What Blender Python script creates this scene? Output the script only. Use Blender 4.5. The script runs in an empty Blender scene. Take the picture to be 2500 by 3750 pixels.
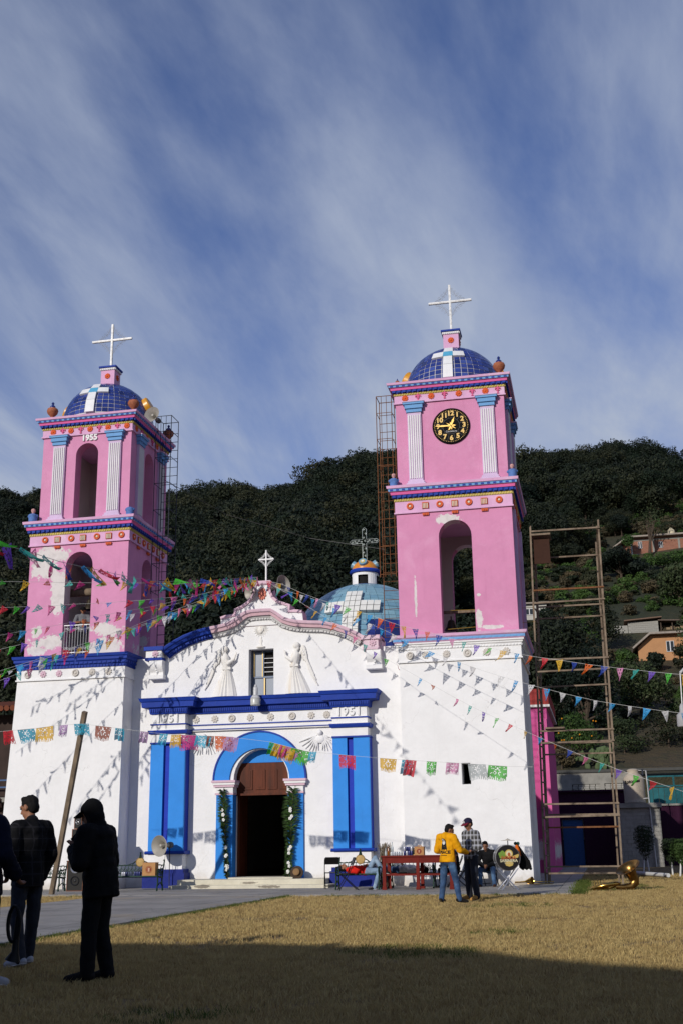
import bpy, bmesh, math, random
import numpy as np
from mathutils import Vector, Matrix
from mathutils.geometry import tessellate_polygon
R = math.radians
random.seed(7)
scene = bpy.context.scene
col = scene.collection

# ------------------------------------------------------------------ camera
cam_data = bpy.data.cameras.new('camera')
cam = bpy.data.objects.new('camera', cam_data)
col.objects.link(cam)
cam_data.sensor_fit = 'VERTICAL'
cam_data.sensor_height = 36.0
cam_data.lens = 40.32
cam_data.clip_end = 5000
_yaw, _pitch, _roll = .2099, .2839, -.0157
_f = Vector((-math.sin(_yaw) * math.cos(_pitch), math.cos(_yaw) * math.cos(_pitch), math.sin(_pitch)))
_r = Vector((math.cos(_yaw), math.sin(_yaw), 0)); _u = _r.cross(_f)
_r2 = _r * math.cos(_roll) + _u * math.sin(_roll); _u2 = _u * math.cos(_roll) - _r * math.sin(_roll)
cam.matrix_world = Matrix(((_r2.x, _u2.x, -_f.x, 14.9436), (_r2.y, _u2.y, -_f.y, -36.2223), (_r2.z, _u2.z, -_f.z, 1.2123), (0, 0, 0, 1)))
scene.camera = cam

# ------------------------------------------------------------------ light
SUN_EL, SUN_DIR = 20.5, Vector((.36, .95, -.38)).normalized()      # direction the light travels
sun_data = bpy.data.lights.new('sun', 'SUN')
sun_data.energy = 3.5; sun_data.angle = R(.55); sun_data.color = (1.0, .945, .87)
sun = bpy.data.objects.new('sun', sun_data); col.objects.link(sun)
sun.rotation_euler = SUN_DIR.to_track_quat('-Z', 'Y').to_euler()
sun.location = (-10, -60, 40)

world = bpy.data.worlds.new('World'); scene.world = world; world.use_nodes = True
nt = world.node_tree; nt.nodes.clear()
def N(t, loc=None, **kw):
    n = nt.nodes.new(t)
    for k, v in kw.items():
        if k in n.inputs: n.inputs[k].default_value = v
        else: setattr(n, k, v)
    return n
L = lambda a, b: nt.links.new(a, b)
sky = N('ShaderNodeTexSky', sky_type='NISHITA', sun_disc=False, sun_elevation=R(SUN_EL), sun_rotation=R(200.8), altitude=1800.0, air_density=1.0, dust_density=.05, ozone_density=6.0)
tc = N('ShaderNodeTexCoord')
sep = N('ShaderNodeSeparateXYZ'); L(tc.outputs['Generated'], sep.inputs[0])
zc = N('ShaderNodeMath', operation='MAXIMUM'); zc.inputs[1].default_value = .06; L(sep.outputs[2], zc.inputs[0])
dx = N('ShaderNodeMath', operation='DIVIDE'); L(sep.outputs[0], dx.inputs[0]); L(zc.outputs[0], dx.inputs[1])
dy = N('ShaderNodeMath', operation='DIVIDE'); L(sep.outputs[1], dy.inputs[0]); L(zc.outputs[0], dy.inputs[1])
cmb = N('ShaderNodeCombineXYZ'); L(dx.outputs[0], cmb.inputs[0]); L(dy.outputs[0], cmb.inputs[1])
def cloud(scale, stretch, rot, detail, lo, hi, dist, off=(0, 0, 0)):
    mp = N('ShaderNodeMapping'); L(cmb.outputs[0], mp.inputs[0])
    mp.inputs['Rotation'].default_value = (0, 0, R(rot)); mp.inputs['Scale'].default_value = (1, stretch, 1); mp.inputs['Location'].default_value = off
    ns = N('ShaderNodeTexNoise', Scale=scale, Detail=detail, Roughness=.58, Distortion=dist); L(mp.outputs[0], ns.inputs['Vector'])
    mr = N('ShaderNodeMapRange', interpolation_type='SMOOTHSTEP'); L(ns.outputs[0], mr.inputs[0])
    mr.inputs[1].default_value = lo; mr.inputs[2].default_value = hi
    return mr.outputs[0]
c1 = cloud(.72, .30, -8, 8, .41, .63, .6, (9.2, 5.5, 0))           # broad banks combed along the wind
c2 = cloud(.30, .7, -8, 3, .36, .60, .3, (4.4, 3.3, 0))            # where the cirrus is thick or absent
c3 = cloud(3.6, .22, -8, 10, .36, .80, 1.0, (.0, 1.0, 0))          # fine fibres
mF = N('ShaderNodeMath', operation='MULTIPLY_ADD'); L(c3, mF.inputs[0]); mF.inputs[1].default_value = .40; mF.inputs[2].default_value = .62
mG = N('ShaderNodeMath', operation='MULTIPLY'); L(c1, mG.inputs[0]); L(mF.outputs[0], mG.inputs[1])
mH = N('ShaderNodeMath', operation='MULTIPLY_ADD'); L(c2, mH.inputs[0]); mH.inputs[1].default_value = .22; L(mG.outputs[0], mH.inputs[2])
veil = N('ShaderNodeMath', operation='DIVIDE'); veil.inputs[0].default_value = .03; L(zc.outputs[0], veil.inputs[1])
veil2 = N('ShaderNodeMath', operation='POWER'); L(veil.outputs[0], veil2.inputs[0]); veil2.inputs[1].default_value = 2.0
veil3 = N('ShaderNodeMath', operation='MULTIPLY'); L(veil2.outputs[0], veil3.inputs[0]); veil3.inputs[1].default_value = 40.0      # thin veil, thicker towards the horizon
mD = N('ShaderNodeMath', operation='MULTIPLY_ADD', use_clamp=True); L(mH.outputs[0], mD.inputs[0]); mD.inputs[1].default_value = .86; L(veil3.outputs[0], mD.inputs[2])
deep = N('ShaderNodeVectorMath', operation='MULTIPLY'); L(sky.outputs[0], deep.inputs[0]); deep.inputs[1].default_value = (.54, .90, 1.34)
mix = N('ShaderNodeMix', data_type='RGBA'); L(mD.outputs[0], mix.inputs[0]); L(deep.outputs[0], mix.inputs[6])
mix.inputs[7].default_value = (5.0, 5.7, 7.2, 1)
bg = N('ShaderNodeBackground', Strength=.082); L(mix.outputs[2], bg.inputs[0])
out = N('ShaderNodeOutputWorld'); L(bg.outputs[0], out.inputs[0])

scene.view_settings.view_transform = 'Standard'
try: scene.view_settings.look = 'None'
except Exception: pass
scene.view_settings.exposure = 0.0
scene.view_settings.gamma = 1.0
scene.view_settings.use_curve_mapping = False
scene.render.resolution_x, scene.render.resolution_y = 682, 1024

# ------------------------------------------------------------------ helpers
def tag(o, label=None, cat=None, group=None, kind=None):
    if label: o['label'] = label
    if cat: o['category'] = cat
    if group: o['group'] = group
    if kind: o['kind'] = kind
    return o
def thing(name, label, cat, loc=(0, 0, 0), rz=0, group=None):
    o = bpy.data.objects.new(name, None); col.objects.link(o)
    o.location = loc; o.rotation_euler = (0, 0, rz); o.empty_display_size = .3
    return tag(o, label, cat, group)
def link(name, me, parent=None, mat=None):
    o = bpy.data.objects.new(name, me); col.objects.link(o)
    if mat is not None:
        for m in (mat if isinstance(mat, (list, tuple)) else [mat]): me.materials.append(m)
    if parent is not None:
        o.parent = parent
        if parent.type == 'EMPTY':
            m = Matrix.LocRotScale(parent.location, parent.rotation_euler, parent.scale)
            o.matrix_parent_inverse = m.inverted()
    return o
def copy_tree(o, parent=None):
    c = o.copy(); col.objects.link(c)
    if parent is not None: c.parent = parent
    for ch in list(o.children): copy_tree(ch, c)
    return c
def V(*a): return Vector(a)
STUFF = {'guttae', 'scrollwork', 'dial_lines'}
class MB:
    def __init__(s): s.v = []; s.f = []; s.m = []; s.mi = 0
    def add(s, vs, fs, mi=None):
        b = len(s.v); s.v += [tuple(p) for p in vs]
        for f in fs: s.f.append([i + b for i in f]); s.m.append(s.mi if mi is None else mi)
        return s
    def box(s, x0, x1, y0, y1, z0, z1, mi=None):
        return s.add([(x0, y0, z0), (x1, y0, z0), (x1, y1, z0), (x0, y1, z0), (x0, y0, z1), (x1, y0, z1), (x1, y1, z1), (x0, y1, z1)],
                     [(0, 3, 2, 1), (4, 5, 6, 7), (0, 1, 5, 4), (1, 2, 6, 5), (2, 3, 7, 6), (3, 0, 4, 7)], mi)
    def obox(s, a, b, w, h, up=(0, 0, 1), mi=None):
        a, b = Vector(a), Vector(b); d = (b - a).normalized(); up = Vector(up)
        if abs(d.dot(up)) > .98: up = Vector((0, 1, 0))
        sx = d.cross(up).normalized(); sy = sx.cross(d).normalized()
        q = []
        for p in (a, b):
            for i, j in ((-1, -1), (1, -1), (1, 1), (-1, 1)): q.append(p + sx * (i * w / 2) + sy * (j * h / 2))
        return s.add(q, [(0, 1, 2, 3), (7, 6, 5, 4), (0, 4, 5, 1), (1, 5, 6, 2), (2, 6, 7, 3), (3, 7, 4, 0)], mi)
    def tube(s, pts, r, n=6, mi=None, caps=True):
        pts = [Vector(p) for p in pts]; k = len(pts); rs = r if isinstance(r, (list, tuple)) else [r] * k
        rings = []; prev = None
        for i, p in enumerate(pts):
            d = (pts[min(i + 1, k - 1)] - pts[max(i - 1, 0)])
            if d.length < 1e-9: d = Vector((0, 0, 1))
            d.normalize()
            if prev is None:
                u = d.orthogonal().normalized()
            else:
                u = (prev - d * prev.dot(d));
                u = u.normalized() if u.length > 1e-6 else d.orthogonal().normalized()
            prev = u; w = d.cross(u)
            rings.append([p + (u * math.cos(2 * math.pi * j / n) + w * math.sin(2 * math.pi * j / n)) * rs[i] for j in range(n)])
        return s.loft(rings, mi, caps)
    def loft(s, rings, mi=None, caps=True, closed=True):
        n = len(rings[0]); vs = [p for r in rings for p in r]; fs = []
        for i in range(len(rings) - 1):
            for j in range(n if closed else n - 1):
                a = i * n + j; b = i * n + (j + 1) % n; fs.append((a, b, b + n, a + n))
        if caps and closed:
            fs.append(tuple(range(n - 1, -1, -1))); fs.append(tuple(range((len(rings) - 1) * n, len(rings) * n)))
        return s.add(vs, fs, mi)
    def lathe(s, prof, c=(0, 0, 0), n=16, mi=None, M=None, caps=True):
        rings = []
        for r, z in prof:
            ring = []
            for j in range(n):
                a = 2 * math.pi * j / n; p = Vector((r * math.cos(a), r * math.sin(a), z))
                if M is not None: p = M @ p
                ring.append(p + Vector(c))
            rings.append(ring)
        return s.loft(rings, mi, caps)
    def slab(s, outer, holes, a, b, axis='y', mi=(0, 0, 0)):
        """polygon with holes in the plane across `axis`, from depth a (front) to b; mi = front, rim, back"""
        P = (lambda u, w, d: (u, d, w)) if axis == 'y' else ((lambda u, w, d: (d, u, w)) if axis == 'x' else (lambda u, w, d: (u, w, d)))
        loops = [outer] + list(holes)
        tri = tessellate_polygon([[Vector((p[0], p[1], 0)) for p in l] for l in loops])
        flat = [p for l in loops for p in l]
        s.add([P(p[0], p[1], a) for p in flat], [tuple(t) for t in tri], mi[0])
        s.add([P(p[0], p[1], b) for p in flat], [tuple(t)[::-1] for t in tri], mi[2])
        for l in loops:
            n = len(l); vs = [P(p[0], p[1], a) for p in l] + [P(p[0], p[1], b) for p in l]
            s.add(vs, [(i, (i + 1) % n, (i + 1) % n + n, i + n) for i in range(n)], mi[1])
        return s
    def prism(s, poly, a, b, axis='y', mi=None):
        m = s.mi if mi is None else mi
        return s.slab(poly, [], a, b, axis, (m, m, m))
    def sphere(s, c, r, n=10, m=6, mi=None, sc=(1, 1, 1)):
        prof = [(max(1e-4, math.sin(math.pi * i / m)) * r, -math.cos(math.pi * i / m) * r) for i in range(m + 1)]
        return s.lathe(prof, c, n, mi, Matrix.Diagonal(Vector(sc)))
    def mesh(s, name, recalc=True, smooth=False, weld=1e-5):
        me = bpy.data.meshes.new(name); me.from_pydata(s.v, [], s.f)
        for p, m in zip(me.polygons, s.m): p.material_index = m
        bm = bmesh.new(); bm.from_mesh(me)
        if weld: bmesh.ops.remove_doubles(bm, verts=bm.verts, dist=weld)
        if recalc: bmesh.ops.recalc_face_normals(bm, faces=bm.faces)
        if smooth is not False:
            ang = R(40) if smooth is True else R(smooth)
            for f in bm.faces: f.smooth = True
            for e in bm.edges:
                if len(e.link_faces) == 2 and e.calc_face_angle(0) > ang: e.smooth = False
        bm.to_mesh(me); bm.free(); return me
    def build(s, name, mat, parent=None, recalc=True, smooth=False, weld=1e-5):
        o = link(name, s.mesh(name, recalc, smooth, weld), parent, mat)
        if name.endswith('_band') or name in STUFF: o['kind'] = 'stuff'
        return o
def arc(cx, cz, r, a0, a1, n): return [(cx + r * math.cos(R(a0 + (a1 - a0) * i / n)), cz + r * math.sin(R(a0 + (a1 - a0) * i / n))) for i in range(n + 1)]
def arch_poly(x0, x1, z0, zs, n=14, rise=None):
    c, r = (x0 + x1) / 2, (x1 - x0) / 2; k = (rise or r) / r
    return [(x0, z0), (x1, z0)] + [(c + r * math.cos(math.pi * i / n), zs + k * r * math.sin(math.pi * i / n)) for i in range(n + 1)]

# ------------------------------------------------------------------ materials
MATS = {}
def lin(r, g, b):
    f = lambda c: (c / 255 / 12.92) if c / 255 <= .04045 else ((c / 255 + .055) / 1.055) ** 2.4
    return (f(r), f(g), f(b), 1)
class NT:
    def __init__(s, name):
        s.mat = bpy.data.materials.new(name); s.mat.use_nodes = True; s.t = s.mat.node_tree
        s.b = s.t.nodes['Principled BSDF']; s.o = s.t.nodes['Material Output']
        s._tc = None
    def n(s, t, **kw):
        x = s.t.nodes.new(t)
        for k, v in kw.items():
            if k in x.inputs: x.inputs[k].default_value = v
            else: setattr(x, k, v)
        return x
    def l(s, a, b): s.t.links.new(a, b)
    def tc(s, which='Object'):
        if s._tc is None: s._tc = s.n('ShaderNodeTexCoord')
        return s._tc.outputs[which]
    def noise(s, scale, detail=4, rough=.6, vec=None, dist=0, stretch=None):
        v = vec or s.tc()
        if stretch:
            m = s.n('ShaderNodeMapping'); m.inputs['Scale'].default_value = stretch; s.l(v, m.inputs[0]); v = m.outputs[0]
        x = s.n('ShaderNodeTexNoise', Scale=scale, Detail=detail, Roughness=rough, Distortion=dist); s.l(v, x.inputs['Vector']); return x.outputs[0]
    def rng(s, v, lo, hi, a=0., b=1., smooth=True):
        x = s.n('ShaderNodeMapRange'); x.interpolation_type = 'SMOOTHSTEP' if smooth else 'LINEAR'; s.l(v, x.inputs[0])
        for i, q in zip((1, 2, 3, 4), (lo, hi, a, b)): x.inputs[i].default_value = q
        return x.outputs[0]
    def mix(s, f, a, b):
        x = s.n('ShaderNodeMix', data_type='RGBA')
        for k, q in ((0, f), (6, a), (7, b)):
            if hasattr(q, 'is_output'): s.l(q, x.inputs[k])
            else: x.inputs[k].default_value = q
        return x.outputs[2]
    def math(s, op, a, b=0., c=None, clamp=False):
        x = s.n('ShaderNodeMath', operation=op); x.use_clamp = clamp
        for k, q in ((0, a), (1, b), (2, c)):
            if q is None: continue
            if hasattr(q, 'is_output'): s.l(q, x.inputs[k])
            else: x.inputs[k].default_value = q
        return x.outputs[0]
    def bump(s, h, strength=.3, dist=.02):
        x = s.n('ShaderNodeBump', Strength=strength, Distance=dist); s.l(h, x.inputs['Height']); s.l(x.outputs[0], s.b.inputs['Normal']); return s
    def color(s, c):
        if hasattr(c, 'is_output'): s.l(c, s.b.inputs['Base Color'])
        else: s.b.inputs['Base Color'].default_value = c
        return s
    def set(s, **kw):
        for k, v in kw.items(): s.b.inputs[k.replace('_', ' ')].default_value = v
        return s
def dk(c, k): return (c[0] * k, c[1] * k, c[2] * k, 1)
def plaster(name, c, var=.12, bump=.35, streak=.12, streakc=None, rough=.9, patch=None, pc=(.64, .62, .59, 1), lightc=None, splash=False):
    t = NT(name)
    a = t.noise(1.3, 5, .65); b = t.noise(9, 4, .6)
    cc = t.mix(t.rng(a, .35, .7), c, dk(c, 1 - var))
    if lightc: cc = t.mix(t.rng(t.noise(.9, 6, .7, dist=.6), .5, .72, 0, .6), cc, lightc)
    cc = t.mix(t.rng(b, .5, .8, 0, .5), cc, dk(c, 1 - var * .8))
    vr = t.n('ShaderNodeTexVoronoi', Scale=.45); nzc = t.n('ShaderNodeTexNoise', Scale=1.1, Detail=5); t.l(t.tc(), nzc.inputs['Vector']); vad = t.n('ShaderNodeVectorMath', operation='ADD'); t.l(t.tc(), vad.inputs[0]); t.l(nzc.outputs['Color'], vad.inputs[1]); t.l(vad.outputs[0], vr.inputs['Vector']); vs = t.n('ShaderNodeSeparateColor'); t.l(vr.outputs['Color'], vs.inputs[0]); cc = t.mix(t.rng(vs.outputs[0], .35, .9, 0, min(.55, var * 3)), cc, dk(c, 1 - var * 1.1))      # areas repainted at different times
    if streak:
        st = t.noise(3.2, 5, .6, stretch=(1.6, 1.6, .16)); cc = t.mix(t.rng(st, .54, .78, 0, streak * 2.4), cc, streakc or dk(c, .55)); s2 = t.noise(9, 4, .7, stretch=(1.5, 1.5, .07)); cc = t.mix(t.rng(s2, .60, .74, 0, streak * 1.8), cc, streakc or dk(c, .5))
    if patch:
        f = None; wob = t.noise(2.4, 6, .7); w2 = t.noise(11, 5, .65)
        for (px, pz, rx, rz) in patch:
            sp = t.n('ShaderNodeSeparateXYZ'); t.l(t.tc(), sp.inputs[0])
            u = t.math('DIVIDE', t.math('SUBTRACT', sp.outputs[0], px), rx); w = t.math('DIVIDE', t.math('SUBTRACT', sp.outputs[2], pz), rz)
            d = t.math('SQRT', t.math('ADD', t.math('MULTIPLY', u, u), t.math('MULTIPLY', w, w)))
            d = t.math('ADD', d, t.math('ADD', t.math('MULTIPLY', t.math('SUBTRACT', wob, .5), 2.2), t.math('MULTIPLY', t.math('SUBTRACT', w2, .5), 1.3)))
            g = t.rng(d, .80, .98, .92, 0); f = g if f is None else t.math('MAXIMUM', f, g)
        pcn = t.mix(t.rng(t.noise(5, 5), .4, .7), pc, dk(pc, .84))
        cc = t.mix(f, cc, pcn)
    if splash:       # mud splashed up the foot of the wall
        sp = t.n('ShaderNodeSeparateXYZ'); t.l(t.tc(), sp.inputs[0]); hgt = t.math('ADD', sp.outputs[2], t.math('MULTIPLY', t.math('SUBTRACT', t.noise(2.2, 6, .7), .5), 1.1)); cc = t.mix(t.rng(hgt, .02, .55, .55, 0), cc, (.40, .34, .26, 1))
        cr = t.n('ShaderNodeTexVoronoi', feature='DISTANCE_TO_EDGE', Scale=.55); mpv = t.n('ShaderNodeVectorMath', operation='ADD'); t.l(t.tc(), mpv.inputs[0]); nz = t.n('ShaderNodeTexNoise', Scale=1.6, Detail=6); t.l(t.tc(), nz.inputs['Vector']); t.l(nz.outputs['Color'], mpv.inputs[1]); t.l(mpv.outputs[0], cr.inputs['Vector'])
        cc = t.mix(t.math('MULTIPLY', t.rng(cr.outputs['Distance'], .0, .005, .35, 0), t.rng(t.noise(.7, 3), .5, .62)), cc, (.30, .28, .26, 1))
    t.color(cc).set(Roughness=rough, Specular_IOR_Level=.2)
    h = t.math('ADD', t.math('MULTIPLY', t.noise(55, 3, .6), .5), t.math('ADD', t.noise(7, 4, .55), t.math('MULTIPLY', t.noise(1.7, 2), .8)))
    t.bump(h, bump, .025)
    MATS[name] = t.mat; return t.mat
def plain(name, c, rough=.6, metal=0., var=.15, scale=8, bump=0, bscale=40, coat=0.):
    t = NT(name)
    t.color(t.mix(t.rng(t.noise(scale, 4), .35, .75), c, dk(c, 1 - var))).set(Roughness=rough, Metallic=metal, Specular_IOR_Level=.5 if metal > .5 or rough < .4 else .22)
    if coat: t.set(Coat_Weight=coat)
    if bump: t.bump(t.noise(bscale, 4), bump, .01)
    MATS[name] = t.mat; return t.mat
WHITE = plaster('white_plaster', (.77, .765, .76, 1), var=.07, streak=.07, streakc=(.54, .52, .49, 1), bump=.5, splash=True)
OFFW = plaster('aged_white_plaster', (.66, .65, .62, 1), var=.18, streak=.2, streakc=(.32, .31, .30, 1))
PINK = plaster('pink_plaster', (.61, .25, .41, 1), var=.10, streak=.10, streakc=(.42, .13, .26, 1), lightc=(.66, .33, .485, 1), patch=[(10.9, 11.25, .42, .2), (11.72, 7.95, .10, .38), (12.15, 7.7, .40, .07), (9.75, 8.8, .04, .7), (11.75, 8.75, .06, .05)])
PINKL = plaster('pink_plaster_peeling', (.62, .265, .43, 1), var=.10, streak=.10, streakc=(.42, .15, .28, 1), lightc=(.69, .34, .50, 1),
    patch=[(-2.95, 11.0, .75, .32), (-3.1, 10.55, .55, .42), (-2.55, 9.75, .32, .95), (-3.25, 8.35, .25, .25), (-2.85, 8.0, .75, .26), (-3.25, 7.72, .42, .2), (-.72, 8.3, .55, .26), (-.75, 7.72, .72, .42), (-1.75, 10.6, .1, .2), (-1.95, 12.9, .12, .35)])
LILAC = plaster('lilac_plaster', (.66, .38, .57, 1), var=.12, streak=.14, streakc=(.30, .22, .28, 1), lightc=(.72, .55, .66, 1))
PALEP = plaster('pale_pink_plaster', (.66, .46, .54, 1), var=.14, streak=.16, streakc=(.34, .26, .30, 1), lightc=(.72, .62, .66, 1))
HOTP = plaster('hot_pink_plaster', (.66, .13, .33, 1), var=.1, streak=.05)
BLUE = plaster('cobalt_trim', (.010, .042, .31, 1), var=.2, streak=.08, streakc=(.03, .06, .25, 1), rough=.6)
AZURE = plaster('azure_paint', (.030, .235, .68, 1), var=.10, streak=.06, rough=.65)
DBLUE = plaster('deep_blue_paint', (.008, .035, .40, 1), var=.15, streak=.05, rough=.6)
PLINTH = plaster('plinth_blue_paint', (.005, .018, .20, 1), var=.25, streak=.12, rough=.6)
CAPB = plaster('capital_blue_paint', (.17, .36, .64, 1), var=.15, streak=.1, streakc=(.1, .15, .3, 1))
LAVEN = plaster('lavender_plaster', (.60, .46, .64, 1), var=.12, streak=.12, streakc=(.26, .22, .28, 1))
YELTR = plaster('ochre_trim', (.58, .46, .14, 1), var=.25, streak=.2)
ORNG = plaster('orange_ornament_paint', (.68, .12, .035, 1), var=.15, streak=.05, rough=.6)
CORAL = plaster('coral_ornament_paint', (.68, .24, .17, 1), var=.15, streak=.05)
BONE = plaster('bone_paint', (.70, .62, .48, 1), var=.15, streak=.08)
STAIN = plaster('stained_white_relief', (.76, .74, .70, 1), var=.08, streak=.22, streakc=(.62, .46, .25, 1))
GREYW = plaster('grey_white_moulding', (.62, .61, .60, 1), var=.15, streak=.1, streakc=(.36, .36, .36, 1))
INTER = plaster('interior_lime_wash', (.55, .52, .47, 1), var=.12, streak=.1)
STEPM = plaster('worn_step_paint', (.62, .58, .46, 1), var=.2, streak=.1, bump=.6, patch=[(3.1, .12, .3, .05), (5.2, .1, .4, .04), (4.4, .2, .3, .03)], pc=(.22, .19, .15, 1))
DARK = plain('painted_dark_interior', (.012, .011, .011, 1), .9)  # near-black colour painted in for the shade of unlit interiors
IRON = plain('silver_painted_iron', (.56, .56, .56, 1), .5, .2, .4, 14, .3)
THINIRON = plain('thin_grey_iron', (.22, .22, .23, 1), .6, .2)
WIRON = plain('white_painted_iron', (.66, .66, .66, 1), .5, .1, .2, 14)
RUST = plain('rusty_steel', (.20, .085, .035, 1), .8, .2, .5, 9, .4)
DIRON = plain('dark_blue_iron', (.045, .05, .07, 1), .6, .3, .4, 9, .2)
# ================================================================== CHURCH
church = thing('church', 'white and blue church front with two pink bell towers and tiled domes', 'church', (4.5, 0, 0))
def text_mesh(body, size, depth, name='text', bold=0.0, align='CENTER', space=1.0):
    cu = bpy.data.curves.new(name, 'FONT'); cu.body = body; cu.size = size; cu.extrude = depth; cu.offset = bold
    cu.align_x = align; cu.align_y = 'CENTER'; cu.resolution_u = 3; cu.space_character = space
    o = bpy.data.objects.new(name, cu); me = bpy.data.meshes.new_from_object(o)
    bpy.data.objects.remove(o); bpy.data.curves.remove(cu); return me
def text_obj(name, body, size, depth, mat, parent, M, bold=0.0, space=1.0):
    me = text_mesh(body, size, depth, name, bold, 'CENTER', space); me.transform(M)
    return link(name, me, parent, mat)
FRONT = Matrix(((1, 0, 0, 0), (0, 0, -1, 0), (0, 1, 0, 0), (0, 0, 0, 1)))      # text plane facing -Y
def front_at(x, y, z): return Matrix.Translation((x, y, z)) @ FRONT

def ring_cornice(x0, x1, y0, y1, prof, mis):
    """mitred moulding round a rectangle: prof = (out, z) from bottom to top"""
    m = MB(); rings = []
    for o, z in prof: rings.append([(x0 - o, y0 - o, z), (x1 + o, y0 - o, z), (x1 + o, y1 + o, z), (x0 - o, y1 + o, z)])
    for i in range(len(rings) - 1): m.loft([rings[i], rings[i + 1]], mis[i], caps=False)
    n = len(prof); m.add(rings[-1], [(0, 1, 2, 3)], mis[-1]); m.add(rings[0], [(3, 2, 1, 0)], mis[0])
    return m
def dentils(x0, x1, y0, y1, out, z0, z1, step, w, proud=.03, sides='fr'):
    m = MB()
    def run(a, b, f):
        n = max(2, int((b - a) / step)); st = (b - a) / n
        for i in range(n): f(a + st * (i + .5))
    if 'f' in sides: run(x0 - out, x1 + out, lambda c: m.box(c - w / 2, c + w / 2, y0 - out - proud, y0 - out + .01, z0, z1))
    if 'r' in sides: run(y0 - out, y1 + out, lambda c: m.box(x1 + out - .01, x1 + out + proud, c - w / 2, c + w / 2, z0, z1))
    if 'l' in sides: run(y0 - out, y1 + out, lambda c: m.box(x0 - out - proud, x0 - out + .01, c - w / 2, c + w / 2, z0, z1))
    return m
def rosette_mesh(r, petals=8, d=.035):
    m = MB(); n = petals * 4; ring = []
    for i in range(n):
        a = 2 * math.pi * i / n; k = r * (.80 + .20 * abs(math.sin(petals * a / 2)))
        ring.append((k * math.cos(a), k * math.sin(a)))
    inner = [(x * .86, y * .86) for x, y in ring]; core = [(r * .22 * math.cos(2 * math.pi * i / n), r * .22 * math.sin(2 * math.pi * i / n)) for i in range(n)]
    core2 = [(x * .9, y * .9) for x, y in core]
    gro = [(ring[i][0] * .6, ring[i][1] * .6) for i in range(n)]
    R3 = lambda l, z, f=None: [(p[0], -(z - (0 if f is None else f(i))), p[1]) for i, p in enumerate(l)]
    g = lambda i: d * .5 * (1 - abs(math.sin(petals * math.pi * i / n)))
    m.loft([R3(ring, 0), R3(ring, d * .7, g), R3(inner, d, g), R3(gro, d * .9, g), R3(core, d * .6), R3(core, d * 1.2), R3(core2, d * 1.3)])
    return m.mesh('rosette', smooth=60)
def disc_mesh(r, d=.05):
    m = MB(); rot = Matrix.Rotation(R(90), 3, 'X')
    m.lathe([(r, 0), (r, d * .5), (r * .9, d), (r * .6, d), (r * .48, d * .5), (r * .44, d * .3)], (0, 0, 0), 20, 0, rot)
    m.lathe([(r * .34, 0), (r * .34, d * .7), (r * .25, d * .85)], (0, 0, 0), 14, 1, rot)
    return m.mesh('ring_ornament', smooth=50)
def trig_mesh(s, d=.05):
    m = MB(); h = s
    m.box(-s, s, -d * .5, 0, -h, h, 0); m.box(-s, s, -d, 0, h * .78, h, 0); m.box(-s, -s * .88, -d, 0, -h, h * .77, 0); m.box(s * .88, s, -d, 0, -h, h * .77, 0)
    for i in range(4): x = -s * .66 + i * s * .44; m.box(x - s * .12, x + s * .12, -d, -d * .45, -h * .9, h * .7, 1)
    return m.mesh('triglyph')
def gutta_mesh(s):
    m = MB(); m.box(-s, s, -.05, 0, -.0, .03)
    for i in range(4): x = -s * .75 + i * s * .5; m.box(x - s * .17, x + s * .17, -.045, 0, -.05, 0)
    return m.mesh('guttae')
def fleur_mesh(h):
    pts = [(-.30, -1), (.30, -1), (.30, -.78), (.14, -.55), (.12, -.25), (.5, -.2), (.5, -.02), (.2, .02), (.34, .3), (.68, .28), (.78, .02), (.9, .1), (.86, .45), (.6, .62), (.32, .55), (.22, .5), (.12, .95), (0, 1.05)]
    poly = [(x * h * .8, z * h) for x, z in pts] + [(-x * h * .8, z * h) for x, z in reversed(pts[1:-1])]
    m = MB(); m.prism(poly, -.04, 0); return m.mesh('fleur_ornament')
ROS = rosette_mesh(.115, 10); ROS.materials.append(ORNG)
ROSW = rosette_mesh(.125, 8); ROSW.materials.append(WHITE)
ROSW2 = rosette_mesh(.125, 12); ROSW2.materials.append(WHITE)
ROSP = rosette_mesh(.12, 8); ROSP.materials.append(PALEP)
DISC = disc_mesh(.115); DISC.materials.append(ORNG); DISC.materials.append(BONE)
DISCW = disc_mesh(.125); DISCW.materials.append(WHITE); DISCW.materials.append(WHITE)
TRIG = trig_mesh(.105); TRIG.materials.append(ORNG); TRIG.materials.append(BONE)
GUT = gutta_mesh(.105); GUT.materials.append(ORNG)
FLEUR = fleur_mesh(.135); FLEUR.materials.append(plaster('fleur_pink_paint', (.66, .12, .25, 1)))
def place(name, me, parent, x, y, z, rz=0):
    o = link(name, me, parent); o.matrix_basis = Matrix.Translation((x, y, z)) @ Matrix.Rotation(rz, 4, 'Z'); return o

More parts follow.
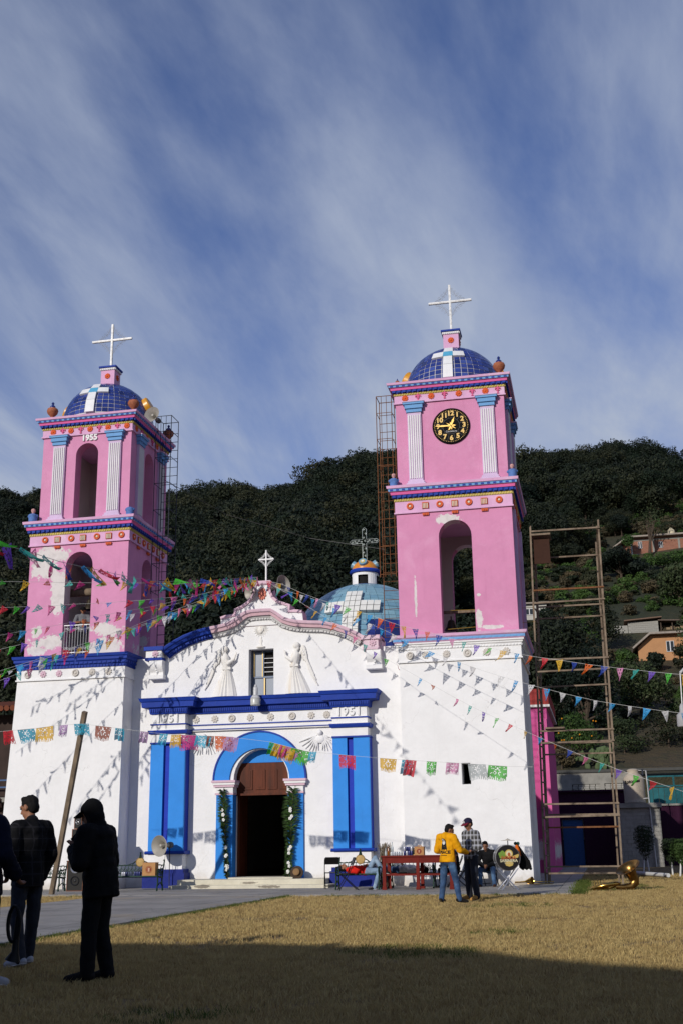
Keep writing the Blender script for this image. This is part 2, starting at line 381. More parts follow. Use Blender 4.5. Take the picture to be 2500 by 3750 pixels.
def column(parent, xc, y, z0, z1, w=.46, side=False, flutes=6):
    """fluted pilaster with stepped foot and blue capital, on a wall face"""
    def bx(m, a, b, d, zz0, zz1, mi=0):
        if side: m.box(y - .01, y + d, xc + a, xc + b, zz0, zz1, mi)
        else: m.box(xc + a, xc + b, y - d, y + .01, zz0, zz1, mi)
    h = w / 2; m = MB()
    bx(m, -h - .08, h + .08, .17, z0, z0 + .09); bx(m, -h - .04, h + .04, .14, z0 + .09, z0 + .17)
    bx(m, -h, h, .085, z0 + .17, z1 - .36)
    fw = w * .86 / (flutes * 2 - 1)
    for i in range(flutes):
        a = -w * .43 + i * 2 * fw; bx(m, a, a + fw, .115, z0 + .26, z1 - .46, 1)
    c = m.build('column', [LAVEN, plaster_bone], parent)
    k = MB(); bx(k, -h - .03, h + .03, .13, z1 - .36, z1 - .24); bx(k, -h - .07, h + .07, .18, z1 - .24, z1 - .10); bx(k, -h - .12, h + .12, .22, z1 - .10, z1 - .03)
    kk = k.build('capital', CAPB, parent)
    a = MB(); bx(a, -h - .14, h + .14, .24, z1 - .03, z1); a.build('abacus', LAVEN, parent)
plaster_bone = plaster('flute_white_paint', (.74, .73, .72, 1), streak=.1)

def stage_walls(name, x0, x1, y0, y1, z0, z1, fr, sd, mat, th=.45, back=True):
    """hollow square stage: front and back slabs full width, side slabs between; fr/sd = arch polygons or None"""
    m = MB(); rect = lambda a, b: [(a, z0), (b, z0), (b, z1), (a, z1)]
    m.slab(rect(x0, x1), fr, y0, y0 + th, 'y', (0, 0, 1)); m.slab(rect(x0, x1), fr if back else [], y1, y1 - th, 'y', (0, 0, 1))
    m.slab(rect(y0 + th, y1 - th), sd, x1, x1 - th, 'x', (0, 0, 1)); m.slab(rect(y0 + th, y1 - th), sd, x0, x0 + th, 'x', (0, 0, 1))
    return m.build(name, [mat, INTER], church, weld=0)

def pink_cornice(parent, r, z, h=.5, o=.24, fm=LILAC):
    x0, x1, y0, y1 = r; k = o
    pr = [(0, z - h), (k * .22, z - h), (k * .22, z - h * .82), (k * .34, z - h * .82), (k * .42, z - h * .60), (k * .56, z - h * .58), (k * .62, z - h * .38), (k * .82, z - h * .36), (k * .86, z - h * .2), (k * 1.0, z - h * .18), (k * 1.06, z)]
    ring_cornice(x0, x1, y0, y1, pr, [3, 3, 3, 1, 1, 2, 0, 4, 0, 0]).build('cornice', [LILAC, BLUE, HOTP, YELTR, CAPB], parent)
    dentils(x0, x1, y0, y1, k * .22, z - h * .97, z - h * .85, .085, .05, .02).build('dentil_band', YELTR, parent)
    dentils(x0, x1, y0, y1, k * .50, z - h * .78, z - h * .62, .17, .11, .03).build('scallop_band', BLUE, parent)
    dentils(x0, x1, y0, y1, k * .80, z - h * .34, z - h * .23, .19, .10, .015).build('block_band', BLUE, parent)

def frieze_band(parent, r, z0, z1, mat, out=.035, lip=True):
    x0, x1, y0, y1 = r
    pr = [(0, z0 - .045), (out + .03, z0 - .045), (out + .03, z0), (out, z0), (out, z1)] if lip else [(out, z0), (out, z1)]
    ring_cornice(x0, x1, y0, y1, pr, [0] * (len(pr) - 1)).build('frieze', mat, parent)

def tiled_dome(c, Rr, z0, elong, parent, rows, base_n, colors, nmax, cutr=.28, cam_dir=(.35, -1), gap=1.0):
    """hemisphere shell plus one raised plate per tile; the largest nmax facing the front are parts, the rest one part"""
    m = MB(); prof = [(Rr * .996 * math.cos(a), z0 + elong * .996 * math.sin(a)) for a in [math.pi / 2 * i / 28 for i in range(29)]]
    prof[-1] = (.02, prof[-1][1]); m.lathe(prof, (c[0], c[1], 0), 96)
    dome = m.build('dome', plain('dome_grout', (.55, .55, .58, 1), .8), parent, smooth=True)
    cand = []; rng = random.Random(int(c[0] * 10))
    a0 = 0.02; a1 = math.acos(cutr / Rr)
    for i in range(rows):
        t0 = a0 + (a1 - a0) * i / rows; t1 = a0 + (a1 - a0) * (i + 1) / rows
        n = base_n if t0 < .55 else (base_n * 3 // 4 if t0 < .85 else (base_n // 2 if t0 < 1.15 else base_n // 3))
        off = 0.0
        for j in range(n):
            p0 = 2 * math.pi * (j + off) / n; p1 = 2 * math.pi * (j + 1 + off) / n
            pm = (p0 + p1) / 2; fac = math.cos(pm) * cam_dir[0] + math.sin(pm) * cam_dir[1]
            cand.append((fac * math.cos((t0 + t1) / 2), i, j, t0, t1, p0, p1, rng.random()))
    cand.sort(key=lambda q: -q[0])
    rest = {}
    def tilegeo(mb, t0, t1, p0, p1, rnd):
        gt = (t1 - t0) * .075 * gap; gp = (p1 - p0) * .06 * gap
        S = lambda t, p, k: (c[0] + Rr * k * math.cos(t) * math.cos(p), c[1] + Rr * k * math.cos(t) * math.sin(p), z0 + elong * k * math.sin(t))
        A = [(t0 + gt, p0 + gp), (t0 + gt, p1 - gp), (t1 - gt, p1 - gp), (t1 - gt, p0 + gp)]
        k = 1.0065 + rnd * .003
        mb.add([S(t, p, .985) for t, p in A] + [S(t, p, k) for t, p in A], [(4, 5, 6, 7), (0, 1, 5, 4), (1, 2, 6, 5), (2, 3, 7, 6), (3, 0, 4, 7)])
    cnt = 0
    for q in cand:
        f, i, j, t0, t1, p0, p1, rnd = q
        mat = colors((t0 + t1) / 2, (p0 + p1) / 2, rnd)
        if mat is None: continue
        if f > .12 and cnt < nmax:
            mb = MB(); tilegeo(mb, t0, t1, p0, p1, rnd); mb.build('tile', mat, dome, weld=0); cnt += 1
        else:
            rest.setdefault(mat.name, (MB(), mat)); tilegeo(rest[mat.name][0], t0, t1, p0, p1, rnd)
    for k, (mb, mat) in rest.items(): tag(mb.build('tile', mat, dome, weld=0), kind='stuff')
    return dome
TILE = [plain('cobalt_tile_%d' % i, c, .16, 0, .12, 3, coat=.3) for i, c in enumerate([(.020, .036, .19, 1), (.030, .052, .25, 1), (.014, .024, .12, 1), (.045, .075, .29, 1)])]
def tower_tiles(t, p, r): return TILE[0 if r < .55 else (1 if r < .8 else (3 if r < .92 else 2))]

def curl(mb, c, r, a0, turns, y=0, rad=.008, flip=1, n=14):
    pts = [(c[0] + r * (1 - .75 * i / n) * math.cos(a0 + flip * turns * 2 * math.pi * i / n), y, c[1] + r * (1 - .75 * i / n) * math.sin(a0 + flip * turns * 2 * math.pi * i / n)) for i in range(n + 1)]
    mb.tube(pts, rad, 4)
def iron_cross(parent, x, y, z0, z1, za, arm, bar=.075, mat=IRON, scroll=.5, rz=0.0):
    m = MB(); m.box(-bar / 2, bar / 2, -.035, .035, z0, z1); m.box(-arm, -bar / 2, -.035, .035, za - bar / 2, za + bar / 2); m.box(bar / 2, arm, -.035, .035, za - bar / 2, za + bar / 2)
    m.box(-bar * .18, bar * .18, -.045, -.035, z0, z1); m.box(-arm, arm, -.0445, -.035, za - bar * .18, za + bar * .18)
    o = m.build('iron_cross', mat, parent); o.matrix_basis = Matrix.Translation((x, y, 0)) @ Matrix.Rotation(rz, 4, 'Z')
    s = MB()
    for sx in (-1, 1):
        for sz in (-1, 1):
            for k in range(5):
                f = k / 4; cx = sx * (scroll * (.14 + .8 * f)); cz = za + sz * (scroll * (.14 + .8 * (1 - f)))
                curl(s, (cx, cz), .13 * scroll, R(90 * (1 - sx) + 20), 1.2, 0, .004, sx * sz); curl(s, (cx * .78, za + (cz - za) * .78), .11 * scroll, R(90 * sz), 1.1, 0, .004, -sx * sz)
            s.tube([(sx * bar / 2, 0, za + sz * scroll * 1.15), (sx * scroll * .45, 0, za + sz * scroll * .45), (sx * scroll * 1.15, 0, za + sz * bar / 2)], .005, 4)
    so = s.build('scrollwork', THINIRON if scroll > .3 else mat, o); so['kind'] = 'stuff'
    return o

def urn(parent, x, y, z, s=1.0):
    m = MB()
    m.lathe([(.12 * s, 0), (.12 * s, .03 * s), (.07 * s, .05 * s), (.055 * s, .10 * s), (.10 * s, .15 * s), (.18 * s, .24 * s), (.205 * s, .33 * s), (.18 * s, .41 * s), (.15 * s, .43 * s)], (x, y, z), 16)
    o = m.build('urn', plain('terracotta', (.36, .12, .06, 1), .7, 0, .4, 12, .3), parent, smooth=True)
    k = MB(); k.lathe([(.13 * s, .43 * s), (.09 * s, .46 * s), (.10 * s, .50 * s), (.055 * s, .55 * s), (.03 * s, .58 * s), (.055 * s, .62 * s), (.035 * s, .66 * s), (.01, .68 * s)], (x, y, z), 12)
    k.build('lid', TILE[0], o, smooth=True)

def bust(parent, x, y, z, s=1.0, head=True):
    m = MB()
    m.lathe([(.13 * s, 0), (.135 * s, .12 * s), (.15 * s, .20 * s), (.15 * s, .235 * s), (.11 * s, .26 * s), (.06 * s, .285 * s)], (x, y, z), 14)
    for sx in (-1, 1): m.sphere((x + sx * .13 * s, y, z + .20 * s), .05 * s, 8, 6)
    o = m.build('bust', plain('bust_blue_paint', (.10, .20, .48, 1), .7, 0, .4, 14, .3), parent, smooth=True)
    if head:
        h = MB(); h.lathe([(.035 * s, .26 * s), (.04 * s, .31 * s), (.06 * s, .34 * s), (.068 * s, .39 * s), (.06 * s, .43 * s), (.02 * s, .455 * s)], (x, y, z), 10)
        h.sphere((x, y - .062 * s, z + .38 * s), .016 * s, 6, 4)
        h.build('head', plain('bust_skin_paint', (.55, .30, .28, 1), .7, 0, .3, 20), o, smooth=True)

# ---- right tower
RB = (9.18, 12.94, -.80, 3.0)
m = MB(); rect = lambda a, b, z0, z1: [(a, z0), (b, z0), (b, z1), (a, z1)]
m.slab(rect(RB[0], RB[1], -.2, 7.12), [rect(10.97, 11.24, 2.96, 3.59)], RB[2], RB[2] + .5, 'y', (0, 0, 1))
m.slab(rect(RB[2] + .5, RB[3], -.2, 7.12), [], RB[1], RB[1] - .5, 'x', (0, 0, 1)); m.slab(rect(RB[2] + .5, RB[3], -.2, 7.12), [], RB[0], RB[0] + .5, 'x', (0, 0, 1))
m.slab(rect(RB[0] + .5, RB[1] - .5, -.2, 7.12), [], RB[3], RB[3] - .4, 'y', (0, 0, 1))
rbase = m.build('tower_base', [WHITE, DARK], church, weld=0)  # inner faces painted near-black so the small window reads as unlit
wf = MB(); wf.slab(rect(10.97, 11.24, 2.96, 3.59), [rect(11.0, 11.21, 2.99, 3.56)], -.42, -.36); wf.build('window_frame', plain('grey_metal', (.12, .12, .13, 1), .5, .4), rbase)
frieze_band(rbase, RB, 6.74, 7.10, WHITE, .03)
ring_cornice(*RB, [(0, 7.09), (.05, 7.09), (.05, 7.16), (.09, 7.2), (.09, 7.235), (.13, 7.26), (.13, 7.30), (.17, 7.34), (.17, 7.42), (.22, 7.46), (.24, 7.54)], [0, 0, 0, 0, 0, 0, 1, 2, 1, 1]).build('cornice', [WHITE, LILAC, CAPB], rbase)
dentils(*RB, .05, 7.10, 7.15, .10, .06, .02).build('dentil_band', WHITE, rbase)
dentils(*RB, .165, 7.35, 7.41, .19, .11, .015).build('block_band', CAPB, rbase)
for i, (x, me) in enumerate(zip((9.52, 10.01, 10.66, 11.31, 11.91, 12.51), (DISCW, ROSW, ROSW2, DISCW, ROSW2, ROSW))):
    place('ring_ornament' if me is DISCW else 'rosette', me, rbase, x, -.832, 6.92)
for y in (-.2, .5, 1.2, 1.9, 2.6): place('rosette', ROSW, rbase, 12.975, y, 6.92, R(90))
R1 = (9.21, 12.93, -.78, 2.98)
fr = [arch_poly(10.56, 11.61, 7.56, 10.72)]; sd = [arch_poly(.58, 1.63, 7.56, 10.72)]
r1 = stage_walls('tower_stage', *R1, 7.54, 12.0, fr, sd, PINK)
frieze_band(r1, R1, 11.60, 11.97, LILAC, .035)
pink_cornice(r1, R1, 12.47, .5, .26)
for i, x in enumerate((9.67, 10.17, 10.64, 11.12, 11.58, 12.07, 12.55)):
    if i % 2 == 0: place('ring_ornament', DISC, r1, x, -.816, 11.79)
    else: place('triglyph', TRIG, r1, x, -.816, 11.78); place('guttae', GUT, r1, x, -.80, 11.50)
for i, y in enumerate((-.3, .3, .85, 1.4, 1.95, 2.5)): place('ring_ornament' if i % 2 else 'triglyph', DISC if i % 2 else TRIG, r1, 12.967, y, 11.79, R(90))
for y in (-.45, 2.4): pst = MB(); pst.box(12.93, 13.02, y, y + .25, 7.54, 11.55); pst.build('corner_strip', LAVEN, r1)
R2 = (9.28, 12.88, -.72, 2.92)
r2 = stage_walls('tower_stage', *R2, 12.47, 15.72, [], [arch_poly(.55, 1.65, 12.5, 14.4)], PINK, back=False)
frieze_band(r2, R2, 15.43, 15.72, LILAC, .035)
pink_cornice(r2, R2, 16.10, .42, .24)
for i, x in enumerate((9.61, 10.05, 10.49, 10.94, 11.41, 11.86, 12.29, 12.70)):
    place('rosette' if i % 2 == 0 else 'fleur_ornament', ROS if i % 2 == 0 else FLEUR, r2, x, -.756, 15.58)
for i, y in enumerate((-.35, .2, .75, 1.3, 1.85, 2.4)): place('rosette', ROS, r2, 12.917, y, 15.58, R(90))
column(r2, 9.90, -.72, 12.47, 15.40); column(r2, 12.31, -.72, 12.47, 15.40)
column(r2, -.05, 12.88, 12.47, 15.40, side=True); column(r2, 2.25, 12.88, 12.47, 15.40, side=True)
for x, y in ((9.17, -.90), (13.02, -.90)): bust(church, x, y, 12.475, 1.0)
# dome with cross, pedestal and crosses
def dome_set(cx, cy, Rr, zb, cross_z, arm):
    d = tiled_dome((cx, cy), Rr, zb, Rr, church, 13, 48, tower_tiles, 80, .33)
    def patch(name, t0, t1, p0, p1, mat, k0=.99, k1=1.05):
        """a raised block of the tile cross following the dome"""
        m = MB(); S = lambda t, p, k: (cx + Rr * k * math.cos(t) * math.cos(p), cy + Rr * k * math.cos(t) * math.sin(p), zb + Rr * k * math.sin(t))
        n = 3
        for a in range(n):
            u0 = p0 + (p1 - p0) * a / n; u1 = p0 + (p1 - p0) * (a + 1) / n
            A = [(t0, u0), (t0, u1), (t1, u1), (t1, u0)]
            m.add([S(t, p, k0) for t, p in A] + [S(t, p, k1) for t, p in A], [(4, 5, 6, 7), (0, 1, 5, 4), (2, 3, 7, 6), (3, 0, 4, 7), (1, 2, 6, 5)])
        m.build(name, mat, d, recalc=True)
    ct = R(-90); w = .155 / Rr
    for (t0, t1) in ((.02, .305), (.31, .52)):
        patch('cross_tile', t0, t1, ct - w / math.cos(.3), ct + w / math.cos(.3), TILEW)
    patch('cross_tile', .525, .68, ct - w / math.cos(.6), ct + w / math.cos(.6), TILEC); patch('cross_tile', .685, .86, ct - w / math.cos(.7), ct + w / math.cos(.7), TILEW)
    for sgn in (-1, 1):
        a = ct + sgn * w * 1.03 / math.cos(.6); b = ct + sgn * w * 3.4 / math.cos(.6); patch('cross_tile', .525, .68, min(a, b), max(a, b), TILEW)
    # round yellow windows on the flanks
    for ang in (R(0), R(180)):
        M = Matrix.Translation((cx, cy, zb)) @ Matrix.Rotation(ang, 4, 'Z') @ Matrix.Translation((Rr * .93, 0, Rr * .42)) @ Matrix.Rotation(R(62), 4, 'Y')
        q = MB(); q.lathe([(.36, -.1), (.36, .10), (.32, .14), (.05, .14)], (0, 0, 0), 18); me = q.mesh('round_boss', smooth=40); me.transform(M); link('round_boss', me, d, YELT)
    z = zb + Rr * .985; q = MB()
    q.box(cx - .27, cx + .27, cy - .27, cy + .27, z - .12, z + .62); pd = q.build('lantern_pedestal', LILAC, church)
    ring_cornice(cx - .27, cx + .27, cy - .27, cy + .27, [(0, z + .60), (.03, z + .60), (.03, z + .68), (.07, z + .70), (.07, z + .76)], [1, 1, 0, 0]).build('cap', [BLUE, plaster_bone], pd)
    dentils(cx - .27, cx + .27, cy - .27, cy + .27, .03, z + .61, z + .67, .07, .04, .02).build('dentil_band', plaster_bone, pd)
    place('rosette', ROS, pd, cx, cy - .27, z + .36); place('rosette', ROS, pd, cx + .27, cy, z + .36, R(90))
    iron_cross(church, cx, cy, z + .75, cross_z, cross_z - .66, arm)
TILEW = plain('white_tile', (.72, .72, .72, 1), .3, 0, .1, 3); TILEC = plain('turquoise_tile', (.09, .36, .55, 1), .3, 0, .15, 3); YELT = plain('yellow_tile', (.66, .30, .02, 1), .35, 0, .25, 9)
dome_set(11.06, 1.15, 1.72, 16.22, 20.55, .77)
urn(church, 12.78, -.72, 16.10); urn(church, 9.36, -.70, 16.10, .35); urn(church, 12.75, 2.75, 16.10); urn(church, 9.4, 2.75, 16.10)

# ---- left tower
LB = (-3.80, 0.0, -.80, 3.0)
m = MB(); m.slab(rect(LB[0], LB[1], -.2, 7.08), [], LB[2], LB[2] + .5, 'y'); m.slab(rect(LB[2] + .5, LB[3], -.2, 7.08), [], LB[1], LB[1] - .5, 'x'); m.slab(rect(LB[2] + .5, LB[3], -.2, 7.08), [], LB[0], LB[0] + .5, 'x'); m.slab(rect(LB[0] + .5, LB[1] - .5, -.2, 7.08), [], LB[3], LB[3] - .4, 'y')
# the outer wall leans outwards at its foot
for i, p in enumerate(m.v):
    if p[0] < -3.75: m.v[i] = (p[0] - .34 * (1 - max(0, p[2]) / 7.08), p[1], p[2])
lbase = m.build('tower_base', WHITE, church, weld=0)
frieze_band(lbase, LB, 6.73, 7.06, WHITE, .03)
ring_cornice(*LB, [(0, 7.05), (.045, 7.05), (.045, 7.15), (.08, 7.17), (.08, 7.26), (.13, 7.30), (.13, 7.38), (.17, 7.41), (.19, 7.50)], [0] * 8).build('cornice', BLUE, lbase)
dentils(*LB, .045, 7.06, 7.14, .11, .065, .025).build('dentil_band', BLUE, lbase); dentils(*LB, .08, 7.18, 7.25, .16, .11, .025).build('scallop_band', BLUE, lbase)
for x, me in zip((-3.43, -2.87, -2.30, -1.71, -1.12, -.54), (DISCW, ROSP, ROSP, DISCW, ROSW2, ROSW)): place('rosette' if me is not DISCW else 'ring_ornament', me, lbase, x, -.832, 6.90)
L1 = (-3.68, -.06, -.70, 2.92)
l1 = stage_walls('tower_stage', *L1, 7.50, 11.75, [arch_poly(-2.33, -1.34, 7.52, 10.60)], [arch_poly(.58, 1.57, 7.52, 10.60)], PINKL)
frieze_band(l1, L1, 11.42, 11.74, LILAC, .035)
pink_cornice(l1, L1, 12.24, .5, .24)
for i, x in enumerate((-3.13, -2.67, -2.16, -1.72, -1.21, -.77, -.31)):
    if i % 2 == 0: place('ring_ornament', DISC, l1, x, -.736, 11.58)
    else: place('triglyph', TRIG, l1, x, -.736, 11.57); place('guttae', GUT, l1, x, -.72, 11.31)
for i, y in enumerate((-.35, .1, .55, 1.0, 1.45, 1.9, 2.4)):
    if i % 2 == 0: place('ring_ornament', DISC, l1, -.024, y, 11.58, R(90))
    else: place('triglyph', TRIG, l1, -.024, y, 11.57, R(90)); place('guttae', GUT, l1, -.04, y, 11.31, R(90))
L2 = (-3.47, -.13, -.63, 2.85)
l2 = stage_walls('tower_stage', *L2, 12.24, 15.72, [arch_poly(-2.20, -1.36, 12.28, 14.66)], [arch_poly(.68, 1.54, 12.28, 14.66)], PINKL)
frieze_band(l2, L2, 15.43, 15.72, LILAC, .035)
pink_cornice(l2, L2, 16.09, .42, .24)
for i, x in enumerate((-3.10, -2.73, -2.42, -2.04, -1.69, -1.34, -1.01, -.65, -.30)): place('rosette' if i % 2 == 0 else 'fleur_ornament', ROS if i % 2 == 0 else FLEUR, l2, x, -.666, 15.585)
for i, y in enumerate((-.3, .2, .7, 1.2, 1.7, 2.2)): place('rosette' if i % 2 == 0 else 'fleur_ornament', ROS if i % 2 == 0 else FLEUR, l2, -.094, y, 15.585, R(90))
column(l2, -2.81, -.63, 12.24, 15.42); column(l2, -.71, -.63, 12.24, 15.42)
column(l2, .12, -.13, 12.24, 15.42, side=True); column(l2, 2.15, -.13, 12.24, 15.42, side=True)
text_obj('date', '1955', .30, .03, WHITE, l2, front_at(-1.70, -.65, 15.26), .012)
bust(church, -3.62, -.80, 12.245, 1.1); bust(church, -.02, -.78, 12.245, 1.0, head=False)
dome_set(-1.80, 1.11, 1.66, 16.25, 20.48, .80)
urn(church, -3.2, -.63, 16.09); urn(church, -.10, -.63, 16.09); urn(church, .0, 2.6, 16.09); urn(church, -3.2, 2.6, 16.09)

# ---- clock
mm = MB(); rot = Matrix.Rotation(R(90), 3, 'X')
mm.lathe([(.62, 0), (.62, .05), (.60, .075), (.575, .06), (.575, .045), (.01, .045)], (11.11, -.72, 14.46), 48, 0, rot)
CLK = plain('clock_black', (.004, .004, .0045, 1), .9, 0, .2); GOLD = plain('gold_paint', (.72, .46, .12, 1), .4, .3, .15, 20)
GOLDF = plain('bright_gold_numerals', (.75, .50, .16, 1), .5, 0, .08)
clock = mm.build('clock', CLK, church, smooth=50)
for h in range(1, 13):
    a = R(90 - 30 * h); text_obj('numeral', str(h), .225, .008, GOLDF, clock, front_at(11.11 + .43 * math.cos(a), -.775, 14.46 + .43 * math.sin(a)), .010)
for i in range(60):
    a = R(6 * i); q = MB(); k = .022 if i % 5 else .03
    q.obox((11.11 + .535 * math.cos(a), -.768, 14.46 + .535 * math.sin(a)), (11.11 + (.535 + k) * math.cos(a), -.768, 14.46 + (.535 + k) * math.sin(a)), .016, .012, (0, 1, 0)); q.build('minute_mark', GOLDF, clock)
def hand(ang, ln, w):
    a = R(90 - ang); d = V(math.cos(a), 0, math.sin(a)); n = V(-d.z, 0, d.x); c = V(11.11, -.80, 14.46); q = MB()
    pts = [c - d * .12 + n * w * .5, c - d * .17, c - d * .12 - n * w * .5, c + d * ln * .1 - n * w * .6, c + d * ln * .55 - n * w, c + d * ln * .7 - n * w * .45, c + d * ln, c + d * ln * .7 + n * w * .45, c + d * ln * .55 + n * w, c + d * ln * .1 + n * w * .6]
    q.prism([(p.x, p.z) for p in pts], -.805, -.79); q.build('hand', GOLD, clock)
hand(271, .56, .028); hand(22, .34, .036)
q = MB()
for i in range(8):
    a = R(i * 45 + 10); d = V(math.cos(a), math.sin(a)); n = V(-d.y, d.x); c = V(11.11, 14.46)
    pts = [c + d * .03 + n * .03, c + d * .03 - n * .03, c + d * .11 - n * .012, c + d * (.2 if i % 2 else .14), c + d * .11 + n * .012]; q.prism([(p.x, p.y) for p in pts], -.786, -.776)
q.build('sun_emblem', GOLD, clock)
text_obj('lettering', 'Candelaria', .085, .003, plain('clock_white', (.6, .6, .6, 1)), clock, front_at(11.11, -.774, 14.27))
q = MB()
for i in range(12):
    a = R(15 + 30 * i); q.obox((11.11 + .29 * math.cos(a), -.769, 14.46 + .29 * math.sin(a)), (11.11 + .5 * math.cos(a), -.769, 14.46 + .5 * math.sin(a)), .01, .006, (0, 1, 0))
q.lathe([(.285, 0), (.285, .006), (.275, .006), (.275, 0)], (11.11, -.765, 14.46), 36, 0, rot, caps=False); q.build('dial_lines', plain('clock_grey', (.08, .08, .085, 1)), clock)

# ---- facade wall with door and window openings
TOPL = [(.46, 7.62), (1.07, 7.62), (1.25, 7.76), (1.55, 7.93), (1.85, 8.07), (2.22, 8.19), (2.5, 8.26), (2.76, 8.30), (3.15, 8.36), (3.37, 8.41), (3.61, 8.53), (3.78, 8.65), (3.96, 8.76), (4.17, 8.80), (4.50, 8.81), (4.86, 8.80), (5.07, 8.67), (5.29, 8.50), (5.50, 8.42), (5.71, 8.37), (6.14, 8.32), (6.56, 8.29), (7.01, 8.19), (7.39, 8.04), (7.73, 7.87), (7.93, 7.74), (8.48, 7.73)]
WALLT = [(x, z - .07) for x, z in TOPL]
outer = [(0.0, -.2), (9.18, -.2), (9.18, 7.40), (8.48, 7.40)] + WALLT[::-1] + [(.46, 7.38), (0.0, 7.38)]
door_hole = arch_poly(3.55, 5.37, .30, 3.30, 16, .98); win_hole = rect(4.03, 4.88, 6.0, 7.52)
m = MB(); m.slab(outer, [door_hole, win_hole], 0, .7, 'y', (0, 0, 1)); facade = m.build('facade_wall', [WHITE, INTER], church, weld=0)
# nave behind: walls, vault, back
m = MB(); m.box(.02, .6, .7, 24, 0, 6.6, 0); m.box(8.6, 9.16, .7, 24, 0, 6.6, 0); m.box(.6, 8.6, 23.4, 24, 0, 6.6, 0)
m.loft([[(4.59 + 4.5 * math.cos(a), y, 6.6 + .7 * math.sin(a)) for a in [math.pi * i / 12 for i in range(13)]] for y in (.7, 24)], 1, caps=False, closed=False)
m.add([(x, 24, z) for x, z in [(4.59 + 4.5 * math.cos(math.pi * i / 12), 6.6 + .7 * math.sin(math.pi * i / 12)) for i in range(13)]], [tuple(range(13))])
m.box(.6, 8.6, .7, 23.4, -.02, .28, 2); m.build('nave', [WHITE, OFFW, plain('dark_floor_tile', (.08, .06, .05, 1))], church, weld=0, recalc=False)
def sweep(path, prof, mis, x_from=None, x_to=None):
    """moulding swept along a polyline in the facade plane; prof = (offset along the normal, y)"""
    P = [Vector(p) for p in path]; rings = []
    for i, p in enumerate(P):
        d = (P[min(i + 1, len(P) - 1)] - P[max(i - 1, 0)]).normalized(); n = Vector((-d.y, d.x))
        rings.append([(p.x + n.x * o, y, p.y + n.y * o) for o, y in prof])
    m = MB()
    for k in range(len(prof) - 1): m.loft([[r[k], r[k + 1]] for r in rings], mis[k], caps=False, closed=False)
    return m
PROF = [(-.34, .02), (-.34, -.07), (-.28, -.09), (-.25, -.13), (-.20, -.15), (-.20, -.22), (-.12, -.25), (-.09, -.31), (-.03, -.33), (0, -.33), (0.0, .75)]
pc1 = sweep(TOPL[1:8], PROF, [0] * 10).build('pediment_cornice', BLUE, church, recalc=True)
pc2 = sweep(TOPL[7:26], PROF, [1, 1, 1, 1, 2, 2, 0, 0, 0, 0]).build('pediment_cornice', [PALEP, GREYW, plaster('pediment_pink', (.66, .43, .48, 1), lightc=(.68, .57, .60, 1))], church)
q = MB()
def along(path, step):
    out = []; acc = 0
    for a, b in zip(path, path[1:]):
        a, b = Vector(a), Vector(b); l = (b - a).length; t = step - acc
        while t < l: out.append((a + (b - a) * (t / l), (b - a).normalized())); t += step
        acc = (acc + l) % step
    return out
for p, d in along(TOPL[7:26], .105):
    n = V(-d.y, d.x); c = p - n * .30; q.obox((c.x - d.x * .032, -.10, c.y - d.y * .032), (c.x + d.x * .032, -.10, c.y + d.y * .032), .05, .05, (0, 1, 0))
q.build('dentil_band', GREYW, pc2)
q = MB()
for p, d in along(TOPL[1:8], .105):
    n = V(-d.y, d.x); c = p - n * .27; q.obox((c.x - d.x * .035, -.12, c.y - d.y * .035), (c.x + d.x * .035, -.12, c.y + d.y * .035), .06, .07, (0, 1, 0))
q.build('dentil_band', BLUE, pc1)
# scroll consoles at both ends
for k, (xa, xb, top) in enumerate(((.54, 1.10, BLUE), (7.93, 8.42, PALEP))):
    q = MB(); q.box(xa, xb, -.30, .3, 7.36, 7.60); blk = q.build('console_block', WHITE if k == 0 else PALEP, church)
    q = MB(); q.box(xa - .06, xb + .06, -.36, .5, 7.60, 7.73); q.box(xa - .02, xb + .03, -.33, .2, 7.27, 7.36); q.build('console_cap', top if k == 0 else PALEP, blk)
    prof = [(0, 7.27), (-.30, 7.27), (-.33, 7.18), (-.32, 7.05), (-.26, 6.95), (-.20, 6.88), (-.19, 6.80), (-.24, 6.76), (-.24, 6.68), (-.20, 6.66), (0, 6.66)]
    xm = (xa + xb) / 2 + .08; q = MB(); q.prism(prof, xm - .23, xm + .23, 'x'); q.prism([(0, 6.8), (-.27, 6.79), (-.27, 6.66), (0, 6.65)], xm - .26, xm + .26, 'x'); q.build('console', WHITE, blk, smooth=30)
    q = MB()
    for i in range(5): q.sphere((xm + .02 * (i % 2), -.31 + .025 * i, 7.14 - i * .08), .07 - .008 * i, 8, 6, None, (.9, .5, 1.1))
    q.build('acanthus_leaf', WHITE, blk, smooth=True); place('rosette', ROSP, blk, (xa + xb) / 2 + .06, -.30, 7.48)
# attic above the cornice
AT = [(3.06, 8.3), (3.06, 8.62), (3.22, 8.67), (3.54, 8.70), (3.56, 8.88), (3.78, 8.96), (3.95, 9.07), (4.12, 9.22), (4.22, 9.42), (4.27, 9.72), (4.73, 9.72), (4.77, 9.42), (4.86, 9.22), (5.02, 9.08), (5.20, 9.01), (5.44, 8.92), (5.42, 8.72), (5.60, 8.73), (5.86, 8.70), (5.90, 8.3)]
m = MB(); m.slab(AT, [], -.05, .55, 'y', (0, 1, 0)); attic = m.build('attic', [WHITE, PALEP], church, weld=0)
sweep(AT[1:-1], [(-.055, -.05), (-.055, -.10), (.0, -.11), (.035, -.10), (.035, .56)], [0, 0, 0, 0]).build('edge_moulding', PALEP, attic)
m = MB(); m.box(4.20, 4.80, -.12, .62, 9.70, 9.80); m.build('attic_cap', PALEP, attic)
cr = rosette_mesh(.2, 10, .05); cr.materials.append(CORAL); ro = place('rosette', cr, attic, 4.50, -.05, 9.36); ro.scale = (.75, 1, 1.1)
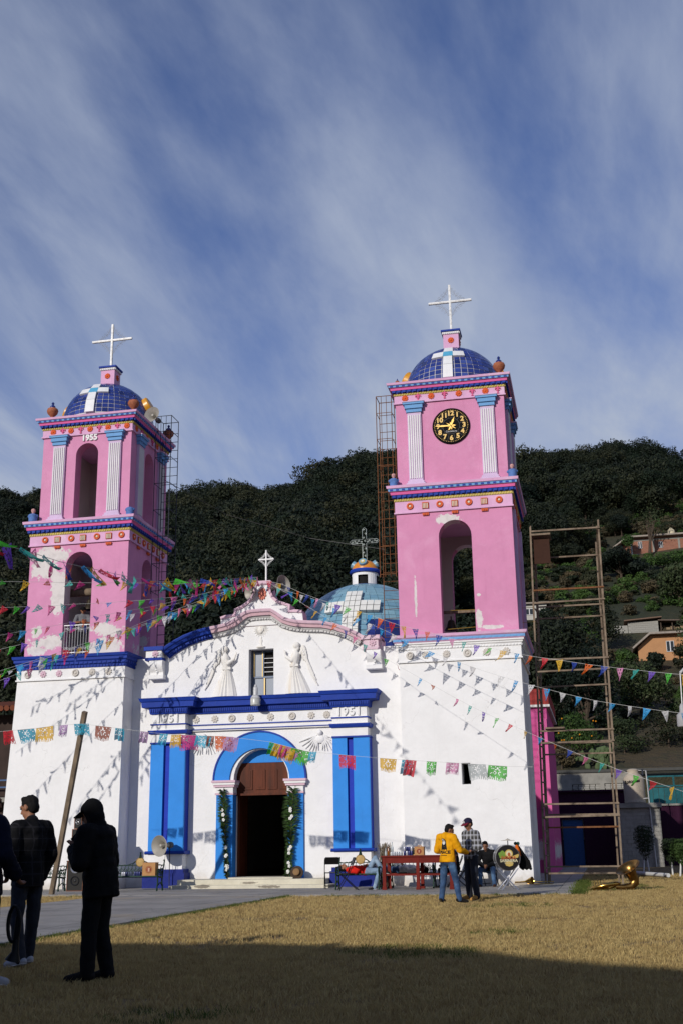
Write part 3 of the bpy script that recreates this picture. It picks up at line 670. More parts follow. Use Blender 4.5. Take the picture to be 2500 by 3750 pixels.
iron_cross(church, 4.56, .2, 9.78, 10.92, 10.60, .27, .045, WIRON, .22)
# facade window
wn = MB(); FR = plain('window_steel', (.10, .12, .16, 1), .5, .5); BR = plain('brass_frame', (.36, .27, .12, 1), .4, .5)
wn.slab(rect(4.03, 4.88, 6.0, 7.52), [rect(4.10, 4.41, 6.66, 7.46), rect(4.47, 4.81, 6.66, 7.46), rect(4.10, 4.44, 6.04, 6.60), rect(4.50, 4.81, 6.04, 6.60)], .30, .36); window = wn.build('window', FR, church)
GLS = NT('window_glass').color((.10, .13, .16, 1)).set(Roughness=.12, Specular_IOR_Level=.8).mat
GLB = NT('frosted_pane').color((.17, .20, .25, 1)).set(Roughness=.3).mat
for a, b, c, d, g in ((4.10, 4.41, 6.66, 7.46, GLB), (4.10, 4.44, 6.04, 6.60, GLB), (4.50, 4.81, 6.04, 6.60, GLB)):
    q = MB(); q.box(a, b, .34, .35, c, d); q.build('pane', g, window)
for x in (4.13, 4.42): q = MB(); q.box(x - .014, x + .014, .28, .30, 6.64, 7.48); q.build('mullion', BR, window)
q = MB(); q.box(4.47, 4.51, .28, .30, 6.02, 6.60); q.build('mullion', BR, window)
for z in (6.8, 6.95, 7.1, 7.25): q = MB(); q.box(4.47, 4.81, .31, .32, z - .008, z + .008); q.build('louvre_bar', WIRON, window)
q = MB(); q.box(4.47, 4.81, .40, .42, 6.66, 7.46); q.build('painted_dark_sheet', DARK, window)  # black sheet painted in for the shaded nave behind the open pane
# ---- portal: pilasters, entablature, arch, door, steps
def pilaster(xa, xb, g0, g1):
    q = MB(); q.box(xa - .02, xb + .02, -.36, .01, 1.14, 4.55); core = q.build('pilaster', DBLUE, church)
    for a, b in ((xa, g0), (g1, xb)): q = MB(); q.box(a, b, -.46, -.35, 1.16, 4.50); q.build('shaft', AZURE, core)
    q = MB(); q.box(xb, xb + .019, -.455, .012, 1.16, 4.50); q.build('shaft_return', AZURE, core)
    prof = [(0, 1.06), (-.46, 1.06), (-.51, 1.075), (-.53, 1.11), (-.51, 1.145), (-.46, 1.165), (0, 1.165)]
    q = MB(); q.prism(prof, xa - .09, xb + .10, 'x'); q.build('sill', BLUE, core, smooth=50)
    q = MB(); q.box(xa + .01, xb, -.44, .01, .58, 1.07); q.build('pedestal', WHITE, core)
    q = MB(); q.box(xa - .12, xb + .12, -.56, .01, -.1, .50); q.box(xa - .07, xb + .07, -.51, .01, .50, .61); q.build('plinth', PLINTH, core)
    q = MB(); q.box(xa - .02, xb + .04, -.50, .01, 4.50, 4.55); q.build('necking', BLUE, core)
pilaster(.88, 2.03, 1.32, 1.53); pilaster(6.92, 8.07, 7.38, 7.58)
def ent_run(xa, xb, prof, mis, mats, name, ends=True):
    """straight moulding with mitred returns to the wall"""
    m = MB(); k = len(prof); F = [[(xa - o, 0.005, z), (xa - o, -y, z), (xb + o, -y, z), (xb + o, 0.005, z)] for y, o, z in prof]
    for i in range(k - 1): m.loft([F[i], F[i + 1]], mis[i], caps=False, closed=False)
    m.add(F[0], [(3, 2, 1, 0)], mis[0]); m.add(F[-1], [(0, 1, 2, 3)], mis[-1])
    return m.build(name, mats, church)
# (y out, x overhang, z)
EP = [(.46, .0, 4.55), (.46, .0, 4.80), (.52, .06, 4.82), (.55, .09, 4.90), (.55, .09, 4.935), (.47, .0, 4.94), (.47, .0, 5.10), (.50, .03, 5.105), (.50, .03, 5.145), (.45, -.02, 5.15), (.45, -.02, 5.45), (.50, .04, 5.455), (.52, .06, 5.50), (.53, .08, 5.64), (.58, .13, 5.66), (.62, .30, 5.675), (.63, .32, 5.84), (.66, .35, 5.86), (.70, .40, 5.97)]
EMI = [0, 1, 1, 1, 0, 0, 1, 1, 0, 0, 1, 1, 1, 1, 1, 1, 1, 1]
for xa, xb in ((.88, 2.05), (6.92, 8.05)):
    e = ent_run(xa, xb, EP, EMI, [WHITE, BLUE], 'entablature_block')
    q = MB(); n = 17
    for i in range(n): x = xa - .05 + (xb - xa + .1) * (i + .5) / n; q.box(x - .022, x + .022, -.555, -.52, 5.52, 5.62)
    q.build('dentil_band', BLUE, e)
    text_obj('date', '1951', .36, .03, WHITE, e, front_at((xa + xb) / 2 - .02, -.478, 5.30), .006, 1.18)
EMP = [(.10, 0, 4.90), (.10, 0, 4.93), (.13, 0, 4.935), (.13, 0, 4.96), (.09, 0, 4.965), (.09, 0, 5.07), (.13, 0, 5.075), (.13, 0, 5.11), (.08, 0, 5.115), (.08, 0, 5.45), (.13, 0, 5.455), (.15, 0, 5.50), (.16, 0, 5.64), (.22, 0, 5.66), (.28, 0, 5.675), (.29, 0, 5.83), (.33, 0, 5.85), (.37, 0, 5.955)]
em = ent_run(2.03, 6.94, EMP, [0, 1, 1, 1, 0, 0, 1, 1, 0, 1, 1, 1, 1, 1, 1, 1, 1], [WHITE, BLUE], 'entablature')
q = MB()
for i in range(70): x = 2.2 + 4.6 * (i + .5) / 70; q.box(x - .022, x + .022, -.185, -.15, 5.52, 5.62)
q.build('dentil_band', BLUE, em)
for i, (x, me) in enumerate(zip((2.28, 2.92, 3.50, 4.12, 4.80, 5.52, 6.15, 6.66), (ROSW, ROSW, DISCW, ROSW, ROSW, DISCW, ROSW, ROSW2))): place('ring_ornament' if me is DISCW else 'rosette', me, em, x, -.082, 5.28)
# blue archivolt and jambs
AC, AR = 4.42, 1.50
m = MB(); o_ = arc(AC, 3.30, AR, 0, 180, 28); i_ = arc(AC, 3.30, 1.0, 180, 0, 28)
m.prism(o_ + i_, -.06, .02); archv = m.build('archivolt', AZURE, church, smooth=30)
m = MB(); m.prism(arc(AC, 3.30, AR + .055, 0, 180, 28) + arc(AC, 3.30, AR + .005, 180, 0, 28), -.085, .02); m.build('arch_edge', BLUE, archv, smooth=30)
m = MB(); m.loft([[(x, y, z) for x, z in arc(AC, 3.30, .995, 0, 180, 28)] for y in (-.055, .68)], caps=False, closed=False); m.build('intrados', AZURE, archv, recalc=False, smooth=30)
for xa, xb, cl, cr_ in ((3.01, 3.56, 2.93, 3.62), (5.37, 5.87, 5.31, 5.94)):
    m = MB(); m.box(xa, xb, -.09, .30, .1, 2.86); jb = m.build('door_jamb', AZURE, church)
    m = MB(); m.box(xa - .04, xb + .02, -.12, .30, 2.86, 2.92, 1); m.box(xa - .02, xb + .01, -.11, .3, 2.92, 3.10, 0); m.box(cl, cr_, -.16, .33, 3.10, 3.17, 1); m.box(cl - .03, cr_ + .03, -.19, .34, 3.17, 3.24, 0); m.box(cl - .06, cr_ + .05, -.22, .35, 3.24, 3.31, 1); m.build('impost', [WHITE, PALEP], jb)
# wooden door leaf over the opening
WOOD = NT('varnished_wood'); WOOD.color(WOOD.mix(WOOD.rng(WOOD.noise(4, 6, .6, stretch=(1, 1, .12)), .3, .75), (.12, .026, .008, 1), (.045, .011, .004, 1))).set(Roughness=.6, Specular_IOR_Level=.2); WOOD.bump(WOOD.noise(30, 3, stretch=(1, 1, .1)), .2); WOOD = WOOD.mat
m = MB(); m.box(3.50, 5.45, .32, .42, 2.90, 3.86); door = m.build('door_transom', WOOD, church)
for a, b in ((3.62, 4.10), (4.20, 4.52), (4.60, 4.92), (5.00, 5.34)):
    q = MB(); z0, z1 = 3.02, 3.74; c = (a + b) / 2
    for k, (dd, ins) in enumerate(((.03, 0), (.015, .035), (.04, .07))):
        q.prism([(a + ins, z0 + ins), (b - ins, z0 + ins), (b - ins, z1 - .10 - ins * .6), (c, z1 - ins), (a + ins, z1 - .10 - ins * .6)], .32 - dd, .325)
    q.build('door_panel', WOOD, door)
m = MB(); m.box(3.46, 5.48, .26, .31, 2.84, 2.905); m.build('rail', WOOD, door)
m = MB(); m.prism([(3.44, 3.86)] + [(AC + .985 * math.cos(math.pi * i / 20), 3.86 + .46 * math.sin(math.pi * i / 20)) for i in range(20, -1, -1)][0:0] + [(3.45, 3.87), (5.40, 3.87)] + [(AC + .97 * math.cos(R(36 + 108 * i / 16)), 3.30 + .98 * math.sin(R(36 + 108 * i / 16))) for i in range(17)], .34, .44); m.build('tympanum', AZURE, church)
for x, s in ((3.56, 1), (5.36, -1)):
    m = MB(); m.box(min(x, x + s * .07), max(x, x + s * .07), .45, 1.35, .30, 2.88); lf = m.build('door_leaf', WOOD, church)
# steps
m = MB()
m.box(2.02, 6.98, -1.55, .0, -.05, .15); st = m.build('step', STEPM, church)
m = MB(); m.box(2.14, 6.78, -1.15, .0, .15, .30); m.build('step', STEPM, church)
m = MB(); m.box(3.60, 5.66, -.62, .7, .30, .345); m.build('threshold', STEPM, church)

# ---- blob modelling: closed pieces merged into one skin by a voxel remesh
def evaluated(o):
    dg = bpy.context.evaluated_depsgraph_get(); dg.update(); return bpy.data.meshes.new_from_object(o.evaluated_get(dg))
def skin(mb, voxel, name, smooth=4, disp=0., dscale=.12):
    me = mb.mesh(name, recalc=False, weld=0); o = bpy.data.objects.new(name, me); col.objects.link(o)
    r = o.modifiers.new('r', 'REMESH'); r.mode = 'VOXEL'; r.voxel_size = voxel
    if smooth: s = o.modifiers.new('s', 'SMOOTH'); s.factor = .5; s.iterations = smooth
    if disp:
        tx = bpy.data.textures.get('folds_%.2f' % dscale) or bpy.data.textures.new('folds_%.2f' % dscale, 'CLOUDS'); tx.noise_scale = dscale; tx.noise_depth = 2
        d = o.modifiers.new('d', 'DISPLACE'); d.texture = tx; d.strength = disp; d.mid_level = .5; d.texture_coords = 'LOCAL'
    out = evaluated(o); bpy.data.objects.remove(o); bpy.data.meshes.remove(me); out.name = name
    for p in out.polygons: p.use_smooth = True
    return out
def cap(mb, a, b, ra, rb, n=10, sx=1., up=(0, 0, 1)):
    """tapered capsule; sx squashes it along `up` x axis"""
    a, b = Vector(a), Vector(b); d = b - a; l = d.length; d = d / l if l > 1e-6 else Vector((0, 0, 1))
    upv = Vector(up); u = (upv - d * upv.dot(d)); u = u.normalized() if u.length > 1e-3 else d.orthogonal().normalized(); w = d.cross(u)
    rings = []
    for k in (-.97, -.75, -.4): rings.append((a + d * k * ra, ra * math.sqrt(1 - k * k)))
    rings.append((a, ra)); rings.append((b, rb))
    for k in (.4, .75, .97): rings.append((b + d * k * rb, rb * math.sqrt(1 - k * k)))
    mb.loft([[c + (u * sx * math.cos(2 * math.pi * j / n) + w * math.sin(2 * math.pi * j / n)) * r for j in range(n)] for c, r in rings])
    return mb
def ell(mb, c, r, M=None):
    prof = [(max(1e-3, math.sin(math.pi * i / 8)), -math.cos(math.pi * i / 8)) for i in range(9)]
    D = Matrix.Diagonal(Vector(r)); D = (M @ D) if M is not None else D
    return mb.lathe(prof, c, 12, None, D)
# ---- reliefs
def angel(s, x):
    """praying angel; s = +1 looks to +x"""
    m = MB(); X = lambda a: x + s * a
    rings = []
    for z, w, c, d in ((6.0, .42, .0, .13), (6.25, .345, .03, .14), (6.55, .24, .07, .14), (6.85, .125, .10, .12), (6.95, .12, .10, .12)):
        n = 40; rings.append([(X(c) + w * math.cos(a) * (1 + .05 * math.cos(9 * a)), -.02 - d * max(-.1, math.sin(a)) * (1 + .12 * math.cos(18 * a)), z) for a in [2 * math.pi * i / n for i in range(n)]])
    m.loft(rings); skirt = MB(); skirt.v, skirt.f, skirt.m = m.v, m.f, m.m
    o = skirt.build('angel_relief', STAIN, church, smooth=True)
    b = MB()
    cap(b, (X(.10), -.05, 6.92), (X(.05), -.07, 7.22), .12, .15, 10, 1, (0, 1, 0)); cap(b, (X(.05), -.07, 7.3), (X(.04), -.08, 7.40), .13, .06)
    ell(b, (X(.05), -.09, 7.56), (.085, .085, .11)); ell(b, (X(.13), -.09, 7.55), (.025, .025, .025)); ell(b, (X(.01), -.07, 7.57), (.095, .09, .11)); ell(b, (X(-.02), -.07, 7.48), (.055, .06, .08))
    cap(b, (X(.06), -.14, 7.25), (X(.16), -.15, 7.07), .07, .07); cap(b, (X(.16), -.15, 7.07), (X(.36), -.13, 7.20), .075, .05)
    cap(b, (X(.36), -.13, 7.20), (X(.41), -.12, 7.33), .035, .03); cap(b, (X(.41), -.12, 7.33), (X(.46), -.11, 7.46), .03, .012); cap(b, (X(.41), -.12, 7.34), (X(.40), -.11, 7.44), .018, .01); cap(b, (X(.40), -.12, 7.32), (X(.36), -.13, 7.38), .016, .01)
    b2 = skin(b, .016, 'torso', 3); link('torso', b2, o, STAIN)
    w = MB(); w.box(X(.10) - .145, X(.10) + .145, -.155, .0, 6.87, 6.95); w.build('sash', STAIN, o)
    for k in range(9):
        f = k / 8; q = MB(); top = (X(-.12 - .17 * f), -.03, 7.44 + .14 * math.sin(math.pi * (.15 + .7 * f)) - .22 * f * f * f)
        ln = .42 + .62 * f; pts = []
        for i in range(9):
            t = i / 8; pts.append((top[0] - s * (.03 + .30 * f) * t * t - s * .05 * t, -.045 + .012 * ((i + k) % 2), top[2] - ln * t))
        q.tube(pts, [.032, .036, .036, .036, .035, .034, .032, .028, .014], 8); q.build('feather', STAIN, o, smooth=True)
    q = MB()
    for i in range(5): q.sphere((X(-.10 - .03 * i), -.05, 7.30 + .07 * math.sin(i * .9)), .06, 8, 6)
    q.build('wing_shoulder', STAIN, o, smooth=True)
angel(1, 3.20); angel(-1, 5.70)
# sunburst monstrance
q = MB(); cx, cz = 4.45, 8.17
q.lathe([(.10, 0), (.10, .05), (.07, .07)], (cx, 0, cz), 16, 0, rot); mo = q.build('monstrance_relief', STAIN, church, smooth=40)
for i in range(36):
    a = R(10 * i); q = MB(); ln = .255 if i % 2 else .21
    q.tube([(cx + .08 * math.cos(a), -.012, cz + .08 * math.sin(a)), (cx + ln * math.cos(a), -.008, cz + ln * math.sin(a))], [.012, .009], 5); q.build('ray', STAIN, mo)
q = MB(); q.lathe([(.15, 0), (.15, .04), (.05, .07), (.03, .15), (.055, .22), (.03, .3), (.035, .36)], (cx, -.01, 7.56), 12, 0, Matrix.Diagonal(Vector((1, .5, 1)))); q.sphere((cx, -.03, 8.08), .05, 8, 6); q.sphere((cx, -.04, 8.24), .04, 8, 6); q.box(cx - .05, cx + .05, -.03, 0, 8.43, 8.45); q.box(cx - .012, cx + .012, -.03, 0, 8.40, 8.50); q.build('stem', STAIN, mo, smooth=True)
# cherubs beside the arch
for s, x in ((1, 2.55), (-1, 6.42)):
    b = MB(); ell(b, (x, -.06, 4.72), (.085, .08, .10)); ell(b, (x, -.04, 4.52), (.16, .06, .14)); ell(b, (x, -.13, 4.70), (.02, .025, .02))
    o = link('cherub_relief', skin(b, .014, 'cherub_relief', 2), church, WHITE)
    for sd_ in (-1, 1):
        for k in range(7):
            q = MB(); a = R(-18 - 13 * k) if True else 0; ln = .62 - .045 * k
            d = V(sd_ * math.cos(a), 0, math.sin(a)); p0 = V(x + sd_ * .10, -.03, 4.64 - .02 * k)
            if x + d.x * ln < 2.15 and sd_ < 0 and s > 0: ln *= .45
            if x + d.x * ln > 6.85 and sd_ > 0 and s < 0: ln *= .5
            q.tube([p0, p0 + d * ln * .5 + V(0, -.01, .015), p0 + d * ln], [.024, .03, .012], 6); q.build('feather', WHITE, o, smooth=True)

# ---- crossing dome with lantern
CX, CY = 4.62, 17.5
m = MB(); m.lathe([(4.0, 7.0), (4.0, 9.35), (3.95, 9.4)], (CX, CY, 0), 8, 0, Matrix.Rotation(R(22.5), 3, 'Z')); m.build('dome_drum', WHITE, church)
SKYT = [plain('sky_tile_%d' % i, c, .3, 0, .12, 3) for i, c in enumerate([(.18, .34, .43, 1), (.21, .37, .45, 1), (.16, .31, .41, 1)])]
def cross_mask(t, p):
    x = math.cos(t) * math.cos(p) * 3.9; z = 9.4 + 4.0 * math.sin(t)
    if math.sin(p) > 0: return 0
    if (abs(x) < .34 and 10.2 < z < 12.5) or (abs(x) < 1.2 and 11.44 < z < 11.96): return 2
    if abs(x) < 2.5: return 1
    return 0
def big_tiles(t, p, r):
    c = cross_mask(t, p)
    if c == 2: return None
    if c == 1 and not (t < .42 and math.cos(p) > .16): return SKYT[int(r * 2.99)]
    return TILE[0 if r < .6 else (3 if r > .85 else 2)]
bd = tiled_dome((CX, CY), 3.9, 9.4, 4.0, church, 20, 64, big_tiles, 120, .75, gap=.45)
TW2 = plain('cream_tile', (.70, .70, .66, 1), .4, 0, .1, 4)
def bigblock(xa, xb, za, zb):
    m = MB(); n = 3
    f = lambda x, z, k: (CX + x * k, CY - math.sqrt(max(.01, (3.9 * math.cos(math.asin(min(.999, (z - 9.4) / 4.0)))) ** 2 - x * x)) * k - (k - 1) * 1.0, z + (k - 1) * 1.2)
    A = [(xa + .012, za + .012), (xb - .012, za + .012), (xb - .012, zb - .012), (xa + .012, zb - .012)]
    m.add([f(x, z, .985) for x, z in A] + [f(x, z, 1.06) for x, z in A], [(4, 5, 6, 7), (0, 1, 5, 4), (1, 2, 6, 5), (2, 3, 7, 6), (3, 0, 4, 7)]); m.build('cross_tile', TW2, bd)
for i in range(8):
    for a, b in ((-.36, -.12), (-.12, .12), (.12, .36)): bigblock(a, b, 10.2 + i * .292, 10.2 + (i + 1) * .292)
for i in range(3):
    for sgn in (-1, 1):
        a, b = sgn * (.37 + i * .28), sgn * (.37 + (i + 1) * .28)
        for k in range(2): bigblock(min(a, b), max(a, b), 11.41 + k * .28, 11.41 + (k + 1) * .28)
m = MB(); m.lathe([(.80, 13.1), (.80, 13.36)], (CX, CY, 0), 24, 1); ltn = m.build('lantern_ring', [TILE[2], TILE[0]], church)
m = MB(); n = 32
for k in range(n):
    a0, a1 = 2 * math.pi * k / n, 2 * math.pi * (k + 1) / n; am = ((a0 + a1) / 2) % (math.pi / 2)
    hole = abs(am - math.pi / 4) > math.pi / 4 - .30
    P = lambda a, z, r=.64: (CX + r * math.cos(a), CY + r * math.sin(a), z)
    for z0, z1 in (((13.84, 14.0),) if hole else ((13.36, 14.0),)): m.add([P(a0, z0), P(a1, z0), P(a1, z1), P(a0, z1)], [(0, 1, 2, 3)])
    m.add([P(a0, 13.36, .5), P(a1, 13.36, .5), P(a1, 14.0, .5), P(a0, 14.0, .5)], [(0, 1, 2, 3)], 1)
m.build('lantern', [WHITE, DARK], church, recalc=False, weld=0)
m = MB(); m.lathe([(.64, 13.98), (.74, 14.0), (.76, 14.08), (.72, 14.16), (.62, 14.18)], (CX, CY, 0), 28); m.build('lantern_cornice', BLUE, church, smooth=True)
m = MB(); m.lathe([(.63 * math.cos(a), 14.17 + .50 * math.sin(a)) for a in [math.pi / 2 * i / 10 for i in range(10)]] + [(.04, 14.68)], (CX, CY, 0), 28); lc = m.build('lantern_cap', plain('orange_tile', (.66, .24, .02, 1), .35, 0, .2, 9), church, smooth=True)
for ang in (-90, 0, 180):
    M = Matrix.Translation((CX, CY, 14.17)) @ Matrix.Rotation(R(ang), 4, 'Z') @ Matrix.Translation((.53, 0, .28)) @ Matrix.Rotation(R(58), 4, 'Y')
    for rr, h, mt in ((.20, .10, SKYT[2]), (.12, .115, YELTR), (.06, .13, TILEW)): q = MB(); q.lathe([(rr, -.1), (rr, h)], (0, 0, 0), 18); me = q.mesh('round_boss'); me.transform(M); link('round_boss', me, lc, mt)
m = MB(); GIR = plain('pale_green_iron', (.45, .50, .47, 1), .5, .2)
za, zt = 15.65, 16.36; cw = .10
def flatbar(pts): m.tube([(CX + p[0], CY, p[1]) for p in pts], .014, 4)
flatbar([(-cw, 14.62), (-cw, za - cw), (-.62, za - cw), (-.74, za), (-.62, za + cw), (-cw, za + cw), (-cw, zt - .1), (0, zt), (cw, zt - .1), (cw, za + cw), (.62, za + cw), (.74, za), (.62, za - cw), (cw, za - cw), (cw, 14.62)])
ic = m.build('iron_cross', GIR, church)
m = MB()
for i in range(9): curl(m, (CX + (.04 if i % 2 else -.04), 14.72 + i * .19), .05, R(90 * i), 1.2, CY, .009)
for i in range(5):
    for s_ in (-1, 1): curl(m, (CX + s_ * (.16 + .11 * i), za + (.03 if i % 2 else -.03)), .05, R(90 * i), 1.2, CY, .009)
m.build('scrollwork', GIR, ic)['kind'] = 'stuff'

SM = Matrix.Translation((5.49, 13.0, 8.71)) @ Matrix.Scale(.916, 4) @ Matrix.Translation((-4.62, -17.5, -9.4))
for o in list(church.children):
    if o.name.split('.')[0] in ('dome_drum', 'lantern_ring', 'lantern', 'lantern_cornice', 'lantern_cap') or o in (bd, ic): o.matrix_basis = SM
# ---- pink transept behind the right tower
m = MB(); m.box(9.17, 13.05, 14, 22, -.1, 6.9); tr = m.build('transept', plaster('transept_pink', (.52, .09, .26, 1), patch=[(12.7, .9, .5, .5)]), church)
m = MB(); m.box(9.17, 13.16, 13.9, 22.1, 6.9, 7.6); m.build('parapet', plaster('brick_red_paint', (.30, .045, .04, 1)), tr)
m = MB(); m.box(9.17, 13.20, 13.84, 22.1, 6.82, 6.92); m.build('ledge', OFFW, tr)
m = MB(); m.box(12.62, 13.04, 13.55, 14.0, -.1, 6.3); m.build('buttress', HOTP, tr)
m = MB(); m.box(-4.2, .0, 14, 22, -.1, 6.9); m.build('transept', HOTP, church)
# ================================================================== GROUND
g = NT('dry_lawn')
n1 = g.noise(.55, 5, .6); n2 = g.noise(2.6, 5, .65); n3 = g.noise(40, 4, .7)
c = g.mix(g.rng(n1, .36, .66), (.30, .20, .085, 1), (.19, .13, .05, 1))
c = g.mix(g.rng(n2, .48, .75, 0, .8), c, (.33, .215, .10, 1))
c = g.mix(g.rng(g.noise(.9, 4, .6, dist=.5), .60, .78, 0, .55), c, (.085, .095, .022, 1))
c = g.mix(g.rng(n3, .35, .65, 0, .6), c, (.11, .065, .024, 1))
g.color(c).set(Roughness=.95); g.bump(g.math('ADD', n3, g.math('MULTIPLY', g.noise(140, 2), .6)), .9, .03); LAWN = g.mat
m = MB(); s_ = 700; m.add([(-s_, -s_, 0), (s_, -s_, 0), (s_, s_, 0), (-s_, s_, 0)], [(0, 1, 2, 3)]); tag(m.build('lawn', LAWN), kind='structure')
g = NT('worn_concrete')
c = g.mix(g.rng(g.noise(.8, 6, .65), .35, .7), (.30, .285, .26, 1), (.20, .19, .175, 1)); c = g.mix(g.rng(g.noise(5, 5, .7, stretch=(.3, 1.6, 1)), .52, .7, 0, .7), c, (.15, .135, .115, 1)); c = g.mix(g.rng(g.noise(60, 3), .55, .8, 0, .5), c, (.14, .13, .12, 1))
sp = g.n('ShaderNodeSeparateXYZ'); g.l(g.tc(), sp.inputs[0]); wob = g.math('MULTIPLY', g.math('SUBTRACT', g.noise(1.5, 4), .5), .12)
jy = g.math('ABSOLUTE', g.math('SUBTRACT', g.math('FRACT', g.math('MULTIPLY', g.math('ADD', sp.outputs[1], wob), .42)), .5)); jx = g.math('ABSOLUTE', g.math('SUBTRACT', g.math('FRACT', g.math('MULTIPLY', g.math('ADD', sp.outputs[0], wob), .40)), .5))
c = g.mix(g.rng(g.math('MINIMUM', jx, jy), .0, .012, .8, 0), c, (.06, .055, .045, 1))
vo = g.n('ShaderNodeTexVoronoi', feature='DISTANCE_TO_EDGE', Scale=.7); nz = g.n('ShaderNodeTexNoise', Scale=1.2, Detail=7); g.l(g.tc(), nz.inputs['Vector']); va = g.n('ShaderNodeVectorMath', operation='ADD'); g.l(g.tc(), va.inputs[0]); g.l(nz.outputs['Color'], va.inputs[1]); g.l(va.outputs[0], vo.inputs['Vector'])
c = g.mix(g.math('MULTIPLY', g.rng(vo.outputs['Distance'], .0, .012, .8, 0), g.rng(g.noise(.5, 3), .45, .6)), c, (.06, .055, .05, 1)); c = g.mix(g.rng(g.noise(.35, 5, .7), .52, .68, 0, .55), c, (.34, .27, .17, 1))
g.color(c).set(Roughness=.85); g.bump(g.math('ADD', g.noise(12, 6, .7), g.noise(80, 3)), .5, .015); CONC = g.mat
def ragged(pts, step=.25, amp=.03):
    out = []
    for a, b in zip(pts, pts[1:] + pts[:1]):
        a, b = Vector(a), Vector(b); k = max(1, int((b - a).length / step))
        for i in range(k): p = a + (b - a) * (i / k); out.append((p.x + random.uniform(-amp, amp), p.y + random.uniform(-amp, amp)))
    return out
def slabz(poly, z, name, mat, parent=None):
    m = MB(); m.prism(poly, -.2, z, 'z'); return m.build(name, mat, parent)
tag(slabz(ragged([(-6.5, -5.1), (1.98, -5.1), (1.98, -5.9), (7.0, -6.35), (14.15, -6.35), (14.15, 26), (-6.5, 26)]), .05, 'paved_apron', CONC), kind='structure')
tag(slabz(ragged([(1.98, -5.95), (7.0, -6.4), (7.0, -41), (1.98, -41)], .3, .025), .045, 'path', CONC), kind='structure')
# ================================================================== BUNTING
def paper(name, c):
    t = NT(name); cc = t.mix(t.rng(t.noise(9, 3), .35, .7), c, dk(c, .82)); t.color(cc).set(Roughness=.6)
    tr = t.n('ShaderNodeBsdfTranslucent'); t.l(cc, tr.inputs[0]); mx = t.n('ShaderNodeMixShader'); mx.inputs[0].default_value = .3
    t.l(t.b.outputs[0], mx.inputs[1]); t.l(tr.outputs[0], mx.inputs[2]); tp = t.n('ShaderNodeBsdfTransparent'); m2 = t.n('ShaderNodeMixShader'); m2.inputs[0].default_value = .09; t.l(mx.outputs[0], m2.inputs[1]); t.l(tp.outputs[0], m2.inputs[2]); t.l(m2.outputs[0], t.o.inputs[0]); return t.mat      # thin porous tissue
PC = {k: paper('paper_' + k, v) for k, v in dict(pink=(.70, .14, .34, 1), teal=(.04, .42, .36, 1), purple=(.16, .06, .50, 1), green=(.06, .46, .03, 1), red=(.62, .02, .04, 1), yellow=(.68, .40, .02, 1),
    sky=(.03, .33, .68, 1), orange=(.72, .13, .01, 1), navy=(.02, .06, .38, 1), magenta=(.55, .03, .22, 1), white=(.72, .72, .72, 1), lilac=(.42, .24, .46, 1), brown=(.26, .055, .02, 1), aqua=(.02, .38, .55, 1), rose=(.75, .30, .52, 1), grey=(.48, .52, .52, 1)).items()}
def pennant_mesh(k, w=.25, h=.40):
    rr = random.Random(k * 13 + 5); shear = rr.uniform(-.22, .03); curl_ = rr.uniform(-.12, .12); fold = rr.uniform(.2, 1.0); ph = rr.uniform(0, 6)
    rows, cols = 15, 12; m = MB()
    def P(u, t):
        hw = w / 2 * (1 - t) * (1 if fold > .45 else .55 + .45 * t); y = curl_ * t * t + .025 * math.sin(ph + 5 * t + 2 * u) * t + (1 - fold) * .08 * u * u * (t + .15)
        return (u * hw + shear * t * t * (.6 + .4 * fold), y, -h * t * (1 - .10 * abs(shear) / .22))
    vid = {}
    def vert(i, j):
        if (i, j) not in vid: vid[(i, j)] = len(m.v); m.v.append(P(-1 + 2 * j / cols, i / rows * .985))
        return vid[(i, j)]
    pat = k % 3
    for i in range(rows):
        for j in range(cols):
            u = -1 + 2 * (j + .5) / cols; t = (i + .5) / rows; x = u * (1 - t); inner = i > 0 and abs(u) < .80 and t < .80
            if pat == 0: hole = ((i % 4) in (1, 2)) and ((j + (i // 4) * 2) % 5 in (1, 2))
            elif pat == 1:
                r = math.hypot(x * 1.25, (t - .30) * 1.5); a = math.atan2(t - .30, x); hole = (.10 < r < .36 and math.sin(8 * a) > .35) or (t > .62 and (i % 3 == 1) and (j % 3 == 1))
            else: hole = ((i + j) % 4 == 0 and i % 4 != 3) or ((i - j) % 5 == 0 and i % 4 == 1)
            if inner and hole: continue
            m.f.append([vert(i, j), vert(i + 1, j), vert(i + 1, j + 1), vert(i, j + 1)]); m.m.append(0)
    me = m.mesh('pennant', recalc=False, weld=0)
    for p in me.polygons: p.use_smooth = True
    return me
PEN = [pennant_mesh(k) for k in range(12)]
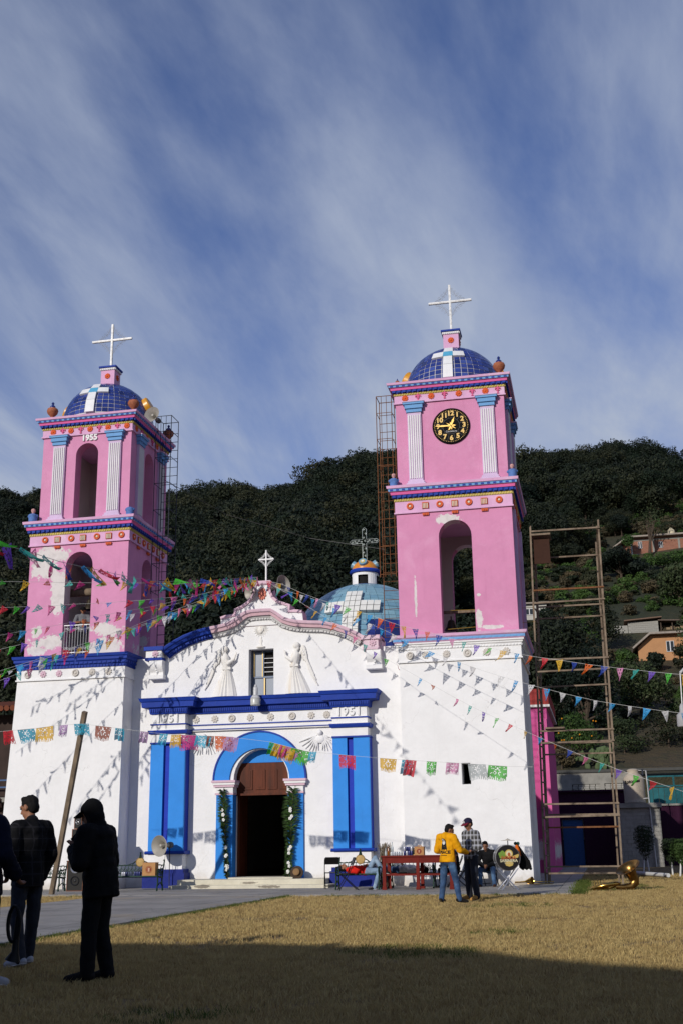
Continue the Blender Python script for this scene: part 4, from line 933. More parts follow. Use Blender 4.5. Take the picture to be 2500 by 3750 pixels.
def banner_mesh(k, w=.47, h=.39):
    rr = random.Random(k * 7 + 3); rows, cols = 16, 22; m = MB(); ph = rr.uniform(0, 6); gather = rr.choice((1., 1., .8, .55)); lift = rr.uniform(-.06, .10)
    vid = {}
    def P(u, t):
        y = (.03 + .05 * (1 - gather)) * math.sin(ph + (7 + 9 * (1 - gather)) * u + 2 * t) * (t + .1) + lift * t
        return ((u - .5) * w * gather * (1 - .10 * t * math.sin(ph)) + .04 * t * math.cos(ph), y, -h * t * (1 - .12 * abs(math.sin(3 * u + ph))))
    def vert(i, j):
        if (i, j) not in vid: vid[(i, j)] = len(m.v); m.v.append(P(j / cols, i / rows))
        return vid[(i, j)]
    for i in range(rows):
        for j in range(cols):
            u = (j + .5) / cols; t = (i + .5) / rows
            if i < 11:
                r = math.hypot((u - .5) * 1.3, t - .36); a = math.atan2(t - .36, u - .5)
                hole = (.07 < r < .22 and math.sin((7 + k % 3) * a) > .25) or (i in (3, 8) and (j * 3 + k) % 7 < 2 and r > .27) or (i in (1, 9) and j % 5 == k % 5)
                if 0 < i and 0 < j < cols - 1 and hole: continue
            elif (j + k) % 2 == 0 and k % 4 != 1 and i > 11 + (j * 5 + k) % 3: continue
            m.f.append([vert(i, j), vert(i + 1, j), vert(i + 1, j + 1), vert(i, j + 1)]); m.m.append(0)
    me = m.mesh('banner', recalc=False, weld=0)
    for p in me.polygons: p.use_smooth = True
    return me
BAN = [banner_mesh(k) for k in range(9)]
TWINE = plain('pale_twine', (.5, .5, .48, 1), .8)
def obj_mat(o, mat): 
    if not o.data.materials: o.data.materials.append(mat)
    o.material_slots[0].link = 'OBJECT'; o.material_slots[0].material = mat
def resample(pts, step, start):
    pts = [Vector(p) for p in pts]; out = []; acc = -start
    for a, b in zip(pts, pts[1:]):
        l = (b - a).length; t = -acc if acc < 0 else step - acc
        while t <= l: out.append((a + (b - a) * (t / l), (b - a).normalized())); t += step
        acc = (l - (t - step)) if True else 0
    return out
def bunting(label, pts, colors, step, seed, wind=0.0, skip=0.0, s=1.0, swing=25, extend=0.0):
    rr = random.Random(seed); pts = [Vector(p) for p in pts]
    if extend: pts.append(pts[-1] + (pts[-1] - pts[-3]).normalized() * extend)
    root = thing('bunting', label, 'bunting', tuple(pts[0]), group='strings of paper bunting')
    fine = []
    for a, b in zip(pts, pts[1:]):
        for i in range(3): fine.append(a + (b - a) * (i / 3))
    fine.append(pts[-1]); m = MB(); m.tube(fine, .0045, 4); m.build('twine', TWINE, root)
    for n, (p, d) in enumerate(resample(pts, step, .12)):
        if rr.random() < skip: continue
        o = link('pennant', PEN[rr.randrange(12)], root); obj_mat(o, PC[colors[n % len(colors)]])
        dxy = Vector((d.x, d.y, 0)).normalized()
        if dxy.x < 0: dxy = -dxy; d = -d
        yaw = math.atan2(dxy.y, dxy.x); sw = rr.gauss(0, swing); sc = s * rr.uniform(.88, 1.12)
        slope = math.asin(max(-1, min(1, d.z)))
        tw = rr.gauss(0, 22)
        M = Matrix.Translation(p) @ Matrix.Rotation(yaw, 4, 'Z') @ Matrix.Rotation(-slope * .9 + R(wind + rr.gauss(0, abs(wind) * .35 + 5)), 4, 'Y') @ Matrix.Rotation(R(sw), 4, 'X') @ Matrix.Rotation(R(tw * .6), 4, 'Z') @ Matrix.Diagonal((sc, sc, sc, 1))
        o.matrix_basis = M
    return root
S1 = [(4.57, -0.87, 9.76), (4.88, -3.29, 9.16), (5.50, -8.14, 7.99), (5.97, -11.78, 7.12), (6.31, -14.45, 6.53), (6.54, -16.20, 6.21), (6.86, -18.67, 5.79), (6.98, -19.67, 5.62), (7.05, -20.21, 5.53), (7.15, -20.92, 5.43), (7.19, -21.25, 5.39), (7.26, -21.78, 5.31), (7.32, -22.27, 5.24), (7.44, -23.23, 5.10)]
S2 = [(4.43, -0.41, 9.85), (3.80, -0.93, 9.67), (2.96, -1.63, 9.48), (2.14, -2.31, 9.36), (1.35, -2.97, 9.30), (0.03, -4.06, 9.15), (-0.69, -4.66, 9.08), (-1.31, -5.18, 9.02), (-1.98, -5.74, 8.95), (-2.27, -5.98, 8.93)]
S3 = [(4.43, -0.39, 9.82), (4.06, -0.62, 9.56), (3.47, -0.99, 9.36), (2.87, -1.36, 9.20), (2.29, -1.73, 9.07), (1.72, -2.08, 8.96), (1.15, -2.44, 8.86), (0.18, -3.04, 8.71), (-0.61, -3.54, 8.62), (-1.17, -3.89, 8.53), (-1.84, -4.30, 8.46), (-2.49, -4.71, 8.39), (-2.82, -4.91, 8.36)]
S4 = [(4.43, -0.42, 9.79), (3.83, -1.02, 9.44), (3.29, -1.55, 9.22), (2.62, -2.23, 8.88), (1.81, -3.03, 8.51), (1.21, -3.64, 8.28), (0.50, -4.34, 8.01), (-0.26, -5.10, 7.67), (-1.08, -5.92, 7.37), (-1.52, -6.36, 7.20), (-1.78, -6.62, 7.10)]
S5 = [(4.43, -0.39, 9.80), (3.68, -0.78, 9.46), (2.83, -1.23, 9.10), (2.08, -1.63, 8.86), (1.35, -2.02, 8.62), (0.65, -2.39, 8.40), (0.30, -2.58, 8.30), (-0.41, -2.95, 8.06), (-1.11, -3.32, 7.77), (-1.57, -3.56, 7.61), (-2.07, -3.83, 7.40), (-2.70, -4.16, 7.20), (-3.03, -4.34, 7.10)]
S7 = [(4.43, -0.41, 9.78), (3.76, -1.03, 9.37), (3.00, -1.72, 8.92), (2.48, -2.21, 8.60), (1.96, -2.68, 8.29), (1.46, -3.14, 7.97), (1.09, -3.48, 7.71), (1.02, -3.54, 7.72), (0.38, -4.13, 7.32), (-0.08, -4.56, 7.07), (-0.62, -5.05, 6.76), (-1.32, -5.69, 6.40), (-1.64, -5.99, 6.23), (-1.91, -6.23, 6.09)]
S8 = [(4.43, -0.39, 9.76), (3.46, -0.97, 9.28), (2.57, -1.49, 8.79), (1.76, -1.97, 8.37), (1.28, -2.26, 8.14), (0.72, -2.59, 7.86), (0.64, -2.63, 7.78), (-0.37, -3.23, 7.33), (-0.99, -3.60, 7.06), (-2.04, -4.22, 6.59), (-2.47, -4.47, 6.36), (-2.78, -4.66, 6.20)]
S9 = [(4.46, -0.38, 9.75), (3.80, -0.91, 9.36), (2.96, -1.58, 8.85), (2.14, -2.24, 8.36), (1.35, -2.87, 7.92), (0.99, -3.16, 7.71), (0.90, -3.23, 7.59), (0.07, -3.90, 7.08), (-0.54, -4.39, 6.78), (-1.31, -5.00, 6.38), (-1.56, -5.20, 6.23), (-1.90, -5.48, 6.03), (-2.19, -5.70, 5.87)]
TA = [(4.73, -0.35, 9.73), (5.35, -0.64, 9.51), (6.03, -0.96, 9.13), (6.80, -1.32, 8.76), (7.63, -1.70, 8.42), (8.35, -2.04, 8.11), (8.92, -2.31, 7.84), (9.60, -2.63, 7.52), (9.70, -2.67, 7.50), (10.40, -2.99, 7.25), (11.02, -3.28, 6.99), (11.71, -3.61, 6.72), (12.35, -3.91, 6.51), (12.98, -4.20, 6.30), (13.56, -4.47, 6.13), (14.23, -4.78, 5.96), (14.88, -5.08, 5.78), (15.66, -5.45, 5.59), (16.32, -5.75, 5.44), (17.05, -6.09, 5.28), (17.58, -6.34, 5.18)]
TB = [(4.73, -0.35, 9.72), (5.01, -0.46, 9.51), (5.53, -0.66, 9.26), (6.15, -0.90, 9.02), (6.68, -1.11, 8.78), (7.28, -1.34, 8.44), (8.15, -1.68, 7.98), (8.85, -1.95, 7.60), (9.53, -2.22, 7.22), (9.68, -2.27, 7.10), (10.49, -2.59, 6.69), (11.25, -2.88, 6.33), (11.99, -3.17, 6.00), (12.73, -3.46, 5.70), (13.53, -3.77, 5.40), (14.31, -4.07, 5.13), (15.09, -4.37, 4.88), (15.89, -4.68, 4.68), (16.70, -5.00, 4.49), (17.57, -5.33, 4.31)]
TC = [(4.77, -0.38, 9.67), (5.15, -0.59, 9.43), (5.57, -0.82, 9.16), (5.94, -1.03, 8.89), (6.22, -1.18, 8.67), (6.57, -1.38, 8.44), (6.89, -1.56, 8.22), (7.23, -1.75, 7.97), (7.53, -1.91, 7.72), (7.94, -2.14, 7.48), (8.30, -2.34, 7.16), (8.58, -2.50, 6.92), (8.96, -2.71, 6.62), (9.27, -2.89, 6.44), (9.64, -3.09, 6.19), (9.67, -3.11, 6.17), (10.36, -3.49, 5.73), (11.02, -3.86, 5.30), (11.75, -4.26, 4.85), (12.47, -4.67, 4.46), (13.22, -5.08, 4.06), (13.91, -5.47, 3.70), (14.71, -5.92, 3.30), (15.44, -6.32, 2.96), (16.18, -6.74, 2.65), (16.92, -7.15, 2.35), (17.21, -7.31, 2.22)]
TD = [(-1.49, -6.95, 4.40), (-1.02, -6.90, 4.40), (-0.47, -6.87, 4.43), (0.05, -6.84, 4.46), (0.55, -6.81, 4.51), (1.33, -6.76, 4.54), (1.96, -6.72, 4.45), (2.43, -6.70, 4.38), (2.89, -6.67, 4.31), (3.35, -6.64, 4.24), (3.96, -6.60, 4.17), (4.56, -6.57, 4.13), (5.39, -6.52, 4.08), (6.55, -6.44, 3.91), (7.53, -6.38, 3.64), (8.74, -6.31, 3.49), (9.69, -6.24, 3.39), (10.54, -6.19, 3.31), (11.77, -6.11, 3.21), (12.73, -6.04, 3.12), (13.36, -6.00, 3.09), (13.28, 0.25, 4.05)]
MULTI = ['pink', 'teal', 'purple', 'green', 'red', 'yellow', 'sky', 'orange', 'navy', 'magenta', 'teal']
M2 = ['teal', 'navy', 'orange', 'purple', 'yellow', 'red', 'green', 'sky', 'magenta']
bunting('topmost long string of big colourful pennants running from the gable towards upper left', S1, MULTI, .48, 1, 22, .03, .95, 30, 2.5)
bunting('second string of colourful pennants below the topmost, crossing the left tower arch', S2, M2, .34, 2, 26, .08, .85, 35, 3)
bunting('third string of colourful pennants from the gable, crossing above the man on the balcony', S3, MULTI[3:] + MULTI[:3], .35, 3, 24, .06, .86, 30, 3)
bunting('fourth string of small pennants from the gable, passing the balcony man at chest height', S4, M2[4:] + M2[:4], .38, 4, 20, .10, .76, 35, 3)
bunting('fifth string of small pennants from the gable, passing the balcony railing top', S5, MULTI[5:] + MULTI[:5] + ['white'], .38, 5, 18, .12, .74, 35, 3)
bunting('sixth string of pennants from the gable, crossing the balcony railing foot', S7, ['white', 'pink', 'sky', 'green', 'navy', 'red', 'yellow'], .36, 6, 14, .08, .78, 30, 3)
bunting('seventh string of pennants from the gable, crossing the left blue cornice', S8, ['orange', 'sky', 'white', 'yellow', 'red', 'teal', 'green'], .36, 7, 12, .10, .78, 30, 3)
bunting('lowest left string of pennants from the gable, reaching below the left blue cornice', S9, MULTI[2:] + ['white'] + MULTI[:2], .36, 8, 12, .05, .78, 30, 3)
bunting('upper right string of multicoloured pennants from the gable across the clock tower base', TA, ['red', 'yellow', 'navy', 'orange', 'navy', 'rose', 'teal', 'purple', 'green', 'yellow', 'sky', 'orange'], .44, 9, -4, .03, .82, 16, 1.5)
bunting('right string of alternating sky blue and white pennants', TB, ['sky', 'white'], .48, 10, -4, .02, .80, 18, 1.5)
bunting('lowest right string of small multicoloured pennants falling towards the water tank', TC, ['pink', 'teal', 'purple', 'green', 'red', 'yellow', 'sky', 'orange', 'navy'], .48, 11, -8, .06, .68, 30, 1.5)
# low string of cut-paper banners
root = thing('bunting', 'low string of rectangular cut paper banners passing the leaning post and the doorway', 'bunting', TD[0], group='strings of paper bunting')
m = MB(); m.tube(TD, .0045, 4); m.build('twine', TWINE, root)
BX = [(-0.78, 'red'), (-0.27, 'aqua'), (0.28, 'yellow'), (0.83, 'lilac'), (1.33, 'aqua'), (1.96, 'brown'), (2.43, 'aqua'), (3.12, 'lilac'), (3.66, 'aqua'), (4.00, 'yellow'), (4.34, 'magenta'), (4.78, 'aqua'), (4.95, 'brown'), (5.33, 'orange'), (5.50, 'lilac'), (6.69, 'green'), (6.81, 'yellow'), (6.95, 'magenta'), (7.08, 'yellow'), (7.22, 'rose'), (7.39, 'green'), (7.72, 'aqua'), (8.62, 'red'), (9.69, 'yellow'), (10.18, 'aqua'), (10.28, 'red'), (10.81, 'green'), (11.35, 'rose'), (11.96, 'grey'), (12.49, 'green')]
rr = random.Random(5)
for i, (x, c) in enumerate(BX):
    for a, b in zip(TD, TD[1:]):
        if a[0] <= x <= b[0]:
            f = (x - a[0]) / (b[0] - a[0]); p = Vector(a) + (Vector(b) - Vector(a)) * f
            o = link('banner', BAN[(i * 5 + 2) % 9], root); obj_mat(o, PC[c]); sc = rr.uniform(.85, 1.1)
            o.matrix_basis = Matrix.Translation(p + Vector((0, rr.uniform(-.01, .01), 0))) @ Matrix.Rotation(math.atan2(b[2] - a[2], b[0] - a[0]) * -1, 4, 'Y') @ Matrix.Rotation(R(rr.gauss(0, 10)), 4, 'X') @ Matrix.Rotation(R(rr.gauss(0, 8)), 4, 'Z') @ Matrix.Diagonal((sc, sc, sc, 1)); break
# ================================================================== PEOPLE
from mathutils.bvhtree import BVHTree
def cloth(name, c, rough=.85, var=.2, bs=90):
    t = NT(name); t.color(t.mix(t.rng(t.noise(7, 4), .3, .75), c, dk(c, 1 - var))).set(Roughness=rough, Specular_IOR_Level=.12); t.bump(t.math('ADD', t.noise(bs, 3), t.math('MULTIPLY', t.noise(14, 3), 1.5)), .35, .012); return t.mat
SKIN = plain('brown_skin', (.27, .125, .07, 1), .55, 0, .2, 12); HAIR = plain('black_hair', (.006, .005, .0045, 1), .8, 0, .4, 60, .5, 120)
BLK = cloth('black_cloth', (.005, .005, .0055, 1)); NAVYC = cloth('navy_cloth', (.005, .007, .018, 1)); BLK2 = cloth('charcoal_cloth', (.008, .008, .009, 1))
YEL = cloth('yellow_fleece', (.72, .33, .006, 1)); REDC = cloth('red_fleece', (.58, .018, .010, 1)); GREYC = cloth('grey_jersey', (.15, .15, .16, 1)); WHC = cloth('white_cotton', (.62, .62, .63, 1))
TAN = cloth('tan_suede', (.42, .22, .06, 1)); DKSH = cloth('dark_shoe', (.016, .014, .013, 1)); SHW = cloth('white_leather', (.40, .40, .42, 1)); MAROON = cloth('maroon_cloth', (.16, .012, .03, 1))
def denim(name, c, fade):
    t = NT(name); sp = t.n('ShaderNodeSeparateXYZ'); t.l(t.tc(), sp.inputs[0])
    a = t.mix(t.rng(t.noise(6, 5, .6), .35, .7), c, dk(c, .6)); a = t.mix(t.rng(t.noise(3.2, 3), .50, .72, 0, .75), a, fade); t.color(a).set(Roughness=.85); t.bump(t.math('ADD', t.noise(200, 2), t.noise(16, 3)), .4, .01); return t.mat
JEAN = denim('blue_jeans', (.030, .075, .17, 1), (.10, .20, .34, 1)); JEANL = denim('light_jeans', (.20, .30, .42, 1), (.34, .44, .54, 1)); JEAND = denim('dark_jeans', (.006, .009, .018, 1), (.014, .022, .045, 1))
def plaid(name, base, dark, light, sc=9., dim=1.):
    t = NT(name); sp = t.n('ShaderNodeSeparateXYZ'); t.l(t.tc(), sp.inputs[0])
    def stripes(o, w, ph): return t.math('LESS_THAN', t.math('FRACT', t.math('ADD', t.math('MULTIPLY', o, sc), ph)), w)
    diag = t.math('ADD', sp.outputs[0], t.math('MULTIPLY', sp.outputs[1], .8))
    h = stripes(sp.outputs[2], .5, 0.); v = stripes(diag, .5, .1)
    c = t.mix(t.math('MULTIPLY', t.math('ADD', h, v), .5), base, dark)
    lh = stripes(sp.outputs[2], .10, .25); lv = stripes(diag, .10, .35); c = t.mix(t.math('MULTIPLY', t.math('MAXIMUM', lh, lv), .75), c, light)
    t.color(c).set(Roughness=.9, Specular_IOR_Level=.12); t.bump(t.noise(16, 3), .4, .01); return t.mat
PLAID = plaid('grey_plaid_flannel', (.20, .20, .20, 1), (.040, .040, .038, 1), (.52, .54, .62, 1)); PLAIDD = plaid('dark_plaid_flannel', (.008, .008, .009, 1), (.005, .005, .006, 1), (.022, .021, .025, 1), 8.)
def mid(a, b, t=.5): return Vector(a) + (Vector(b) - Vector(a)) * t
BASE = dict(pelvis=(0, 0, .94), neck=(0, -.01, 1.445), head=(0, .025, 1.60), face=(0, 1, 0), lat=(1, 0, 0), shL=(-.185, -.01, 1.395), shR=(.185, -.01, 1.395), elL=(-.235, -.04, 1.12), elR=(.235, -.04, 1.12),
    wrL=(-.235, .05, .87), wrR=(.235, .05, .87), hipL=(-.085, 0, .90), hipR=(.085, 0, .90), knL=(-.10, .02, .49), knR=(.10, .02, .49), anL=(-.11, -.02, .09), anR=(.11, -.02, .09), toeL=(-.13, .15, .035), toeR=(.13, .15, .035), hdL=None, hdR=None, crown=None)
def person(label, loc, rz, pose, look, s=1.0, group=None, voxel=.011):
    J = dict(BASE); J.update(pose)
    J = {k: (Vector(v) * (1 if k in ('face', 'lat', 'hdL', 'hdR', 'crown') else s) if v is not None else None) for k, v in J.items()}
    root = thing('person', label, 'person', (0, 0, 0), 0, group)
    P, Nk, Hd = J['pelvis'], J['neck'], J['head']; lat = J['lat'].normalized(); up = (Nk - P).normalized(); fw = up.cross(lat).normalized(); lat = fw.cross(up).normalized()
    T = Matrix((lat, fw, up)).transposed()
    hu = (J['crown'] or (Hd - Nk)).normalized(); hf = (J['face'] - hu * J['face'].dot(hu)).normalized(); hl = hf.cross(hu).normalized(); H = Matrix((hl, hf, hu)).transposed()
    tl = (Nk - P).length
    def torso(m, g, hem=0.0):
        pt = lambda k, f=0: P + up * tl * k + fw * f
        ell(m, pt(.06), (.158 * s + g, .118 * s + g, .11 * s), T); ell(m, pt(.28), (.148 * s + g, .112 * s + g, .17 * s), T); ell(m, pt(.58, .005), (.168 * s + g, .12 * s + g, .20 * s), T); ell(m, pt(.82, -.005), (.165 * s + g, .10 * s + g, .12 * s), T)
        cap(m, mid(J['shL'], J['shR'], .12), mid(J['shL'], J['shR'], .88), .062 * s + g, .062 * s + g)
    # ---- body
    b = MB(); torso(b, -.012)
    cap(b, Nk - up * .06, Hd - hu * .06 * s, .056 * s, .052 * s)
    hp = lambda x, y, z: Hd + hl * x * s + hf * y * s + hu * z * s
    ell(b, hp(0, -.008, .02), (.076 * s, .096 * s, .098 * s), H); ell(b, hp(0, .035, -.045), (.056 * s, .058 * s, .068 * s), H); ell(b, hp(0, .062, -.088), (.026 * s, .024 * s, .022 * s), H)
    cap(b, hp(0, .092, .022), hp(0, .110, -.022), .010 * s, .015 * s, 8); ell(b, hp(0, .088, -.056), (.024 * s, .012 * s, .010 * s), H)
    ell(b, hp(-.03, .082, .035), (.026 * s, .014 * s, .010 * s), H); ell(b, hp(.03, .082, .035), (.026 * s, .014 * s, .010 * s), H)
    for k in (-1, 1): ell(b, hp(k * .078, -.008, -.012), (.012 * s, .022 * s, .033 * s), H)
    for sd in 'LR':
        sh, el, wr = J['sh' + sd], J['el' + sd], J['wr' + sd]; cap(b, sh, el, .048 * s, .040 * s); cap(b, el, wr, .040 * s, .028 * s)
        d = (J['hd' + sd] or (wr - el)).normalized(); k = -1 if sd == 'L' else 1
        sidev = d.cross(fw); sidev = sidev.normalized() if sidev.length > .2 else lat; nrm = sidev.cross(d).normalized()
        pc_ = wr + d * .05 * s; cap(b, wr, wr + d * .085 * s, .026 * s, .034 * s, 10, .55, nrm)
        for q, (off, ln) in enumerate(((-.030, .070), (-.010, .080), (.010, .078), (.029, .062))):
            a0 = wr + d * .088 * s + sidev * off * s; a1 = a0 + (d * .8 + nrm * .45) * ln * .55 * s; a2 = a1 + (d * .35 + nrm * .8) * ln * .5 * s; cap(b, a0, a1, .0105 * s, .0095 * s, 7); cap(b, a1, a2, .0095 * s, .0085 * s, 7)
        t0 = wr + d * .03 * s + sidev * k * -.026 * s; t1 = t0 + (d * .6 - sidev * k * .6) * .045 * s; cap(b, t0, t1, .012 * s, .0105 * s, 7); cap(b, t1, t1 + (d * .8 + nrm * .3) * .03 * s, .0105 * s, .009 * s, 7)
        hi, kn, an, to = J['hip' + sd], J['kn' + sd], J['an' + sd], J['toe' + sd]
        cap(b, hi, kn, .078 * s, .052 * s); cap(b, kn, mid(kn, an, .35), .052 * s, .053 * s); cap(b, mid(kn, an, .35), an, .053 * s, .034 * s); cap(b, an, to, .036 * s, .028 * s)
    bo = link('body', skin(b, voxel, 'body', 2), root, SKIN)
    # ---- eyes
    for k in (-1, 1): e = MB(); e.sphere(hp(k * .031, .087, .018), .011 * s, 8, 6); e.build('eye', EYE, bo, smooth=True)
    # ---- clothes
    g = look.get('bulk', .018); parts = {}
    m = MB(); torso(m, g)
    sl = look.get('sleeve', 1.0)
    for sd in 'LR':
        sh, el, wr = J['sh' + sd], J['el' + sd], J['wr' + sd]; cap(m, sh, el, .056 * s + g, .046 * s + g)
        if sl >= 1: cap(m, el, mid(el, wr, .96), .047 * s + g, .033 * s + g * .9)
        else: m.v, m.f, m.m = m.v, m.f, m.m
    if sl < 1:
        m = MB(); torso(m, g)
        for sd in 'LR': cap(m, J['sh' + sd], mid(J['sh' + sd], J['el' + sd], sl), .056 * s + g, .056 * s + g)
    if look.get('collar', True): cap(m, Nk - up * .045 * s, Nk + up * .012 * s, .075 * s + g * .5, .066 * s + g * .4)
    if look.get('hood') == 'down':
        cap(m, Nk + fw * -.045 * s - lat * .06 * s, Nk - fw * .10 * s + up * .01 * s, .06 * s, .075 * s); cap(m, Nk + fw * -.045 * s + lat * .06 * s, Nk - fw * .10 * s + up * .01 * s, .06 * s, .075 * s); cap(m, Nk - fw * .10 * s, Nk - fw * .12 * s - up * .06 * s, .07 * s, .06 * s)
    k = look.get('hem', 0.0)
    if not look.get('lying') and abs(P.z - .94 * s) < .1: m.loft([[P + up * z_ + lat * (.152 * s + g) * w_ * math.cos(2 * math.pi * i / 18) + fw * (.118 * s + g) * w_ * math.sin(2 * math.pi * i / 18) for i in range(18)] for z_, w_ in ((.14, .9), (.05, 1.0), (-k - .03, 1.04), (-k - .05, 1.02))])
    sm = skin(m, .013, 'shirt', 3, look.get('fold', .018), .11); top = link(look.get('top_name', 'shirt'), sm, root, look['top'])
    m = MB(); tb = look.get('legw', .012)
    ell(m, P - up * .02, (.152 * s + tb, .118 * s + tb, .13 * s), T)
    for sd in 'LR':
        hi, kn, an = J['hip' + sd], J['kn' + sd], J['an' + sd]; d = (an - kn).normalized(); cap(m, hi, kn, .086 * s + tb, .060 * s + tb); cap(m, kn, an + d * .0, .060 * s + tb, .046 * s + tb * 1.2)
    link('trousers', skin(m, .013, 'trousers', 3, .02, .09), root, look['legs'])
    for sd in 'LR':
        an, to = J['an' + sd], J['toe' + sd]; f = (to - an); sole = V(0, 0, 1); m = MB()
        heel = an - f.normalized() * .045 * s; cap(m, an + V(0, 0, .0), an + (to - an) * .25, .046 * s, .046 * s); cap(m, heel - V(0, 0, .03 * s) * (1 if not look.get('lying') else 0), to, .042 * s, .040 * s, 10); cap(m, mid(heel, to, .5), to, .042 * s, .044 * s)
        sh = link('shoe', skin(m, .012, 'shoe', 2), root, look.get('shoe', DKSH))
        if look.get('sole'): q = MB(); cap(q, heel - V(0, 0, .052 * s), to - V(0, 0, .022 * s), .038 * s, .042 * s, 12, .35, (0, 0, 1)); q.build('sole', look['sole'], sh, smooth=True)
    # ---- hair, cap, hood
    m = MB(); ell(m, hp(0, -.020, .040), (.084 * s, .098 * s, .092 * s), H); ell(m, hp(0, -.05, -.01), (.078 * s, .062 * s, .075 * s), H)
    if look.get('tuft'): 
        for i in range(7): ell(m, hp(-.05 + .017 * i, .05 - .012 * abs(i - 3), .095 + .012 * (i % 2)), (.03 * s, .035 * s, .025 * s), H)
    link('hair', skin(m, .011, 'hair', 1, .014, .03), root, HAIR)
    if look.get('cap'):
        m = MB(); c1, c2 = look['cap']; rings = []
        for i in range(7):
            a = R(-8 + 15.6 * i); rings.append([hp(.094 * math.cos(a) * math.cos(t), -.012 + .112 * math.cos(a) * math.sin(t), .045 + .088 * math.sin(a)) for t in [2 * math.pi * j / 20 for j in range(20)]])
        m.loft(rings); co = m.build('cap', c1, root, smooth=True); m = MB(); n = 9; A = []; B = []
        for i in range(n):
            t = R(20 + 140 * i / (n - 1)); A.append(hp(.094 * math.cos(t), .100 * math.sin(t), .042)); B.append(hp(.085 * math.cos(t), .06 + .135 * math.sin(t), .028 - .012 * abs(math.cos(t))))
        up_ = hu * .008 * s; m.loft([A, B, [p + up_ for p in B], [p + up_ for p in A]], caps=False, closed=False); m.build('brim', c2, co, smooth=True)
        if look.get('badge'): q = MB(); q.obox(hp(-.03, .098, .085), hp(.03, .098, .085), .012, .05 * s, hu); q.build('badge', WHC, co)
    if look.get('hood') == 'up':
        m = MB(); ell(m, hp(0, -.03, .03), (.105 * s, .105 * s, .118 * s), H); ell(m, hp(0, -.035, -.05), (.098 * s, .095 * s, .10 * s), H); cap(m, Nk - up * .06, hp(0, -.03, -.05), .10 * s, .085 * s); link('hood', skin(m, .013, 'hood', 2, .012, .08), root, look['top'])
    root.location = loc; root.rotation_euler = (0, 0, rz)
    return root, top
EYE = plain('dark_eye', (.01, .008, .007, 1), .2)
def decal(flat, target, M, direction, mat, name, parent, lift=.006):
    """lay a flat print onto a curved garment"""
    bv = BVHTree.FromPolygons([v.co for v in target.data.vertices], [p.vertices for p in target.data.polygons])
    bm = bmesh.new(); bm.from_mesh(flat); bmesh.ops.triangulate(bm, faces=bm.faces); bmesh.ops.subdivide_edges(bm, edges=[e for e in bm.edges if e.calc_length() > .02], cuts=2); bm.transform(M); d = Vector(direction)
    for v in bm.verts:
        h = bv.ray_cast(v.co - d * .5, d)
        if h[0] is not None: v.co = h[0] - d * lift
    me = bpy.data.meshes.new(name); bm.to_mesh(me); bm.free(); return link(name, me, parent, mat)

# foreground, in the shade
person('man in black hooded jacket and cap, head bowed over his phone, at lower left', (10.13, -25.24, 0), R(82),
    dict(pelvis=(0, -.02, .94), neck=(0, .03, 1.43), head=(0, .12, 1.565), face=(0, .8, -.55), shL=(-.19, .05, 1.37), shR=(.19, .05, 1.37), elL=(-.26, .06, 1.10), elR=(.26, .04, 1.10), wrL=(-.07, .26, 1.22), wrR=(.09, .25, 1.19), hdL=(.4, .4, .6), hdR=(-.4, .4, .6), anL=(-.11, .02, .09), toeL=(-.13, .22, .035), anR=(.12, -.06, .09), toeR=(.13, .12, .035), crown=(0, .35, .94)),
    dict(top=BLK, legs=BLK2, bulk=.045, hood='up', cap=(BLK, BLK), top_name='jacket', hem=.12, legw=.022, fold=.03))
q = MB(); q.obox((9.80, -25.16, 1.30), (9.87, -25.16, 1.37), .075, .010, (0, 1, 0)); tag(q.build('phone', plain('phone_black', (.01, .01, .01, 1), .2)), 'dark phone held by the man in the black hooded jacket', 'phone')
person('man in dark plaid jacket and white sneakers, standing between two others at lower left', (8.70, -23.9, 0), R(62),
    dict(head=(.0, .05, 1.60), face=(-.3, 1, -.25), elR=(.245, -.05, 1.13), wrR=(.225, .07, .88), elL=(-.25, -.04, 1.12), wrL=(-.16, .14, .92), anR=(.11, .08, .09), toeR=(.13, .27, .035), anL=(-.11, -.10, .09), toeL=(-.14, .07, .035)),
    dict(top=PLAIDD, legs=JEAND, bulk=.024, top_name='jacket', hem=.10, shoe=SHW, sole=WHC, tuft=True, fold=.025), 1.055)
person('man in navy jacket and white sneakers cut off by the left picture edge', (9.17, -25.75, 0), R(-20),
    dict(face=(.3, 1, -.1), elR=(.30, -.03, 1.13), wrR=(.25, .16, .95), toeR=(.17, .19, .035), anR=(.15, .03, .09)),
    dict(top=NAVYC, legs=BLK2, bulk=.04, top_name='jacket', hem=.12, legw=.03, shoe=SHW, sole=WHC, fold=.025), 1.05)
# by the table
yroot, ytop = person('man in yellow hoodie with printed back and blue jeans, standing on the lawn', (11.62, -10.1, 0), R(-28),
    dict(pelvis=(0, 0, .93), neck=(.0, .03, 1.42), head=(.03, .07, 1.555), face=(.75, .9, -.2), elR=(.27, .10, 1.12), wrR=(.26, .38, 1.07), hdR=(.1, 1, 0), elL=(-.29, .02, 1.12), wrL=(-.17, .27, 1.08), anL=(-.16, -.06, .09), toeL=(-.20, .10, .035), knL=(-.13, .0, .49), anR=(.26, .02, .09), knR=(.17, .05, .49), toeR=(.36, .16, .035)),
    dict(top=YEL, legs=JEAN, bulk=.03, hood='down', top_name='hoodie', tuft=True, hem=.02, fold=.03), .985)
INK = plain('black_print', (.012, .012, .012, 1), .8); INKW = plain('white_print', (.6, .6, .6, 1), .8)
BK = Matrix.Rotation(R(90), 4, 'X')      # flat XY print turned upright, facing -Y
